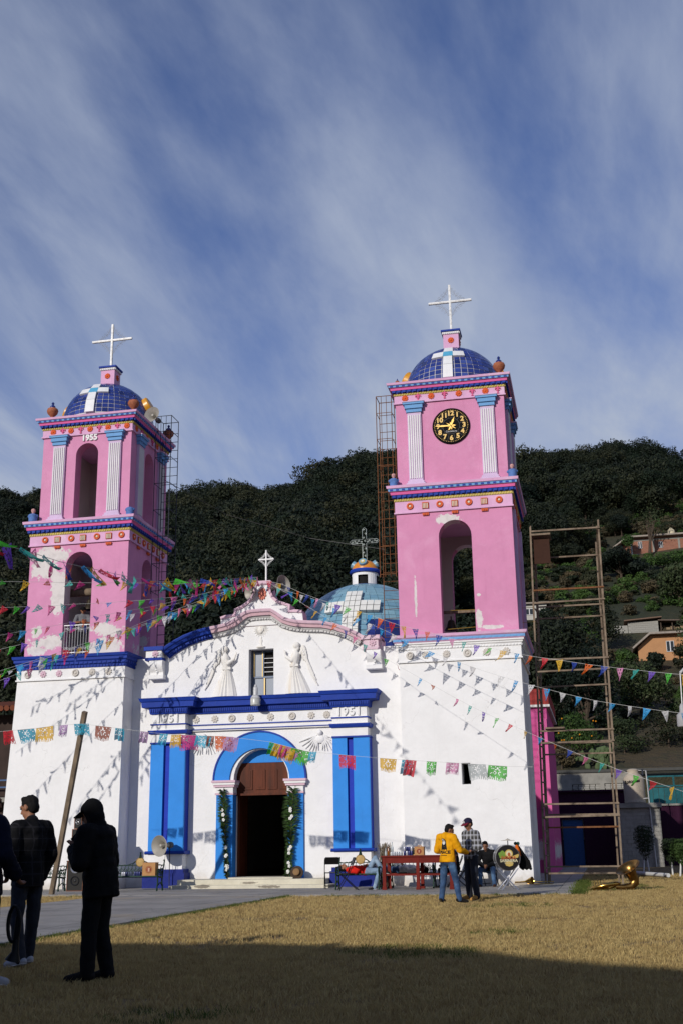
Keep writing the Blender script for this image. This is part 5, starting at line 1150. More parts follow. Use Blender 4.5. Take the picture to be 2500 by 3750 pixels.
decal(text_mesh('PEACE', .088, 0, 'print', .004), ytop, Matrix.Translation((0.01, 0, 1.06)) @ BK, (0, 1, 0), INK, 'print', ytop)
q = MB(); q.prism([(x * .075, z * .13) for x, z in ((-1, -1), (-.7, .2), (-.55, .75), (0, 1), (.55, .75), (.7, .2), (1, -1), (.3, -.85), (0, -1.1), (-.3, -.85))], 0, .001, 'z'); decal(q.mesh('print'), ytop, Matrix.Translation((.0, 0, 1.235)) @ BK, (0, 1, 0), INK, 'print', ytop)
q = MB(); q.prism([(.036 * math.cos(t), .062 * math.sin(t)) for t in [2 * math.pi * i / 16 for i in range(16)]], 0, .001, 'z'); decal(q.mesh('print'), ytop, Matrix.Translation((0, 0, 1.28)) @ BK, (0, 1, 0), INKW, 'print', ytop, .010)
q = MB(); q.prism([(-.08, -.006), (.08, -.006), (.08, .006), (-.08, .006)], 0, .001, 'z'); decal(q.mesh('print'), ytop, Matrix.Translation((0, 0, .995)) @ BK, (0, 1, 0), INK, 'print', ytop)
person('man in grey plaid shirt, maroon cap and tan boots facing the yellow hoodie', (12.03, -9.1, 0), R(138),
    dict(face=(.05, 1, -.22), head=(0, .05, 1.60), elR=(.25, -.06, 1.12), wrR=(.06, .20, 1.03), hdR=(-.5, .8, .1), elL=(-.25, -.04, 1.12), wrL=(-.10, .22, 1.02), hdL=(.4, .8, 0), toeL=(-.15, .17, .04), toeR=(.17, .16, .04), anL=(-.12, -.02, .1), anR=(.12, -.02, .1)),
    dict(top=PLAID, legs=JEAND, bulk=.022, cap=(cloth('navy_cap', (.018, .016, .04, 1)), MAROON), badge=True, shoe=TAN, sole=DKSH, legw=.02, hem=.03), 1.04)
SIT = dict(pelvis=(0, 0, .52), neck=(0, .22, .93), head=(0, .33, 1.045), shL=(-.19, .20, .89), shR=(.19, .20, .89), hipL=(-.10, .02, .50), hipR=(.10, .02, .50), knL=(-.17, .44, .52), knR=(.17, .44, .52), anL=(-.20, .40, .09), anR=(.20, .40, .09), toeL=(-.22, .57, .035), toeR=(.22, .57, .035), face=(0, 1, -.35), crown=(0, .3, .95))
person('seated man in black jacket with clasped hands beside the bass drum', (11.70, -1.15, 0), R(174), dict(SIT, neck=(0, .20, 1.00), head=(.04, .29, 1.14), shL=(-.20, .17, .95), shR=(.20, .17, .95), elL=(-.27, .30, .70), elR=(.27, .30, .70), wrL=(-.06, .50, .60), wrR=(.06, .50, .60), hdL=(.7, .6, -.2), hdR=(-.7, .6, -.2)),
    dict(top=BLK2, legs=JEAN, bulk=.03, top_name='jacket', shoe=cloth('brown_boot', (.06, .025, .012, 1)), tuft=True, fold=.025), 1.03)
person('person in black sitting at the table end, half hidden behind the yellow hoodie', (10.78, -1.75, 0), R(100), dict(SIT, neck=(0, .05, 1.03), head=(0, .10, 1.18), shL=(-.19, .03, .98), shR=(.19, .03, .98), elL=(-.25, .10, .72), elR=(.25, .10, .72), wrL=(-.10, .33, .66), wrR=(.10, .33, .66), face=(0, 1, -.3)),
    dict(top=BLK, legs=BLK, bulk=.03, top_name='jacket'), 1.0)
# lying on the benches (joints given along the bench: x along it, z up)
person('man in red sweatshirt lying on the bench with knees up and cap over his face', (8.38, -2.95, 0), 0,
    dict(pelvis=(.03, 0, .56), neck=(-.50, 0, .60), head=(-.66, .02, .66), face=(.25, -.25, 1), lat=(0, -1, 0), crown=(-1, 0, .15), shL=(-.44, .17, .58), shR=(-.44, -.18, .58), elL=(-.22, .23, .58), elR=(-.22, -.24, .55), wrL=(-.02, .06, .70), wrR=(-.08, -.12, .69), hdL=(.6, -.7, .1), hdR=(.8, .5, .1),
        hipL=(.06, .09, .55), hipR=(.06, -.09, .55), knL=(.28, .09, .92), knR=(.44, -.14, .58), anL=(.50, .06, .56), toeL=(.66, .06, .50), anR=(.30, -.22, .10), toeR=(.16, -.26, .05)),
    dict(top=REDC, legs=JEANL, bulk=.022, top_name='sweatshirt', cap=None, sole=WHC, lying=True), .97)
person('person in white shirt and jeans lying on the bench behind the red table', (9.55, -2.2, 0), 0,
    dict(pelvis=(-.32, 0, .56), neck=(.22, 0, .56), head=(.40, .0, .57), face=(.1, .3, 1), lat=(0, 1, 0), crown=(1, 0, 0), shL=(.16, -.18, .56), shR=(.16, .18, .56), elL=(-.02, -.25, .52), elR=(0, .24, .56), wrL=(-.18, -.12, .66), wrR=(-.2, .1, .68), hipL=(-.36, -.09, .55), hipR=(-.36, .09, .55), knL=(-.72, -.10, .60), knR=(-.72, .12, .62), anL=(-.78, -.16, .20), anR=(-.80, .16, .22), toeL=(-.92, -.18, .10), toeR=(-.94, .16, .12)),
    dict(top=WHC, legs=JEAN, bulk=.025, lying=True, fold=.03), .98)
# on the balcony of the left tower
person('man in grey t-shirt and dark cap leaning on the railing in the left tower arch', (-1.78, -.32, 7.51), R(203),
    dict(neck=(0, .06, 1.43), head=(0, .10, 1.58), face=(0, 1, -.18), shL=(-.19, .05, 1.375), shR=(.19, .05, 1.375), elL=(-.26, .20, 1.13), elR=(.26, .20, 1.13), wrL=(-.03, .33, 1.12), wrR=(.05, .35, 1.13), hdL=(.9, .2, 0), hdR=(-.9, .2, 0)),
    dict(top=GREYC, legs=JEAND, bulk=.02, sleeve=.75, cap=(BLK, BLK), hem=.05), 1.0)
# ================================================================== HILLSIDE
from mathutils import noise as mnoise
HY = [-50, 24, 33.9, 34.2, 36, 68, 76, 81, 113, 150, 200, 225, 330]; HZ = [-1, -.5, -.3, 4.8, 5.3, 16.5, 20.2, 22.9, 36.8, 53, 73.2, 73.6, 60]
RX = [-260, -130, -115, -90, -74, -64, -44, -38, -26, -14, 4, 20, 60, 200]; RK = [.98, 1.02, 1.03, .98, .985, 1.0, .965, .97, 1.03, 1.035, 1.015, 1.015, 1.025, 1.0]
def hill_z(x, y):
    z = float(np.interp(y, HY, HZ))
    if y > 36:
        f = min(1, (y - 36) / 120); z *= 1 + (float(np.interp(x, RX, RK)) - 1) * f
        z += f * (4.5 * (mnoise.noise(Vector((x * .022, y * .022, 1.7)))) + 1.6 * mnoise.noise(Vector((x * .07, y * .07, 4.2)))) * (1 - .6 * max(0, min(1, (y - 170) / 30)))
    return z
xs = list(np.arange(-270, 200, 4.0)); ys = [24, 33.9, 34.2] + list(np.arange(36, 332, 3.5))
m = MB(); nx = len(xs)
for y in ys:
    for x in xs: m.v.append((x, y, hill_z(x, y)))
for j in range(len(ys) - 1):
    for i in range(nx - 1): m.f.append([j * nx + i, j * nx + i + 1, (j + 1) * nx + i + 1, (j + 1) * nx + i]); m.m.append(0)
g = NT('hill_soil'); c = g.mix(g.rng(g.noise(.06, 6, .65), .42, .62), (.020, .026, .010, 1), (.055, .040, .018, 1)); c = g.mix(g.rng(g.noise(.5, 5, .7), .5, .7, 0, .7), c, (.016, .026, .008, 1)); g.color(c).set(Roughness=.95); g.bump(g.noise(2, 5), 1, .4)
tag(m.build('hillside', g.mat, recalc=False, smooth=True, weld=0), kind='structure')

# ---- foliage
def leafmat(name, a, b, c=None):
    t = NT(name); oi = t.n('ShaderNodeObjectInfo'); f = t.mix(oi.outputs['Random'], a, b)
    f = t.mix(t.rng(t.noise(.9, 3), .42, .66), f, dk(a, .55))
    if c: f = t.mix(t.rng(t.noise(1.6, 2), .56, .70), f, c)
    t.color(f).set(Roughness=.65, Specular_IOR_Level=.25)
    tr = t.n('ShaderNodeBsdfTranslucent'); t.l(f, tr.inputs[0]); mx = t.n('ShaderNodeMixShader'); mx.inputs[0].default_value = .18
    t.l(t.b.outputs[0], mx.inputs[1]); t.l(tr.outputs[0], mx.inputs[2]); t.l(mx.outputs[0], t.o.inputs[0]); return t.mat
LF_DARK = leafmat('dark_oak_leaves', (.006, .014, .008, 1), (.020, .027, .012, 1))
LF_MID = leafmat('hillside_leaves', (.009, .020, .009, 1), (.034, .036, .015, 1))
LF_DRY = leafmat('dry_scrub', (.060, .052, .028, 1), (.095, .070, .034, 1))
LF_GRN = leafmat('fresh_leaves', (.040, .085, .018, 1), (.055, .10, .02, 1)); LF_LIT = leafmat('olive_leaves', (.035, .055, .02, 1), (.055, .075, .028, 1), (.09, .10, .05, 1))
BARK = plain('bark', (.075, .055, .04, 1), .9, 0, .4, 6, .6)
def leaves(m, lobes, n, size, rr, aspect=.55, fill=.35):
    """n leaf quads over and inside ellipsoid lobes (c, r)"""
    wts = [l[1][0] * l[1][1] + l[1][0] * l[1][2] for l in lobes]; tot = sum(wts)
    for (c, r), w in zip(lobes, wts):
        for _ in range(int(n * w / tot)):
            d = Vector((rr.gauss(0, 1), rr.gauss(0, 1), rr.gauss(0, 1) + .25)).normalized(); k = 1 - fill * rr.random() ** 2
            k *= 1 + .22 * mnoise.noise(Vector((d.x * 2.3 + c[0], d.y * 2.3 + c[1], d.z * 2.3 + c[2]))) * 2
            p = Vector((c[0] + d.x * r[0] * k, c[1] + d.y * r[1] * k, c[2] + d.z * r[2] * k))
            nrm = (d + Vector((rr.gauss(0, .55), rr.gauss(0, .55), rr.gauss(0, .55)))).normalized(); u = nrm.orthogonal().normalized(); u.rotate(Matrix.Rotation(rr.uniform(0, 6.28), 3, nrm)); v = nrm.cross(u)
            s = size * rr.uniform(.6, 1.35); m.add([p - u * s * .5, p + v * s * aspect * .5 - nrm * s * .08, p + u * s * .5, p - v * s * aspect * .5 - nrm * s * .08], [(0, 1, 2, 3)])
def lobes_for(rr, R0, H, k, base=.35):
    out = []
    for i in range(k):
        a = 6.283 * i / k + rr.uniform(-.4, .4); q = rr.uniform(.25, .62) * R0; z = H * rr.uniform(base, .85)
        out.append(((q * math.cos(a), q * math.sin(a), z), (R0 * rr.uniform(.38, .6), R0 * rr.uniform(.38, .6), H * rr.uniform(.14, .26))))
    out.append(((0, 0, H * .72), (R0 * .55, R0 * .55, H * .26))); return out
def source_collection(name, objs):
    c = bpy.data.collections.new(name)
    for o in objs: c.objects.link(o)
    return c
def scatter(name, pts, scl, coll, seed, mat=None, tilt=.12):
    me = bpy.data.meshes.new(name); me.from_pydata([tuple(p) for p in pts], [], []); at_ = me.attributes.new('sc', 'FLOAT', 'POINT'); at_.data.foreach_set('value', np.array(scl, np.float32))
    o = bpy.data.objects.new(name, me); col.objects.link(o)
    ng = bpy.data.node_groups.new(name, 'GeometryNodeTree'); ng.interface.new_socket('Geometry', in_out='INPUT', socket_type='NodeSocketGeometry'); ng.interface.new_socket('Geometry', in_out='OUTPUT', socket_type='NodeSocketGeometry')
    n = ng.nodes; gi = n.new('NodeGroupInput'); go = n.new('NodeGroupOutput'); iop = n.new('GeometryNodeInstanceOnPoints'); ci = n.new('GeometryNodeCollectionInfo')
    ci.inputs['Collection'].default_value = coll; ci.inputs['Separate Children'].default_value = True; ci.inputs['Reset Children'].default_value = True
    rv = n.new('FunctionNodeRandomValue'); rv.data_type = 'FLOAT_VECTOR'; rv.inputs[0].default_value = (-tilt, -tilt, 0); rv.inputs[1].default_value = (tilt, tilt, 6.283); rv.inputs['Seed'].default_value = seed
    na = n.new('GeometryNodeInputNamedAttribute'); na.data_type = 'FLOAT'; na.inputs[0].default_value = 'sc'
    iop.inputs['Pick Instance'].default_value = True
    lk = ng.links.new; lk(gi.outputs[0], iop.inputs['Points']); lk(ci.outputs[0], iop.inputs['Instance']); lk(rv.outputs[0], iop.inputs['Rotation']); lk(na.outputs[0], iop.inputs['Scale']); lk(iop.outputs[0], go.inputs[0])
    md = o.modifiers.new('scatter', 'NODES'); md.node_group = ng; return o
def loose(name, m, mat):
    me = m.mesh(name, recalc=False, weld=0)
    for x in (mat if isinstance(mat, list) else [mat]): me.materials.append(x)
    return bpy.data.objects.new(name, me)
rr = random.Random(21); src = []
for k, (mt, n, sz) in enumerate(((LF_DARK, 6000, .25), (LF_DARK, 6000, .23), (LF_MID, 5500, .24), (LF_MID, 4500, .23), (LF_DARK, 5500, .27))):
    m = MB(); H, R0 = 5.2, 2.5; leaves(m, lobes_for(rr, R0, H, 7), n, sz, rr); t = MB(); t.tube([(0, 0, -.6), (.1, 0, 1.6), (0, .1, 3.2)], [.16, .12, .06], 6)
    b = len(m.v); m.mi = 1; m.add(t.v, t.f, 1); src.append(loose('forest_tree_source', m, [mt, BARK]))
sc2 = []
for k, (mt, n, sz) in enumerate(((LF_DRY, 500, .34), (LF_MID, 800, .3), (LF_GRN, 800, .3))):
    m = MB(); leaves(m, lobes_for(rr, 1.3, 1.7, 5, .2), n, sz, rr); sc2.append(loose('scrub_source', m, mt))
FOREST = source_collection('forest_sources', src); SCRUB = source_collection('scrub_sources', sc2)
clear = [(-33.3, 148, 4.2, 7), (-21.8, 150, 3.6, 6)]
def blocked(x, y):
    for cx, cy, a, b in clear:
        if ((x - cx) / a) ** 2 + ((y - cy) / b) ** 2 < 1: return True
    if x > 8 and y < 126:
        if 15.5 < x < 34 and 84 < y < 119: return True            # brick house and its yard
        if 15.5 < x < 30 and 52 < y < 82: return True               # orange house, block wall
        if 7 < x < 14 and 62 < y < 88: return True
    return False
pts, sc = [], []
for _ in range(7000):
    y = rr.uniform(40, 214); wdt = (y + 36) * .34; xc = 14.9 - .213 * (y + 36)
    x = rr.uniform(xc - wdt - 4, xc + wdt + 4)
    if blocked(x, y): continue
    open_ = mnoise.noise(Vector((x * .045, y * .045, 9.1)))
    if x > -2 and y < 150 and open_ > -.05: continue               # thinner cover on the right-hand slope
    if x > 12 and y < 62: continue
    if x > 14 and 82 < y < 112 and rr.random() < .8: continue
    if x > -4 and y > 118 and mnoise.noise(Vector((x * .06, y * .06, 3.3))) > .16: continue
    d = (y - 40) / 170
    if rr.random() > .50 + .5 * d: continue
    s = (rr.uniform(.55, 1.1) if rr.random() < .6 else rr.uniform(1.1, 2.0)) * (.85 if y > 165 else 1.0) * (.8 if x > 0 and y < 130 else 1); pts.append((x, y, hill_z(x, y) - .3)); sc.append(s)
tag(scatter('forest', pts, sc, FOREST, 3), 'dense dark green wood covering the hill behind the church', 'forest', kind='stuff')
pts, sc = [], []
for _ in range(5200):
    y = rr.uniform(37, 190); x = rr.uniform(-8, 50) if rr.random() < .7 else rr.uniform(-60, 0)
    if 21.0 < x < 30 and 110 < y < 118 or 19 < x < 25 and 66 < y < 74 or 16.5 < x < 24 and 75 < y < 80: continue
    if (16.8 < x < 25 and 84 > y > 60 or 18 < x < 30 and 100 < y < 113) and rr.random() < .75: continue
    if x > 12 and y < 46 and rr.random() < .7: continue
    pts.append((x, y, hill_z(x, y) - .15)); sc.append(rr.uniform(.35, 1.0) * (.6 if y < 60 else 1))
tag(scatter('scrub', pts, sc, SCRUB, 8), 'brown and green scrub between the trees on the slope', 'scrub', kind='stuff')
# maize stubble fields on the hill
mz = MB()
for (cx, cy, a, b) in clear:
    for _ in range(1500):
        t = rr.uniform(0, 6.283); q = math.sqrt(rr.random()); x, y = cx + a * q * math.cos(t), cy + b * q * math.sin(t); z = hill_z(x, y); h = rr.uniform(1.2, 2.2); w = rr.uniform(.1, .3); an = rr.uniform(0, 3.14)
        mz.add([(x - w * math.cos(an), y - w * math.sin(an), z), (x + w * math.cos(an), y + w * math.sin(an), z), (x + rr.gauss(0, .3), y + rr.gauss(0, .3), z + h)], [(0, 1, 2)])
tag(mz.build('maize', plain('dry_maize', (.40, .22, .07, 1), .9, 0, .4, 1.), recalc=False, weld=0), 'dry golden maize patches high on the wooded hill', 'maize', kind='stuff')

# ---- single trees
def tree(name, label, base, H, R0, mat, n, size, seed, trunk=.16, group=None, lobes=None, lean=(0, 0), cat='tree', fill=.35, tb=.35, bark=None):
    rr = random.Random(seed); root = thing(name, label, cat, base, 0, group); bx, by, bz = base
    lb = lobes or lobes_for(rr, R0, H, 8, tb); lb = [((c[0] + bx + lean[0], c[1] + by + lean[1], c[2] + bz), r) for c, r in lb]
    m = MB(); leaves(m, lb, n, size, rr, .5, fill); m.build('crown', mat, root, recalc=False, weld=0)
    t = MB(); top = Vector((bx + lean[0], by + lean[1], bz + H * .62)); b0 = Vector((bx, by, bz - .3)); mid_ = mid(b0, top, .45) + Vector((lean[0] * -.2, 0, 0)); t.tube([b0, mid_, top], [trunk, trunk * .7, trunk * .25], 8)
    for c, r in lb[:7]: t.tube([mid_, mid(mid_, c, .55) + Vector((0, 0, -.1)), Vector(c)], [trunk * .45, trunk * .28, trunk * .08], 5)
    t.build('trunk', bark or BARK, root, smooth=True); return root
hz = hill_z
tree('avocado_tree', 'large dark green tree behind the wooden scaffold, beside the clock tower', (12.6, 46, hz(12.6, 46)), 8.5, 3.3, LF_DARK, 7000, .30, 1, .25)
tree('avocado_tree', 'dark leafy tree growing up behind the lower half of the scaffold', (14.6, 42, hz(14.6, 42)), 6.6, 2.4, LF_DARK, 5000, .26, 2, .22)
tree('bushy_tree', 'broad olive green tree on the slope right of the scaffold, below the peach house', (18.4, 48, hz(18.4, 48)), 4.4, 2.6, LF_LIT, 4200, .24, 3, .2, fill=.6)
tree('bushy_tree', 'thin leafy tree in front of the right wall of the peach house', (23.3, 60, hz(23.3, 60)), 5.4, 1.5, LF_LIT, 1500, .24, 4, .14, fill=.7)
tree('bushy_tree', 'round grey green tree with pale leaves above the block wall', (24.6, 84, hz(24.6, 84)), 4.6, 2.6, LF_LIT, 3600, .34, 5, .2)
tree('bushy_tree', 'broad dark tree on the slope below the brick house', (19.4, 96, hz(19.4, 96)), 3.2, 3.2, LF_DARK, 4600, .34, 6, .2)
tree('bushy_tree', 'leafy tree hanging over the left end of the block wall', (16.6, 70, hz(16.6, 70)), 5.0, 1.8, LF_DARK, 1500, .30, 7, .16, fill=.7)
tree('orange_tree', 'bright green orange tree behind the scaffold above the dirt bank', (14.0, 38, hz(14, 38)), 3.2, 1.35, LF_GRN, 3200, .17, 8, .1)
tree('leaning_tree', 'bare-stemmed tree with thin crown in front of the brick house', (23.6, 111, hz(23.6, 111)), 7.5, 2.3, LF_LIT, 480, .28, 9, .24, lean=(.9, 0), fill=.8, tb=.5)
tree('palm_bush', 'small round-headed tree by the corner of the brick house', (21.1, 110.5, hz(21.1, 110.5)), 3.4, .9, LF_GRN, 700, .28, 10, .09, tb=.6)
rr = random.Random(4)
for i, (x, y, H, r, mt) in enumerate(((16.8, 40, 2.2, 1.3, LF_LIT), (19.6, 41, 2.6, 1.7, LF_MID), (21.5, 44, 3.0, 1.6, LF_LIT), (17.6, 56, 2.6, 1.5, LF_MID), (20.4, 64, 1.7, 1.0, LF_DARK), (23.2, 64.5, 2.2, 1.3, LF_MID), (18.0, 64, 2.0, 1.2, LF_GRN), (24.5, 101, 1.7, 2.8, LF_GRN), (27.5, 106, 1.4, 2.8, LF_GRN), (12.9, 36.8, 1.6, .9, LF_DRY))):
    tree('shrub', ('low olive shrub just above the concrete wall', 'dense green shrub above the water tank', 'tall loose shrub at the right edge above the turquoise gate', 'green shrub half way up the slope right of the scaffold', 'dark shrub at the left foot of the peach house', 'dark shrub at the right foot of the peach house', 'fresh green shrub left of the peach house eaves', 'wide fresh green bush on the bank below the brick house', 'bright green bush on the bank right below the brick house', 'dry brown shrub on the dirt bank beside the pink transept')[i], (x, y, hz(x, y)), H, r, mt, 1500, .2 if y < 60 else .3, 40 + i, .06, 'shrubs on the slope', cat='shrub', tb=.2)
# oranges
q = None
orr = [o for o in bpy.data.objects if o.name.startswith('orange_tree')][0]
for i in range(9):
    a = rr.uniform(3.3, 6.1); z = rr.uniform(1.2, 2.8); q = MB(); q.sphere((14 + 1.25 * math.cos(a), 38 + 1.25 * math.sin(a), hz(14, 38) + z), .05, 8, 6); q.build('orange', ORNG if False else plain('orange_fruit', (.6, .22, .01, 1), .5) if i == 0 else bpy.data.materials['orange_fruit'], orr, smooth=True)
# prickly pear
CACT = plain('cactus_green', (.075, .11, .045, 1), .7, 0, .3, 5)
root = thing('prickly_pear', 'prickly pear cactus on the bank behind the scaffold', 'cactus', (15.1, 36.6, hz(15.1, 36.6)))
def pad(p, ang, yaw, s, depth):
    d = Vector((math.sin(ang), 0, math.cos(ang))); side = Vector((math.cos(ang), 0, -math.sin(ang))); c = p + d * s * .55
    M3 = Matrix((side, Vector((0, 1, 0)), d)).transposed(); M3 = Matrix.Rotation(yaw, 3, 'Z') @ M3
    q = MB(); ell(q, c, (s * .40, s * .09, s * .58), M3); q.build('pad', CACT, root, smooth=True)
    if depth: 
        for k in range(rr.choice((2, 2, 3))): pad(c + d * s * .45 + side * s * rr.uniform(-.25, .25), ang + rr.uniform(-.7, .7), yaw + rr.uniform(-.5, .5), s * rr.uniform(.75, .95), depth - 1)
for x in (-.6, -.1, .4, .8): pad(Vector((15.1 + x, 36.6 + rr.uniform(-.3, .3), hz(15.1, 36.6) - .05)), rr.uniform(-.4, .4), rr.uniform(-.6, .6), .42, 3)
# topiary with limewashed trunks
LIME = plain('limewashed_bark', (.62, .62, .60, 1), .9, 0, .2, 10); LFC = leafmat('cypress', (.018, .032, .012, 1), (.022, .038, .014, 1)); LFC2 = leafmat('cypress_light', (.045, .085, .02, 1), (.05, .09, .02, 1))
def cone_lobes(h0, h1, r, k=7): return [((0, 0, h0 + (h1 - h0) * (i + .5) / k), (r * math.sin(math.pi * (.22 + .74 * (1 - (i + .3) / k))) ** .8 * 1.0, r * math.sin(math.pi * (.22 + .74 * (1 - (i + .3) / k))) ** .8, (h1 - h0) / k * .95)) for i in range(k)]
for lab, (x, y), h0, h1, r, mt, two in (('tall pointed dark topiary with two limewashed stems by the block pillar', (16.75, 17), .50, 1.82, .42, LFC, True), ('dark clipped topiary with white trunk between the pointed one and the bright one', (17.42, 10), .40, 1.28, .34, LFC, False), ('bright green round topiary with white trunk at the right picture edge', (17.70, 8), .42, 1.26, .40, LFC2, True)):
    root = thing('topiary', lab, 'topiary', (x, y, 0), 0, 'clipped trees with white trunks'); m = MB(); leaves(m, [((c[0] + x, c[1] + y, c[2]), q_) for c, q_ in cone_lobes(h0, h1, r)], 5200, .055, rr, .5, .3); m.build('crown', mt, root, recalc=False, weld=0)
    for dx in ((-.13, .1) if two else (.02,)): t = MB(); t.tube([(x + dx, y, -.05), (x + dx * .7, y, h0 * .6), (x + dx * .3, y, h0 + .3)], [.035, .03, .025], 8); t.build('trunk', LIME, root, smooth=True)

# ================================================================== HOUSES
def brickmat(name, a, b, mortar, sx, sz):
    t = NT(name); br = t.n('ShaderNodeTexBrick', Scale=1.0); mp = t.n('ShaderNodeMapping'); mp.inputs['Rotation'].default_value = (R(90), 0, 0); t.l(t.tc(), mp.inputs[0]); t.l(mp.outputs[0], br.inputs['Vector'])
    br.inputs['Color1'].default_value = a; br.inputs['Color2'].default_value = b; br.inputs['Mortar'].default_value = mortar; br.inputs['Brick Width'].default_value = sx; br.inputs['Row Height'].default_value = sz; br.inputs['Mortar Size'].default_value = sz * .08
    t.color(br.outputs[0]).set(Roughness=.9); return t.mat
BRK = brickmat('far_brickwork', (.20, .065, .035, 1), (.26, .095, .05, 1), (.26, .2, .16, 1), .24, .075)
CONCR = plain('raw_concrete', (.26, .25, .22, 1), .9, 0, .3, 2, .3); BLOCKM = plain('concrete_block', (.30, .29, .26, 1), .9, 0, .25, 3, .4); ROOFC = plain('roof_slab', (.30, .26, .22, 1), .9, 0, .3, 2)
PEACH = plaster('peach_plaster', (.44, .23, .11, 1), streak=.15); WFR = plain('white_window_frame', (.6, .6, .6, 1), .5); GLD = plain('dark_glass', (.02, .025, .03, 1), .1)
PURP = plaster('purple_plaster', (.03, .006, .022, 1), streak=.15); TURQ = plain('turquoise_metal', (.012, .11, .125, 1), .6, .1, .3, 3)
def win(par, x0, x1, z0, z1, y, cols=2):
    q = MB(); n = cols; w = (x1 - x0) / n; hs = [[(x0 + w * i + .04, z0 + .04), (x0 + w * (i + 1) - .04, z0 + .04), (x0 + w * (i + 1) - .04, z1 - .04), (x0 + w * i + .04, z1 - .04)] for i in range(n)]
    q.slab(rect(x0, x1, z0, z1), hs, y - .05, y + .02); f = q.build('window', WFR, par)
    for i in range(n): q = MB(); q.box(x0 + w * i + .04, x0 + w * (i + 1) - .04, y - .02, y + .01, z0 + .04, z1 - .04); q.build('pane', GLD, f)
h = thing('brick_house', 'brick house with white-framed windows high on the slope, upper right', 'house', (24, 113, 36.5))
m = MB(); m.box(21.45, 31, 113, 121, 34.5, 39.2); m.build('wall', BRK, h); m = MB(); m.prism([(19.7, 34.5), (21.44, 34.5), (21.44, 38.9), (19.7, 37.9)], 113.6, 120); m.build('side_wing', BRK, h)
for x in (21.45, 24.2, 27.4): m = MB(); m.box(x, x + .25, 112.94, 113.02, 34.6, 39.1); m.build('concrete_column', CONCR, h)
m = MB(); m.box(21.3, 31, 112.95, 113.0, 38.75, 38.95); m.box(21.3, 31, 112.9, 113.0, 36.95, 37.05); m.build('concrete_band', CONCR, h)
m = MB(); m.prism([(21.1, 39.15), (31.2, 39.15), (31.2, 39.35), (21.1, 39.35)], 112.2, 121.3); m.prism([(21.1, 39.35), (19.2, 38.05), (19.3, 37.92), (21.1, 39.15)], 112.2, 121.3); m.build('roof', ROOFC, h)
win(h, 22.4, 22.9, 37.75, 38.65, 112.95); win(h, 25.0, 25.5, 37.7, 38.5, 112.95)
m = MB(); m.box(20.6, 20.95, 113.55, 113.62, 35.8, 37.9); m.build('door', plain('rust_brown_door', (.14, .05, .02, 1)), h)
m = MB(); m.tube([(21.3, 112.6, 39.2), (21.5, 112.7, 38.6), (21.6, 112.8, 36.8)], .05, 6); m.build('downpipe', WFR, h)
t = thing('water_tank', 'cream rooftop water tank on the brick house', 'water tank', (26.8, 114.5, 39.35)); m = MB(); m.lathe([(.46, 0), (.48, .7), (.40, .9), (.22, 1.02), (.2, 1.15)], (26.8, 114.5, 39.45), 18); m.build('tank_body', plain('cream_plastic', (.55, .48, .32, 1), .5), t, smooth=True); m = MB(); m.box(26.2, 27.4, 114, 115, 39.35, 39.45); m.build('tank_base', CONCR, t)
h = thing('shed', 'small yellow shed with tin roof left of the brick house', 'shed', (18.2, 114, 36.3)); m = MB(); m.box(16.9, 18.9, 114, 116.5, 34.8, 37.3); m.build('wall', plaster('ochre_plaster', (.50, .28, .05, 1)), h); m = MB(); m.prism([(16.7, 37.3), (19.1, 37.2), (19.1, 37.32), (16.7, 37.45)], 113.6, 117); m.build('roof', plain('tin_roof', (.12, .11, .10, 1), .6, .3), h)
h = thing('peach_house', 'peach coloured house with sloping eaves on the right slope', 'house', (21.5, 68, 16.3))
m = MB(); m.prism([(19.35, 14.8), (25.5, 14.8), (25.5, 18.75), (20.5, 18.75), (19.35, 17.75)], 68, 75); m.build('wall', PEACH, h)
m = MB(); m.prism([(20.4, 18.95), (25.8, 18.95), (25.8, 18.78), (20.45, 18.78)], 67.3, 75.5); m.prism([(20.4, 18.95), (18.85, 17.68), (18.92, 17.55), (20.45, 18.78)], 67.3, 75.5); m.build('roof', ROOFC, h); win(h, 21.78, 22.45, 17.25, 18.2, 67.98, 2)
h = thing('block_shed', 'grey concrete block shed with tin roof above the peach house', 'shed', (20, 76, 20)); 
for i, (a, b, c, d) in enumerate(((16.8, 18.9, 19.6, 21.2), (18.95, 21.75, 19.9, 21.5))): m = MB(); m.box(a, b, 76 + .01 * i, 79, c, d); m.build('wall', BLOCKM, h)
rr = random.Random(2); BLK_ME = MB().box(-.19, .19, -.02, .0, -.085, .085).mesh('block')
for j in range(8):
    for i in range(8):
        x = 19.15 + .40 * i + (.2 if j % 2 else 0)
        if x > 21.6: continue
        o = link('block', BLK_ME, h); obj_mat(o, BLOCKM); o.matrix_basis = Matrix.Translation((x, 76.0 + rr.uniform(0, .008), 20.05 + .19 * j))
m = MB(); m.prism([(18.6, 21.55), (22.1, 21.75), (22.1, 21.85), (18.6, 21.65)], 75.5, 79.5); m.build('roof', plain('rusty_tin', (.16, .10, .07, 1), .7, .2), h)
h = thing('lean_to', 'dark wooden lean-to with corrugated roof beside the block shed', 'shed', (23, 76.3, 20)); m = MB(); m.box(21.8, 24.4, 77.2, 79, 19.8, 21.2); m.build('wall', plain('weathered_plank', (.10, .07, .05, 1), .9), h); m = MB(); m.prism([(21.75, 21.5), (24.6, 21.35), (24.6, 21.43), (21.75, 21.58)], 75.8, 79.5); m.build('roof', plain('tin_roof_b', (.14, .10, .08, 1), .6, .3), h)
for x in (21.95, 23.0, 24.3): m = MB(); m.box(x, x + .1, 76.2, 76.3, 19.6, 21.4); m.build('post', BARK, h)
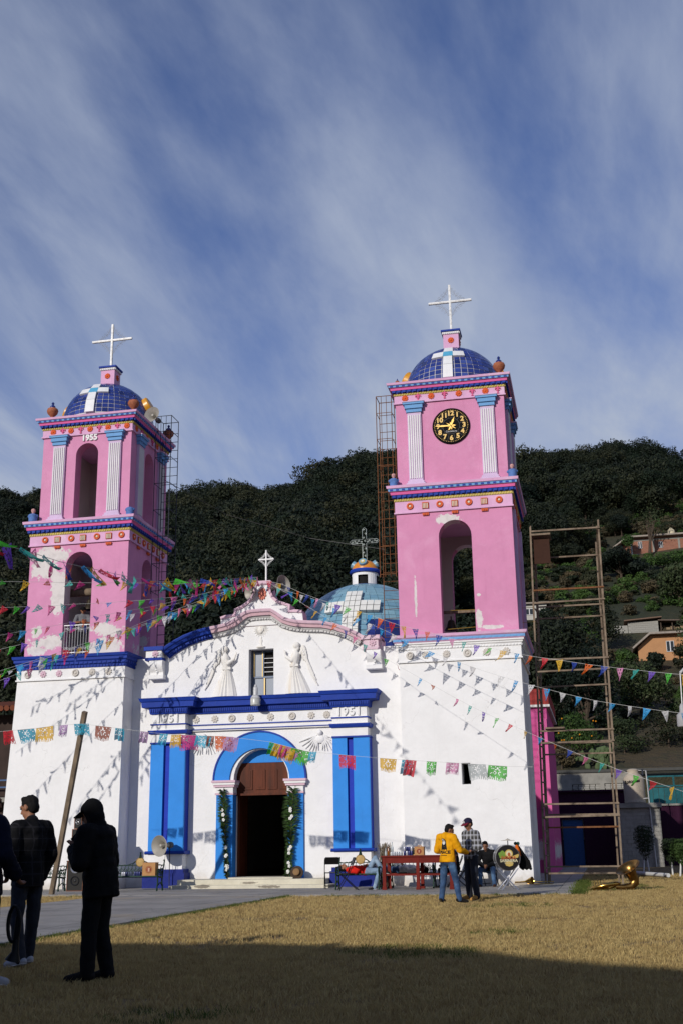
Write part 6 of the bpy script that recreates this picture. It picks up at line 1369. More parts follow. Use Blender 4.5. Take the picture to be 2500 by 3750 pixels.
for i, x in enumerate((22.5, 22.9, 23.35, 23.8)): m = MB(); m.box(x, x + .36, 76.5, 76.55, 20.4, 20.9 + .1 * (i % 2)); m.build('board', plain('pale_plank', (.25, .18, .11, 1), .9) if i == 0 else bpy.data.materials['pale_plank'], h)
h = thing('white_house', 'small white block house seen right behind the clock tower edge', 'house', (10.2, 81, 22.5)); m = MB(); m.box(8.2, 11.2, 81, 85, 21.5, 24.8); m.build('wall', plaster('grey_white_wall', (.45, .44, .40, 1)), h); m = MB(); m.box(8.0, 11.5, 80.6, 85.3, 24.8, 24.95); m.build('roof', ROOFC, h); win(h, 9.05, 9.85, 23.7, 24.35, 80.98, 2)
# ---- yard behind the church, right
w = thing('concrete_wall', 'grey concrete yard wall with block-filled openings behind the alley', 'wall', (15, 34, 0))
m = MB(); m.slab(rect(11.5, 17.2, 0, 5.15), [rect(13.5, 15.1, 4.12, 4.5), rect(15.35, 16.9, 4.12, 4.52)], 34, 34.25); m.build('wall', CONCR, w); m = MB(); m.box(11.4, 24, 33.9, 34.5, 5.16, 5.32); m.build('coping', plain('dark_coping', (.07, .07, .065, 1), .9), w)
for x0, x1 in ((13.5, 15.1), (15.35, 16.9)):
    for j in range(3):
        for i in range(5):
            x = x0 + .02 + (x1 - x0 - .3) * i / 4.0 + (.0 if j % 2 else .03); m = MB(); m.box(x, x + .29, 34.05, 34.2, 4.125 + j * .125, 4.24 + j * .125); m.build('block', BLOCKM if j else CONCR, w)
w = thing('purple_outbuilding', 'dark purple outbuilding with a blue door at the end of the alley', 'outbuilding', (14, 30, 0)); m = MB(); m.slab(rect(11.5, 16.6, -.1, 3.9), [rect(12.88, 14.05, 0, 2.47)], 30, 30.3); m.box(11.5, 16.6, 30.3, 33.8, 3.75, 3.88); m.box(16.3, 16.6, 30.31, 33.8, -.1, 3.74); m.build('wall', PURP, w); m = MB(); m.box(12.92, 14.0, 30.12, 30.2, .02, 2.43); m.build('door', plain('blue_door', (.02, .07, .20, 1), .5), w); m = MB(); m.box(11.4, 16.7, 29.85, 33.9, 3.9, 4.0); m.build('parapet', PURP, w)
w = thing('block_pillar', 'grey concrete block structure carrying the water tank', 'pillar', (17, 26, 0)); m = MB(); m.box(15.8, 17.95, 26.02, 28, 0, 2.88); m.build('core', CONCR, w)
for j in range(15):
    for i in range(6):
        x = 15.82 + .40 * i + (-.2 if j % 2 else 0); a, b = max(15.8, x), min(17.95, x + .385)
        if b - a > .08: m = MB(); m.box(a, b, 25.97 + rr.uniform(0, .012), 26.05, .0 + j * .192, .18 + j * .192); m.build('block', BLOCKM, w)
m = MB(); m.box(15.7, 18.05, 25.8, 28.2, 2.89, 3.12); m.build('slab', CONCR, w)
t = thing('water_tank', 'big beige plastic water tank with dark lettering by the turquoise gate', 'water tank', (16.8, 26.9, 3.12)); TANK = plain('beige_plastic', (.42, .36, .28, 1), .55, 0, .15, 2)
m = MB(); m.lathe([(.53, 0), (.54, .1), (.525, .15), (.54, .2), (.54, 1.15), (.52, 1.25), (.40, 1.40), (.29, 1.48), (.29, 1.60), (.27, 1.62)], (16.8, 26.9, 3.16), 32); tk = m.build('tank_body', TANK, t, smooth=40)
tx = text_mesh('Rotoplas', .24, .0, 'lettering', .012)
for v in tx.vertices:
    a = v.co.x / .545 - R(102); z = v.co.y; v.co = (16.8 + .548 * math.cos(a), 26.9 + .548 * math.sin(a), 4.22 + z + v.co.x * .12)
link('lettering', tx, t, plain('black_lettering', (.01, .01, .01, 1))); m = MB(); m.lathe([(.30, 1.60), (.31, 1.66), (.2, 1.72), (.02, 1.74)], (16.8, 26.9, 3.16), 24); m.build('lid', TANK, t, smooth=40)
PVC = plain('white_pvc', (.55, .55, .53, 1), .5); p = thing('water_pipe', 'white plastic pipe running up beside the beige water tank', 'pipe', (17.5, 25.9, 0)); m = MB(); m.tube([(17.55, 25.9, 0), (17.5, 25.9, 1.6), (17.46, 25.9, 3.2), (17.42, 25.9, 4.72), (17.05, 25.95, 4.74)], .03, 8); m.build('riser', PVC, p, smooth=True); m = MB(); m.tube([(17.44, 25.92, 3.35), (17.2, 26.2, 3.34)], .03, 8); m.build('branch', PVC, p); m = MB(); m.lathe([(.05, 0), (.05, .3)], (17.25, 25.92, 4.5), 10); m.build('valve', DIRON, p)
w = thing('gate', 'turquoise metal gate in the yard behind the water tank', 'gate', (18.8, 30.6, 0))
for i in range(9): m = MB(); m.box(17.6 + .3 * i, 17.88 + .3 * i, 30.6, 30.64, 2.4, 4.05); m.build('panel', TURQ, w)
for z in (4.1, 4.62): m = MB(); m.box(17.6, 20.4, 30.58, 30.66, z, z + .08); m.build('rail', TURQ, w)
for x in (17.6, 18.98, 20.3): m = MB(); m.box(x, x + .1, 30.55, 30.6, 2.4, 4.7); m.build('post', TURQ, w)
w = thing('purple_wall', 'dark purple yard wall at the right edge below the turquoise gate', 'wall', (20, 29, 0)); m = MB(); m.box(17.97, 24, 29, 29.3, 0, 3.05); m.build('wall', PURP, w); m = MB(); m.box(17.9, 24, 28.9, 29.4, 3.05, 3.15); m.build('coping', CONCR, w)
# ---- dark house at far left
h = thing('left_house', 'dark house with tiled eave and blue railing at the left picture edge', 'house', (-9, 12, 0))
m = MB(); m.box(-16, -5.3, 12, 18, 0, 7.2); m.build('wall', plain('dark_brick', (.045, .03, .025, 1), .9, 0, .3, 2), h)
m = MB()
for i in range(40): x = -16 + .28 * i; m.lathe([(.13, 0), (.13, 4.0)], (x, 10.8, 7.35), 8, 0, Matrix.Rotation(R(-80), 3, 'X'))
tag(m.build('roof', plain('clay_tile', (.16, .05, .025, 1), .9), h), kind='stuff')
m = MB(); m.box(-16, -5.2, 11.0, 12, 3.3, 3.5); m.build('balcony_slab', CONCR, h)
for z in (4.2, 3.9): m = MB(); m.box(-16, -5.2, 11.0, 11.06, z, z + .06); m.build('railing', plain('blue_rail', (.04, .10, .22, 1), .5), h)
for i in range(9): m = MB(); m.box(-13.0 + i * .35, -12.4 + i * .35 + .3, 9.8, 10.9, .0 + .3 * i, .3 + .3 * i); m.build('stair', CONCR, h)
# ---- unseen building added behind the viewer, roofline shaped to shade the lawn
h = thing('unseen_building', 'long plain unseen building behind the viewer, added to shade the lawn', 'building', (0, -46, 0))
m = MB(); m.prism([(-45, 0), (40, 0), (40, 5.7), (14, 5.9), (9.6, 6.75), (7.6, 7.2), (6, 7.72), (3, 8.02), (-45, 8.1)], -41, -52); m.build('wall', plaster('cream_wall', (.30, .25, .18, 1)), h)
# ---- grass on the lawn
rr = random.Random(77)
def blade_src(n, h, spread, mat, k):
    m = MB()
    for _ in range(n):
        x, y = rr.gauss(0, spread), rr.gauss(0, spread); a = rr.uniform(0, 6.283); w = rr.uniform(.0022, .0045); hh = h * rr.uniform(.5, 1.25); lx, ly = rr.gauss(0, .45) * hh, rr.gauss(0, .45) * hh
        c, s = math.cos(a) * w, math.sin(a) * w
        m.add([(x - c, y - s, -.005), (x + c, y + s, -.005), (x + lx * .45 + c * .8, y + ly * .45 + s * .8, hh * .6), (x + lx * .45 - c * .8, y + ly * .45 - s * .8, hh * .6), (x + lx, y + ly, hh)], [(0, 1, 2, 3), (3, 2, 4)])
    return loose('grass_source', m, mat)
def grassmat(name, a, b):
    t = NT(name); oi = t.n('ShaderNodeObjectInfo'); c = t.mix(oi.outputs['Random'], a, b); t.color(c).set(Roughness=.8, Specular_IOR_Level=.2)
    tr = t.n('ShaderNodeBsdfTranslucent'); t.l(c, tr.inputs[0]); mx = t.n('ShaderNodeMixShader'); mx.inputs[0].default_value = .25; t.l(t.b.outputs[0], mx.inputs[1]); t.l(tr.outputs[0], mx.inputs[2]); t.l(mx.outputs[0], t.o.inputs[0]); return t.mat
STRAW = grassmat('straw', (.40, .29, .115, 1), (.54, .41, .175, 1)); STRAW2 = grassmat('dull_straw', (.30, .20, .08, 1), (.42, .30, .13, 1)); GRN = grassmat('green_grass', (.06, .10, .018, 1), (.12, .14, .03, 1))
DRYC = source_collection('dry_grass_sources', [blade_src(26, .045, .05, STRAW, 0), blade_src(26, .04, .05, STRAW, 1), blade_src(24, .04, .045, STRAW2, 2)]); GRNC = source_collection('green_grass_sources', [blade_src(22, .06, .04, GRN, 0), blade_src(18, .05, .04, GRN, 1)])
P1, S1_, P2, S2_ = [], [], [], []
def on_lawn(x, y):
    if -1.5 < x < 1.95 and y < -5.2: return True
    if 7.03 < x and y < -6.42: return True
    if x > 14.2: return True
    return False
n = 0
while n < 60000:
    d = 7.5 + 42 * rr.random() ** 1.25; az = rr.uniform(-.31, .31) - .2099; x = 14.94 + d * math.sin(az); y = -36.22 + d * math.cos(az)
    if y > 14: continue
    n += 1
    if not on_lawn(x, y): continue
    g1 = mnoise.noise(Vector((x * .35, y * .35, 2.2)))
    if mnoise.noise(Vector((x * .5, y * .8, 7.7))) > .30 and rr.random() < .6: continue
    edge = min(abs(x - 7.03) if y < -6.4 else 9, 9)
    if (g1 > .38 and rr.random() < .35) or (edge < .15 and rr.random() < .5): P2.append((x, y, 0)); S2_.append(rr.uniform(.6, 1.3))
    else: P1.append((x, y, 0)); S1_.append(rr.uniform(.6, 1.25))
for _ in range(330):
    y = rr.uniform(-22, -6.4); P2.append((7.05 + abs(rr.gauss(0, .09)), y, 0)); S2_.append(rr.uniform(.6, 1.4))
for _ in range(250): P2.append((14.2 + abs(rr.gauss(0, .12)), rr.uniform(-6.4, 3), 0)); S2_.append(rr.uniform(1, 2.4))
for _ in range(160): P2.append((rr.uniform(8, 14), -6.42 - abs(rr.gauss(0, .03)), 0)); S2_.append(rr.uniform(.6, 1.4))
tag(scatter('dry_grass', P1, S1_, DRYC, 5, tilt=.2), 'short straw coloured grass of the dry lawn', 'grass', kind='stuff')
tag(scatter('green_grass', P2, S2_, GRNC, 6, tilt=.2), 'green grass tufts along the path edge and in patches', 'grass', kind='stuff')
# ================================================================== THINGS ABOUT THE CHURCH
GIRON = plain('green_cast_iron', (.012, .035, .022, 1), .5, .3, .3, 20); GSLAT = plain('green_slat', (.014, .05, .035, 1), .5); BRASSM = plain('medallion_gold', (.40, .27, .10, 1), .5, .2, .25, 30, .6, 60)
def bench(label, x0, x1, y, back=True):
    """park bench along x, front towards -Y"""
    b = thing('park_bench', label, 'bench', ((x0 + x1) / 2, y, .05), group='green cast iron benches')
    for x in (x0, x1):
        q = MB(); T = lambda pts, r: q.tube([(x, y + a, .05 + z) for a, z in pts], r, 6)
        T([(-.26, 0), (-.25, .12), (-.20, .22), (-.22, .36), (-.20, .40)], [.03, .022, .026, .024, .022]); T([(.20, 0), (.19, .12), (.13, .24), (.15, .38)], [.03, .022, .026, .024]); T([(-.21, .40), (.16, .36)], .022)
        T([(.15, .36), (.20, .55), (.27, .74), (.31, .83), (.28, .86)], [.024, .022, .02, .022, .03]); T([(-.21, .40), (-.25, .52), (-.18, .60), (.0, .60), (.18, .62)], [.02, .022, .024, .022, .02]); T([(-.22, .14), (.0, .24), (.16, .14)], .016)
        for a, z in ((-.1, .5), (.05, .48), (-.02, .54)): q.tube([(x, y + a + .05 * math.cos(t), .05 + z + .05 * math.sin(t)) for t in [i * .7 for i in range(9)]], .011, 4)
        q.build('end_frame', GIRON, b, smooth=True)
    for i in range(5): q = MB(); yy = y - .20 + i * .085; q.box(x0 - .02, x1 + .02, yy, yy + .065, .455 - .008 * i, .48 - .008 * i); q.build('slat', GSLAT, b)
    q = MB(); L_ = x1 - x0; n = int(L_ / .11); by = lambda z: y + .15 + (z - .36) * .30
    for k in (0, 1): z = .50 + k * .22; q.tube([(x0, by(z), .05 + z), (x1, by(z), .05 + z)], .012, 5)
    for i in range(n):
        x = x0 + L_ * (i + .5) / n; h = .22 + .11 * math.exp(-((x - (x0 + x1) / 2) / (L_ * .22)) ** 2)
        q.tube([(x, by(.42), .47), (x + .035, by(.52), .57), (x - .03, by(.62), .67), (x, by(.5 + h), .05 + .5 + h)], .012, 4)
        q.tube([(x + .045 * math.cos(t), by(.6 + .045 * math.sin(t)), .63 + .045 * math.sin(t)) for t in [j * .785 for j in range(9)]], .010, 4)
        q.tube([(x + .03 * math.cos(t), by(.5), .545 + .03 * math.sin(t)) for t in [j * .785 for j in range(9)]], .009, 4)
    pts = [(x0 + L_ * i / 24, by(.76), .05 + .72 + .16 * math.exp(-((i / 24 - .5) / .16) ** 2) + .01 * math.sin(i * 2.1)) for i in range(25)]; q.tube(pts, .016, 5)
    q.build('back_lattice', GIRON, b, smooth=True)
    q = MB(); c = ((x0 + x1) / 2, by(.80) - .02, .86); q.lathe([(.135, 0), (.135, .025), (.12, .035), (.11, .025), (.01, .03)], c, 24, 0, rot); me = q.build('medallion', BRASSM, b, smooth=40)
    q = MB(); q.lathe([(.055, 0), (.02, .12), (.035, .15), (.005, .17)], (c[0], c[1], c[2] + .12), 8); q.build('finial', GIRON, b, smooth=True)
    return b
bench('green iron bench behind the leaning post, at far left', -2.35, -1.02, -2.5)
bench('green iron bench carrying a cardboard box, left of the steps', .72, 2.20, -2.75)
bench('green iron bench on which the man in red lies', 7.58, 8.80, -2.95)
bench('green iron bench behind the red table', 8.98, 10.22, -2.15)
# ---- cardboard boxes and packs
CARD = plain('cardboard', (.42, .22, .09, 1), .85, 0, .12, 6); LOGO = plain('red_brown_print', (.22, .035, .02, 1), .8)
def logo(par, x, y, z, r):
    for ro, ri in ((1, .93), (.66, .0)):
        q = MB(); n = 28
        if ri: q.prism([(r * ro * math.cos(2 * math.pi * i / n), r * ro * math.sin(2 * math.pi * i / n)) for i in range(n)][:0] or [(0, 0), (1e-4, 0), (0, 1e-4)], 0, .001) if False else None
        if ri: 
            for i in range(18): a = 2 * math.pi * i / 18; q.box(x + r * .86 * math.cos(a) - .009, x + r * .86 * math.cos(a) + .009, y - .004, y, z + r * .86 * math.sin(a) - .009, z + r * .86 * math.sin(a) + .009)
        else: q.prism([(x + r * ro * math.cos(2 * math.pi * i / n), z + r * ro * math.sin(2 * math.pi * i / n)) for i in range(n)], y - .003, y)
        o = q.build('logo', LOGO, par)
        if ri: o['kind'] = 'stuff'
    q = MB(); q.prism([(x + dx * r, z + dz * r) for dx, dz in ((-.28, -.5), (.28, -.5), (.2, .0), (.34, .2), (.15, .45), (-.15, .45), (-.34, .2), (-.2, 0))], y - .006, y - .003); q.build('logo', plain('pale_print', (.5, .3, .2, 1)) if 'pale_print' not in bpy.data.materials else bpy.data.materials['pale_print'], par)
def carton(label, x0, x1, y0, y1, z0, z1, handle=False):
    b = thing('cardboard_box', label, 'box', ((x0 + x1) / 2, (y0 + y1) / 2, z0)); q = MB(); q.box(x0, x1, y0, y1, z0, z1); q.build('carton', CARD, b); logo(b, (x0 + x1) / 2, y0 - .001, (z0 + z1) / 2 - .01, (z1 - z0) * .30)
    q = MB(); q.box(x0 - .003, x1 + .003, y0 - .012, y0 + .09, z1, z1 + .006); q.box(x0 - .003, x1 + .003, y1 - .1, y1 + .01, z1 + .001, z1 + .007); q.build('flap', CARD, b)
    if handle: q = MB(); q.tube([((x0 + x1) / 2 - .06, (y0 + y1) / 2, z1), ((x0 + x1) / 2 - .04, (y0 + y1) / 2, z1 + .03), ((x0 + x1) / 2 + .04, (y0 + y1) / 2, z1 + .03), ((x0 + x1) / 2 + .06, (y0 + y1) / 2, z1)], .01, 6); q.build('handle', CARD, b)
carton('brown cardboard box with round red emblem on the left bench', 1.70, 2.10, -2.92, -2.66, .475, .845); carton('cardboard box with round emblem and handle on the red table', 9.82, 10.08, -3.15, -2.9, .955, 1.18, True)
CANW = plain('pale_can', (.45, .46, .52, 1), .35, .3, .15, 9); CANB = plain('blue_can', (.03, .04, .16, 1), .35, .2, .5, 14); CLEARP = plain('clear_cup', (.45, .48, .52, 1), .2, 0, .15, 20)
def pack(label, x0, n, m_, y, z, h, r, mats, rows=2):
    b = thing('can_pack', label, 'can pack', (x0 + n * r, y, z), group='drink packs')
    for k in range(rows):
        for i in range(n):
            for j in range(m_): q = MB(); q.lathe([(r * .8, 0), (r * .97, .01), (r * .97, h - .012), (r * .8, h)], (x0 + r + 2 * r * i, y + 2 * r * j, z + k * h), 10); q.build('can', mats[(i + k) % len(mats)], b, smooth=50)
pack('pale and blue drink cans stacked on the left bench', 1.02, 5, 2, -2.85, .475, .115, .033, [CANW, CANW, CANB], 1); pack('dark blue drink pack beside the cardboard box on the left bench', 1.42, 3, 2, -2.85, .475, .12, .034, [CANB], 1)
pack('purple and blue can pack on the red table', 9.50, 4, 3, -3.1, .955, .115, .033, [CANB, CANW, CANB]); pack('clear plastic cups in a pack on the red table', 9.14, 5, 2, -3.1, .955, .10, .032, [CLEARP], 1)
def bottle(label, x, y, z, h, c, r=.032):
    q = MB(); q.lathe([(r * .9, 0), (r, .01), (r, h * .55), (r * .38, h * .75), (r * .34, h * .97), (r * .3, h)], (x, y, z), 12); t = NT('bottle_glass'); t.color(c).set(Roughness=.1, Transmission_Weight=.55, IOR=1.45); b = thing('bottle', label, 'bottle', (x, y, z)); q.build('glass', t.mat, b, smooth=50); q = MB(); q.lathe([(r * .42, h * .96), (r * .42, h * 1.02)], (x, y, z), 10); q.build('bottle_cap', CANW, b)
bottle('small clear bottle, leftmost on the red table', 8.99, -3.05, .955, .19, (.6, .65, .65, 1)); bottle('amber bottle second from left on the red table', 9.075, -3.1, .955, .25, (.35, .10, .01, 1)); bottle('tall clear liquor bottle on the red table', 9.15, -2.9, .955, .36, (.7, .75, .75, 1), .038)
# ---- red table
REDW = plain('red_painted_wood', (.14, .009, .004, 1), .7, 0, .25, 5, .2, 30)
t = thing('red_table', 'long dark red wooden table with boxes and bottles on it', 'table', (9.9, -3.05, .05)); TX0, TX1, TY0, TY1 = 8.93, 10.95, -3.50, -2.55
q = MB(); q.box(TX0, TX1, TY0, TY1, .915, .95); q.build('table_top', REDW, t)
for y in (TY0 + .04, TY1 - .07): q = MB(); q.box(TX0 + .1, TX1 - .1, y, y + .03, .75, .914); q.build('apron', REDW, t)
for x in (TX0 + .03, TX1 - .06): q = MB(); q.box(x, x + .03, TY0 + .1, TY1 - .1, .75, .914); q.build('apron', REDW, t)
for x in (TX0 + .03, 9.90, TX1 - .13):
    for y in (TY0 + .03, TY1 - .12):
        q = MB(); q.box(x, x + .09, y, y + .09, .12, .913); q.box(x - .015, x + .105, y - .015, y + .105, .05, .12); q.build('leg', REDW, t)
for y in (TY0 + .05, TY1 - .1): q = MB(); q.box(TX0 + .13, TX1 - .14, y, y + .05, .42, .47); q.build('stretcher', REDW, t)
# ---- folding chairs
CHB = plain('black_chair_metal', (.010, .010, .011, 1), .4, .2)
def chair(label, x, y, rz, mark=False):
    c = thing('folding_chair', label, 'chair', (0, 0, 0), 0, 'black folding chairs')
    for sx in (-.21, .21):
        q = MB(); q.tube([(sx, .27, 0), (sx, .0, .42), (sx, -.18, .80)], .012, 6); q.build('leg', CHB, c); q = MB(); q.tube([(sx * .93, -.28, 0), (sx * .93, .20, .43)], .012, 6); q.build('leg', CHB, c)
    q = MB(); q.box(-.20, .20, -.15, .22, .425, .45); q.build('seat', CHB, c); q = MB(); q.prism([(-.215, .60), (.215, .60), (.215, .77), (.18, .81), (-.18, .81), (-.215, .77)], -.012, .012); me = q.mesh('backrest'); me.transform(Matrix.Translation((0, -.135, 0)) @ Matrix.Rotation(R(22), 4, 'X') @ Matrix.Translation((0, .27, .02))) ; link('backrest', me, c, CHB)
    for yy, z in ((.22, .08), (-.235, .07)): q = MB(); q.tube([(-.2, yy, z), (.2, yy, z)], .009, 6); q.build('crossbar', CHB, c)
    c.location = (x, y, .05); c.rotation_euler = (0, 0, rz)
chair('black folding chair at the head of the bench, beside the steps', 7.22, -2.1, R(15)); chair('black folding chair standing in front of the bench with the man in red', 7.98, -3.45, R(110)); chair('black folding chair under the seated man in black', 11.7, -1.15, R(174)); chair('black folding chair at the right end of the red table', 11.05, -2.3, R(100)); chair('black folding chair under the person at the table end', 10.80, -1.75, R(100))
# ---- horn loudspeakers
HORN = plain('grey_horn_metal', (.34, .32, .28, 1), .5, .2, .15, 5); HORNI = plain('horn_inside', (.20, .18, .15, 1), .6, .1, .3, 4)
def horn(label, loc, direction, r=.31, ln=.42, wires=False):
    h = thing('horn_loudspeaker', label, 'loudspeaker', loc, group='horn loudspeakers'); d = Vector(direction).normalized(); Q = d.to_track_quat('Z', 'Y').to_matrix()
    prof = [(.06, -ln), (.075, -ln * .72), (.12, -ln * .42), (.20, -ln * .15), (r * .93, -.015), (r, 0), (r * 1.02, .008), (r, .012), (r * .92, -.012), (.185, -ln * .16), (.10, -ln * .42), (.06, -ln * .6)]
    q = MB(); q.lathe(prof, loc, 32, 0, Q, caps=False); q.build('bell', HORN, h, recalc=False, smooth=True); q = MB(); q.lathe([(.055, -ln * .75), (.055, -ln * .12), (.045, -ln * .09), (.02, -ln * .07)], loc, 14, 0, Q); q.build('inner_tube', HORN, h, smooth=40)
    q = MB(); q.lathe([(.085, -ln - .16), (.095, -ln - .12), (.095, -ln - .02), (.07, -ln)], loc, 16, 0, Q); q.build('driver', plain('driver_grey', (.12, .12, .12, 1)) if 'driver_grey' not in bpy.data.materials else bpy.data.materials['driver_grey'], h, smooth=40)
    q = MB(); b0 = Vector(loc) - d * (ln + .05); q.tube([b0, b0 + Vector((0, .04, -.25)), b0 + Vector((0, .05, -.5 if not wires else -1.25))], .014, 6); q.build('bracket', DIRON, h)
    if wires:
        for k in (-.1, .02): q = MB(); q.tube([b0 + Vector((k, 0, -.1)), b0 + Vector((k * 1.4, -.05, -.5)), b0 + Vector((k * .8, -.02, -.85))], .006, 4); q.build('wire', CHB, h)
horn('grey horn loudspeaker in front of the left blue pilaster', (1.55, -1.2, 1.32), (-.36, -.93, -.05), .315, .42, True); horn('horn loudspeaker on the left side of the gable top, behind the flags', (4.10, -.15, 9.42), (-.55, -.8, -.1), .27, .36); horn('horn loudspeaker on the right side of the gable top, facing right', (5.30, -.30, 9.60), (.85, -.5, .12), .30, .5); horn('pale horn loudspeaker on the roof corner of the left tower', (.12, .55, 16.42), (-.15, -.95, .15), .30, .4)
# ---- speaker stack
SPK = plain('speaker_black', (.012, .011, .010, 1), .6); CONE = plain('speaker_cone', (.02, .02, .022, 1), .5); SILV = plain('silver_dust_cap', (.5, .5, .52, 1), .3, .7)
for lab, (x0, x1, z0, z1), drv in (('large black floor speaker at the bottom of the stack', (-.83, -.30, .05, .93), ((.30, .14, 0), (.66, .15, 1))), ('middle black speaker of the stack', (-.73, -.36, .935, 1.85), ((.2, .12, 0), (.62, .12, 0))), ('small silver-rimmed speaker on top of the stack', (-.67, -.42, 1.855, 2.19), ((.2, .085, 1),))):
    s = thing('loudspeaker_box', lab, 'speaker', ((x0 + x1) / 2, -2.4, z0), group='stack of loudspeaker boxes'); q = MB(); q.box(x0, x1, -2.6, -2.2, z0, z1); q.build('cabinet', SPK, s); q = MB(); q.slab(rect(x0, x1, z0, z1), [rect(x0 + .02, x1 - .02, z0 + .02, z1 - .02)], -2.615, -2.601); q.build('trim', plain('speaker_trim', (.16, .06, .03, 1)) if 'speaker_trim' not in bpy.data.materials else bpy.data.materials['speaker_trim'], s)
    for dz, r, sv in drv:
        c = ((x0 + x1) / 2, -2.6, z0 + dz); q = MB(); q.lathe([(r, 0), (r, .02), (r * .92, .03), (r * .86, .015), (r * .35, -.03)], c, 24, 0, rot, caps=False); dn = q.build('driver', SILV if sv else CONE, s, recalc=False, smooth=40); q = MB(); q.lathe([(r * .86, .012), (r * .4, -.02)], c, 24, 0, rot, caps=False); q.build('cone', CONE, dn, recalc=False); q = MB(); q.sphere((c[0], c[1] - .0, c[2]), r * .34, 12, 8, None, (1, .5, 1)); q.build('dust_cap', SILV if sv else CONE, dn, smooth=True)
# ---- leaning post
WGREY = NT('weathered_timber'); WGREY.color(WGREY.mix(WGREY.rng(WGREY.noise(5, 6, .65, stretch=(1, 1, .08)), .35, .7), (.20, .15, .10, 1), (.085, .062, .042, 1))).set(Roughness=.9); WGREY.bump(WGREY.noise(26, 4, stretch=(1, 1, .1)), .5, .01); WGREY = WGREY.mat
q = MB(); q.obox((-.26, -4.8, -.1), (1.42, -6.78, 4.86), .12, .12, (0, 1, 0)); tag(q.build('wooden_post', WGREY), 'weathered square timber post leaning to the right by the left tower', 'post')
# ---- scaffold of timber frames
WSC = NT('scaffold_timber'); WSC.color(WSC.mix(WSC.rng(WSC.noise(3, 6, .65), .35, .7), (.22, .165, .115, 1), (.09, .06, .038, 1))).set(Roughness=.85); WSC.bump(WSC.noise(30, 4), .4, .01); WSC = WSC.mat
sc_ = thing('scaffold', 'tall rickety scaffold of weathered frames with a ladder side, right of the clock tower', 'scaffold', (14.4, 1.2, 0))
def bar(a, b, w=.07, name='pole', mat=None): q = MB(); q.obox(a, b, w, w); q.build(name, mat or WSC, sc_)
tops = {(13.25, .3): 11.05, (15.5, .3): 11.1, (13.28, 2.6): 10.6, (15.42, 2.6): 10.95}
lv = [0, 2.0, 4.2, 6.4, 8.6, 11.3]
for (x, y), zt in tops.items():
    sl = .09 if x < 14 else .05
    for a, b in zip(lv, lv[1:]):
        b = min(b, zt); bar((x - .03 + sl * a / 5, y, a if a else -.05), (x - .03 + sl * (b + .38) / 5 + random.uniform(-.015, .015), y + .005, min(b + .38, zt + .1)), .055, 'upright')
for y, rails in ((.3, (.35, 1.98, 2.36, 4.19, 4.55, 6.39, 6.76, 8.58, 8.99, 10.95)), (2.6, (.5, 1.7, 2.1, 4.0, 4.35, 6.2, 8.5, 8.9, 10.6))):
    for z in rails: bar((13.24 + .09 * z / 5, y - .05, z), (15.52 + .05 * z / 5, y - .05, z + random.uniform(-.02, .02)), .05, 'rail', RUST if z in (8.99, 1.7) else None)
for k in range(30):
    z = .5 + k * .36
    if z < 11: bar((13.26 + .09 * z / 5, .36, z), (13.30 + .09 * z / 5, 1.0, z), .035, 'rung')
bar((13.28, 1.0, 0), (13.5, 1.0, 11), .06, 'upright')
for z0, z1 in ((6.8, 8.9), (4.6, 6.6), (8.9, 11.0)): bar((15.54, .34, z1), (15.50, 2.58, z0), .05, 'brace')
q = MB(); q.box(13.44, 14.05, .2, 1.0, 10.80, 10.86); q.build('plank', WSC, sc_); q = MB(); q.box(13.48, 14.0, .42, .46, 9.9, 10.75); q.build('board', plain('rust_board', (.045, .02, .013, 1), .9), sc_); q = MB(); q.box(13.5, 14.1, .1, .5, 4.60, 4.65); q.build('plank', WSC, sc_)
# ---- caged ladders on the towers
def ladder(label, x0, x1, y0, y1, z0, z1, matr, step=.33, cage=True):
    l = thing('caged_ladder', label, 'ladder', ((x0 + x1) / 2, y0, z0)); B = lambda a, b, r=.016, n='rail': MB().tube([a, b], r, 6).build(n, matr, l)
    for x in (x0, x1): B((x, y1, z0), (x, y1, z1)); B((x, y0, z0 + (2 if cage else 0)), (x, y0, z1))
    for i in range(int((z1 - z0) / step)): B((x0, y1, z0 + step * i), (x1, y1, z0 + step * i), .011, 'rung')
    k = 0; z = z0 + 2.1
    while z < z1: 
        q = MB(); q.tube([(x0, y1, z), (x0, y0, z), (x1, y0, z), (x1, y1, z)], .013, 5); q.build('hoop', matr, l); z += 1.0
    for f in (.33, .66): B((x0 + (x1 - x0) * f, y0, z0 + 2), (x0 + (x1 - x0) * f, y0, z1), .011)
    q = MB(); q.tube([(x0, y1, z1), (x0, y0, z1), (x1, y0, z1), (x1, y1, z1), (x0, y1, z1)], .016, 5); q.build('hoop', matr, l)
ladder('rusty caged ladder up the left flank of the clock tower', 8.10, 8.66, 2.2, 2.85, 8.2, 16.95, RUST); ladder('dark blue caged ladder on the right flank of the 1955 tower', .02, .62, 1.25, 2.0, 7.9, 16.6, DIRON)
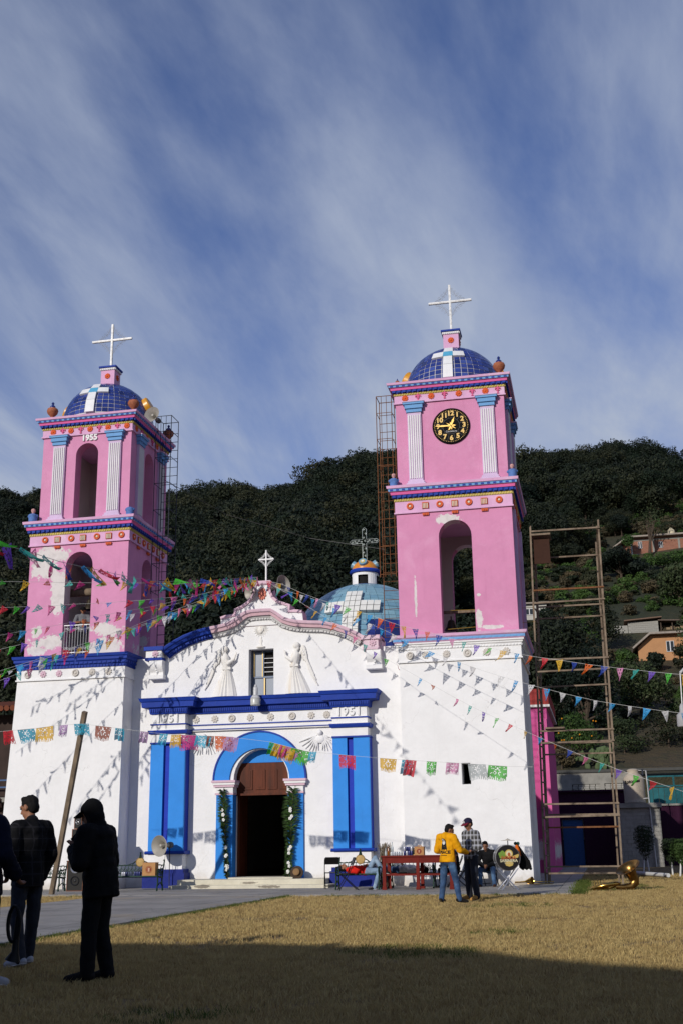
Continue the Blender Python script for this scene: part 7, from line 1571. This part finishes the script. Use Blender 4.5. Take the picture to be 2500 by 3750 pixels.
# ---- bells and balcony
BRONZE = plain('dark_bronze', (.045, .035, .022, 1), .45, .7, .3, 12)
def bell(label, x, y, z, s):
    b = thing('bell', label, 'bell', (x, y, z)); q = MB(); q.lathe([(.30 * s, 0), (.29 * s, .05 * s), (.22 * s, .16 * s), (.17 * s, .32 * s), (.14 * s, .42 * s), (.06 * s, .47 * s)], (x, y, z), 20); q.build('bell_body', BRONZE, b, smooth=True); q = MB(); q.tube([(x, y, z + .45 * s), (x, y, z + .62 * s)], .03 * s, 8); q.build('crown', BRONZE, b); q = MB(); q.tube([(x, y, z + .3 * s), (x, y, z - .05 * s)], [.012, .03], 8); q.build('clapper', BRONZE, b)
bell('dark bell hanging from the beam in the left tower arch', -1.83, .3, 9.25, .8); bell('small dark bell low in the clock tower arch', 10.72, .3, 7.85, .75)
q = MB(); q.tube([(-3.2, .3, 9.88), (-.5, .3, 9.88)], .14, 12); tag(q.build('bell_beam', WGREY, smooth=40), 'grey timber bell beam across the left tower arch', 'beam')
q = MB(); q.obox((9.66, .3, 8.45), (12.5, .3, 8.45), .09, .09); tag(q.build('bell_beam', WGREY), 'thin timber bar holding the small bell in the clock tower', 'beam')
rl = thing('balcony_railing', 'white wrought iron railing in the left tower arch', 'railing', (-1.83, -.62, 7.52))
for z in (8.55, 7.62): q = MB(); q.obox((-2.32, -.62, z), (-1.35, -.62, z), .035, .03); q.build('rail', WIRON, rl)
for i in range(10): x = -2.29 + .1 * i; q = MB(); q.tube([(x, -.62, 7.52), (x, -.62, 8.55)], .0065, 5); q.build('baluster', WIRON, rl)
q = MB()
for i in range(9): curl(q, (-2.24 + .1 * i, 8.42), .045, R(90 * i), 1.2, -.63, .006); curl(q, (-2.24 + .1 * i, 7.76), .045, R(90 * i), 1.2, -.63, .006)
q.build('scrollwork', WIRON, rl)
# ---- yellow guy ropes from the clock tower to the scaffold
for i, (lab, a, b) in enumerate((('upper yellow rope tied from the clock tower arch to the scaffold', (10.8, -.5, 8.35), (13.4, .3, 8.45)), ('lower yellow rope tied from the clock tower arch to the scaffold', (10.7, -.5, 7.75), (13.4, .3, 8.0)))): q = MB(); q.tube([a, tuple(mid(a, b) + V(0, -.3, -.06)), b], .008, 5); tag(q.build('rope', plain('yellow_rope', (.30, .19, .03, 1)) if i == 0 else bpy.data.materials['yellow_rope']), lab, 'rope')
q = MB(); q.tube([(.3, 1.5, 14.2), (2.5, 2.2, 12.9), (5.5, 2.6, 11.9), (8.2, 2.6, 11.3)], .012, 4); tag(q.build('cable', CHB), 'thin dark cable strung between the two towers', 'cable')
# ---- lamp on the portal cornice
l = thing('floodlight', 'grey glass lamp on the blue cornice below the facade window', 'lamp', (4.43, -.55, 5.62)); q = MB(); q.lathe([(.13, 5.60), (.16, 5.62), (.165, 5.80), (.15, 5.83)], (4.43, -.55, 0), 20); q.build('lamp_glass', plain('frosted_glass', (.45, .45, .42, 1), .3), l, smooth=40); q = MB(); q.lathe([(.165, 5.83), (.12, 5.90), (.075, 5.95), (.075, 6.17), (.05, 6.2), (.035, 6.27)], (4.43, -.55, 0), 18); q.build('housing', IRON, l, smooth=40)
# ---- palm garlands at the door
PALM = leafmat('palm_leaf', (.045, .10, .018, 1), (.075, .13, .025, 1)); PALMD = leafmat('palm_leaf_dark', (.016, .032, .008, 1), (.03, .055, .012, 1)); PET = plain('white_petal', (.72, .72, .68, 1), .6)
def garland(label, xa, xb, wdt, seed):
    rr = random.Random(seed); g_ = thing('palm_garland', label, 'garland', (xb, -.2, .3)); q = MB(); q.tube([(xa, -.16, 2.95), ((xa + xb) / 2, -.17, 1.6), (xb, -.18, .25)], .025, 6); q.build('stem', BARK, g_)
    m1, m2 = MB(), MB()
    for i in range(560):
        f = rr.random(); z = 2.98 - 2.7 * f; x = xa + (xb - xa) * f; sd = rr.choice((-1, 1)); ln = wdt * rr.uniform(.55, 1.15) * (.5 + .5 * math.sin(math.pi * min(1, f * 1.4 + .1))); up = rr.uniform(.0, .9) * ln; dy = rr.uniform(-.16, .01)
        p0 = Vector((x, -.17 + rr.uniform(-.04, .02), z)); p2 = p0 + Vector((sd * ln, dy, up)); p1 = mid(p0, p2) + Vector((0, -.02, .05)); w = Vector((0, .006, .012)); mb = m1 if rr.random() < .55 else m2
        mb.add([p0 - w, p1 - w, p1 + w, p0 + w, p2], [(0, 1, 2, 3), (1, 4, 2)])
    for mm_, mt in ((m1, PALM), (m2, PALMD)): o = mm_.build('fronds', mt, g_, recalc=False, weld=0); o['kind'] = 'stuff'
    for zc in (2.25, 1.15, .62):
        for k in range(4):
            f = (2.98 - zc) / 2.7; x = xa + (xb - xa) * f + rr.uniform(-.045, .045); z = zc + rr.uniform(-.17, .17); q = MB()
            for j in range(5): a = 1.257 * j; ell(q, (x + .03 * math.cos(a), -.25 - .01 * (j % 2), z + .03 * math.sin(a)), (.026, .012, .026))
            q.build('blossom', PET, g_, smooth=True)
garland('palm frond garland with white flowers on the left door jamb', 3.25, 3.45, .21, 3); garland('fuller palm frond garland with white flowers on the right door jamb', 5.57, 5.42, .30, 4)
# ---- hat at the door, dry palm bundle
h = thing('straw_hat', 'dark straw hat leaning at the foot of the right door jamb', 'hat', (5.76, -.55, .31)); Mh = Matrix.Translation((5.76, -.50, .47)) @ Matrix.Rotation(R(72), 4, 'X'); q = MB(); q.lathe([(.20, -.012), (.21, 0), (.20, .01), (.11, .012)], (0, 0, 0), 28); me = q.mesh('hat_brim', smooth=40); me.transform(Mh); link('hat_brim', me, h, plain('dark_straw', (.045, .028, .018, 1), .8)); q = MB(); q.lathe([(.11, .01), (.105, .09), (.06, .12), (.01, .115)], (0, 0, 0), 24); me = q.mesh('hat_crown', smooth=50); me.transform(Mh); link('hat_crown', me, h, plain('tan_straw', (.22, .13, .06, 1), .8)); q = MB(); q.lathe([(.113, .012), (.111, .04)], (0, 0, 0), 24); me = q.mesh('hat_band'); me.transform(Mh); link('hat_band', me, h, CHB)
q = MB(); rr = random.Random(6)
for i in range(90): a = rr.uniform(0, 6.28); r = rr.uniform(.02, .16); x, y = 8.55 + r * math.cos(a), -.75 + r * math.sin(a) * .5; q.tube([(x, y, .05), (x + rr.gauss(0, .04), y, .8), (x + rr.gauss(0, .06), y, 1.32 - .25 * rr.random())], .008, 3)
b_ = thing('palm_bundle', 'bundle of dry grey palm leaves leaning by the right pilaster', 'bundle', (8.55, -.75, .05)); o = q.build('dry_leaves', plain('dry_palm', (.20, .16, .11, 1), .9), b_); o['kind'] = 'stuff'; q = MB(); q.lathe([(.17, .55), (.17, .60)], (8.55, -.75, 0), 14, 0, Matrix.Diagonal(Vector((1, .55, 1)))); q.build('tie', BARK, b_)
# ---- bass drum on stand
d = thing('bass_drum', 'black bass drum with golden band emblem on a crossed chrome stand', 'drum', (12.42, -4.0, .05)); CHR = plain('chrome', (.6, .6, .62, 1), .2, .9, .1); Md = Matrix.Translation((12.42, -3.85, .86)) @ Matrix.Rotation(R(14), 4, 'Z')
def dl(prof, n, name, mat, par, caps=True, off=(0, 0, 0)):
    q = MB(); q.lathe(prof, (0, 0, 0), n, 0, rot, caps); me = q.mesh(name, smooth=40); me.transform(Md @ Matrix.Translation(off)); return link(name, me, par, mat)
dl([(.315, -.18), (.315, .18)], 40, 'shell', plain('drum_shell', (.012, .012, .014, 1), .3), d); hd_ = dl([(.318, .181), (.318, .187), (.01, .187)], 40, 'drum_head', plain('black_drumhead', (.012, .011, .011, 1), .45), d)
for z_ in (.17, -.205): dl([(.318, z_), (.333, z_), (.333, z_ + .035), (.318, z_ + .035), (.318, z_)], 40, 'hoop', CHR, d, caps=False)
for i in range(8): a = R(22.5 + 45 * i); q = MB(); q.tube([(.335 * math.cos(a), -.19, .335 * math.sin(a)), (.335 * math.cos(a), .19, .335 * math.sin(a))], .008, 6); me = q.mesh('tension_rod'); me.transform(Md); link('tension_rod', me, d, CHR)
GOLDL = plain('gold_print', (.50, .36, .10, 1), .6); GRNL = plain('green_print', (.16, .26, .04, 1), .7); ORL = plain('ember_print', (.40, .10, .03, 1), .6); CRM = plain('cream_print', (.6, .55, .36, 1), .6)
def dp(poly, name, mat, y=-.190):
    q = MB(); q.prism(poly, y - .002, y); me = q.mesh(name); me.transform(Md); link(name, me, hd_, mat)
blobp = lambda cx, cz, rx, rz, n=20, w=0, k=5: [(cx + rx * (1 + w * math.sin(k * 6.283 * i / n)) * math.cos(6.283 * i / n), cz + rz * (1 + w * math.sin(k * 6.283 * i / n)) * math.sin(6.283 * i / n)) for i in range(n)]
dp(blobp(-.14, .08, .105, .10, 24, .12), 'emblem', GRNL); dp(blobp(.035, .11, .105, .105), 'emblem', GOLDL, -.192); dp(blobp(.035, .11, .075, .075), 'emblem', CRM, -.194); dp(blobp(.035, .085, .04, .05), 'emblem', ORL, -.196); dp([(.12, .04), (.29, .10), (.30, .06), (.27, .0), (.14, -.01)], 'emblem', GOLDL, -.191); dp(blobp(.03, -.15, .11, .07, 24, .06, 7), 'emblem', GOLDL, -.191)
for bd, sz, z, mt in (('BANDA', .115, .0, ORL), ('SABINERA', .105, -.075, CRM)): me = text_mesh(bd, sz, .001, 'lettering', .003); me.transform(Md @ Matrix.Translation((.02, -.199, z)) @ FRONT); link('lettering', me, hd_, mt)
me = text_mesh('Banda de Mex', .04, .001, 'lettering'); me.transform(Md @ Matrix.Translation((.02, -.199, -.14)) @ FRONT); link('lettering', me, hd_, CRM)
for yy in (-.2, .2):
    for s_ in (-1, 1): q = MB(); q.tube([(s_ * .26, yy, -.26), (s_ * .12, yy, -.44), (-s_ * .20, yy * 1.5, -.80), (-s_ * .23, yy * 1.6, -.82)], .016, 8); me = q.mesh('stand_leg', smooth=40); me.transform(Md); link('stand_leg', me, d, CHR)
q = MB(); q.tube([(0, -.2, -.52), (0, .2, -.52)], .012, 8); me = q.mesh('stand_bar'); me.transform(Md); link('stand_bar', me, d, CHR)
c = thing('cymbal', 'brass cymbal mounted flat above the bass drum', 'cymbal', (12.47, -3.85, 1.2)); q = MB(); q.lathe([(.19, 1.30), (.19, 1.306), (.07, 1.325), (.045, 1.345), (.01, 1.35)], (12.47, -3.85, 0), 30); q.build('plate', plain('pale_brass', (.50, .46, .38, 1), .3, .6), c, smooth=True); q = MB(); q.tube([(12.47, -3.85, 1.17), (12.47, -3.85, 1.36)], .012, 8); q.build('mount', CHB, c)
b = thing('jacket_bundle', 'black and orange jacket hung over the back of the bass drum', 'jacket', (12.80, -3.65, .9)); m_ = MB()
for i in range(9): x = 12.70 + .035 * i; cap(m_, (x, -3.62, 1.16 - .05 * i), (x + .05, -3.60, .62 - .03 * (i % 3)), .05, .035)
link('black_cloth', skin(m_, .014, 'black_cloth', 2, .03, .06), b, BLK); m_ = MB(); cap(m_, (12.70, -3.72, 1.14), (12.76, -3.72, .92), .055, .04); link('orange_cloth', skin(m_, .014, 'orange_cloth', 2, .02, .06), b, cloth('orange_cloth', (.70, .14, .01, 1)))
for i, x in enumerate((12.66, 12.73)): q = MB(); ell(q, (x, -3.66, 1.225), (.045, .045, .045)); q.tube([(x, -3.66, 1.2), (x + .1, -3.6, .95)], .01, 6); tag(q.build('mallet', plain('dark_green_felt', (.02, .07, .055, 1), .9) if i == 0 else bpy.data.materials['dark_green_felt'], smooth=True), ('drum mallet with green head, left of the pair on the bass drum', 'drum mallet with green head, right of the pair on the bass drum')[i], 'mallet')
# ---- brass instruments
BRASS = plain('brass', (.52, .32, .08, 1), .25, 1., .3, 8); BRASSD = plain('worn_brass', (.30, .17, .05, 1), .34, 1., .4, 8)
s = thing('sousaphone', 'brass sousaphone lying on the lawn with its bell turned up', 'sousaphone', (15.3, -3.9, 0)); q = MB(); ring = []
for i in range(37): a = 6.283 * i / 36; ring.append((14.93 + .37 * math.cos(a), -3.9 + .30 * math.sin(a), .09 + .09 * math.sin(a + 2.2)))
q.tube(ring, [.035 + .025 * i / 36 for i in range(37)], 12); q.build('main_coil', BRASS, s, smooth=True)
q = MB(); q.tube([(15.22, -4.05, .10), (15.42, -4.02, .09), (15.60, -3.95, .10), (15.70, -3.9, .20), (15.70, -3.9, .34)], [.06, .075, .10, .125, .13], 18); q.build('bow', BRASSD, s, smooth=True)
bd_ = Vector((-.42, -.35, .84)).normalized(); Qb = bd_.to_track_quat('Z', 'Y').to_matrix(); bc = Vector((15.70, -3.9, .30)); q = MB(); pf = [(.13, 0), (.135, .10), (.15, .18), (.19, .25), (.26, .305), (.335, .335), (.345, .34), (.335, .345), (.255, .32), (.18, .265), (.14, .19), (.12, .1), (.11, 0)]
q.lathe(pf, bc, 36, 0, Qb, caps=False); q.build('bell', BRASSD, s, recalc=False, smooth=True)
for i in range(3): q = MB(); q.tube([(14.70 + .07 * i, -4.08, .06), (14.68 + .07 * i, -4.02, .26)], .022, 8); q.build('valve', BRASS, s, smooth=True)
for k in range(4): q = MB(); q.tube([(14.66, -4.12 + .03 * k, .05 + .03 * k), (14.95, -4.15, .06 + .02 * k), (15.05, -4.1, .08)], .014, 8); q.build('slide_tube', BRASS, s, smooth=True)
tr_ = thing('trombone', 'brass trombone lying by the wall behind the bass drum', 'trombone', (12.8, -1.1, .05)); q = MB(); q.tube([(12.35, -1.1, .10), (13.5, -1.2, .10), (13.52, -1.2, .16), (12.4, -1.1, .16)], .012, 8); q.build('slide', BRASS, tr_); q = MB(); q.tube([(12.4, -1.05, .14), (12.7, -1.1, .16), (12.92, -1.2, .2)], [.015, .03, .11], 14, None, False); q.build('bell', BRASS, tr_, recalc=False, smooth=True)
BHD = plain('tarnished_silver', (.012, .012, .013, 1), .5, .3, .3, 8)
e = thing('baritone_horn', 'dark tarnished horn hanging from the hand of the man at the left edge', 'horn', (9.42, -25.55, .3)); q = MB(); q.tube([(9.40 + .06 * math.cos(t), -25.52, .55 + .16 * math.sin(t)) for t in [i * .35 for i in range(19)]], .018, 8); q.build('coil', BHD, e, smooth=True); q = MB(); q.tube([(9.44, -25.52, .62), (9.42, -25.5, .30), (9.40, -25.5, .22)], [.02, .035, .075], 14, None, False); q.build('bell', BHD, e, recalc=False, smooth=True)
q = MB(); q.tube([(15.9, 10, .12), (17.1, 6.5, .10)], .07, 10); tag(q.build('fallen_pipe', PVC if 'PVC' in globals() else plain('grey_pipe', (.35, .35, .34, 1)), smooth=40), 'long pale pipe lying on the grass below the topiary', 'pipe')
# ---- lamp post at the right picture edge
l = thing('street_lamp', 'white street lamp on a thin bent arm at the right picture edge', 'street lamp', (18.3, -2, 0)); q = MB(); q.tube([(18.3, -2, 0), (18.3, -2, 6.1), (17.9, -2, 6.25), (17.5, -2, 5.85)], .04, 8); q.build('post', IRON, l, smooth=40); q = MB(); q.tube([(17.5, -2, 5.85), (17.47, -2, 4.95)], .015, 6); q.build('drop', WIRON, l); q = MB(); q.lathe([(.03, 4.98), (.07, 4.9), (.08, 4.74), (.17, 4.66), (.18, 4.36), (.16, 4.33)], (17.46, -2, 0), 18); q.build('shade', plain('white_enamel', (.35, .35, .36, 1), .5), l, smooth=40)
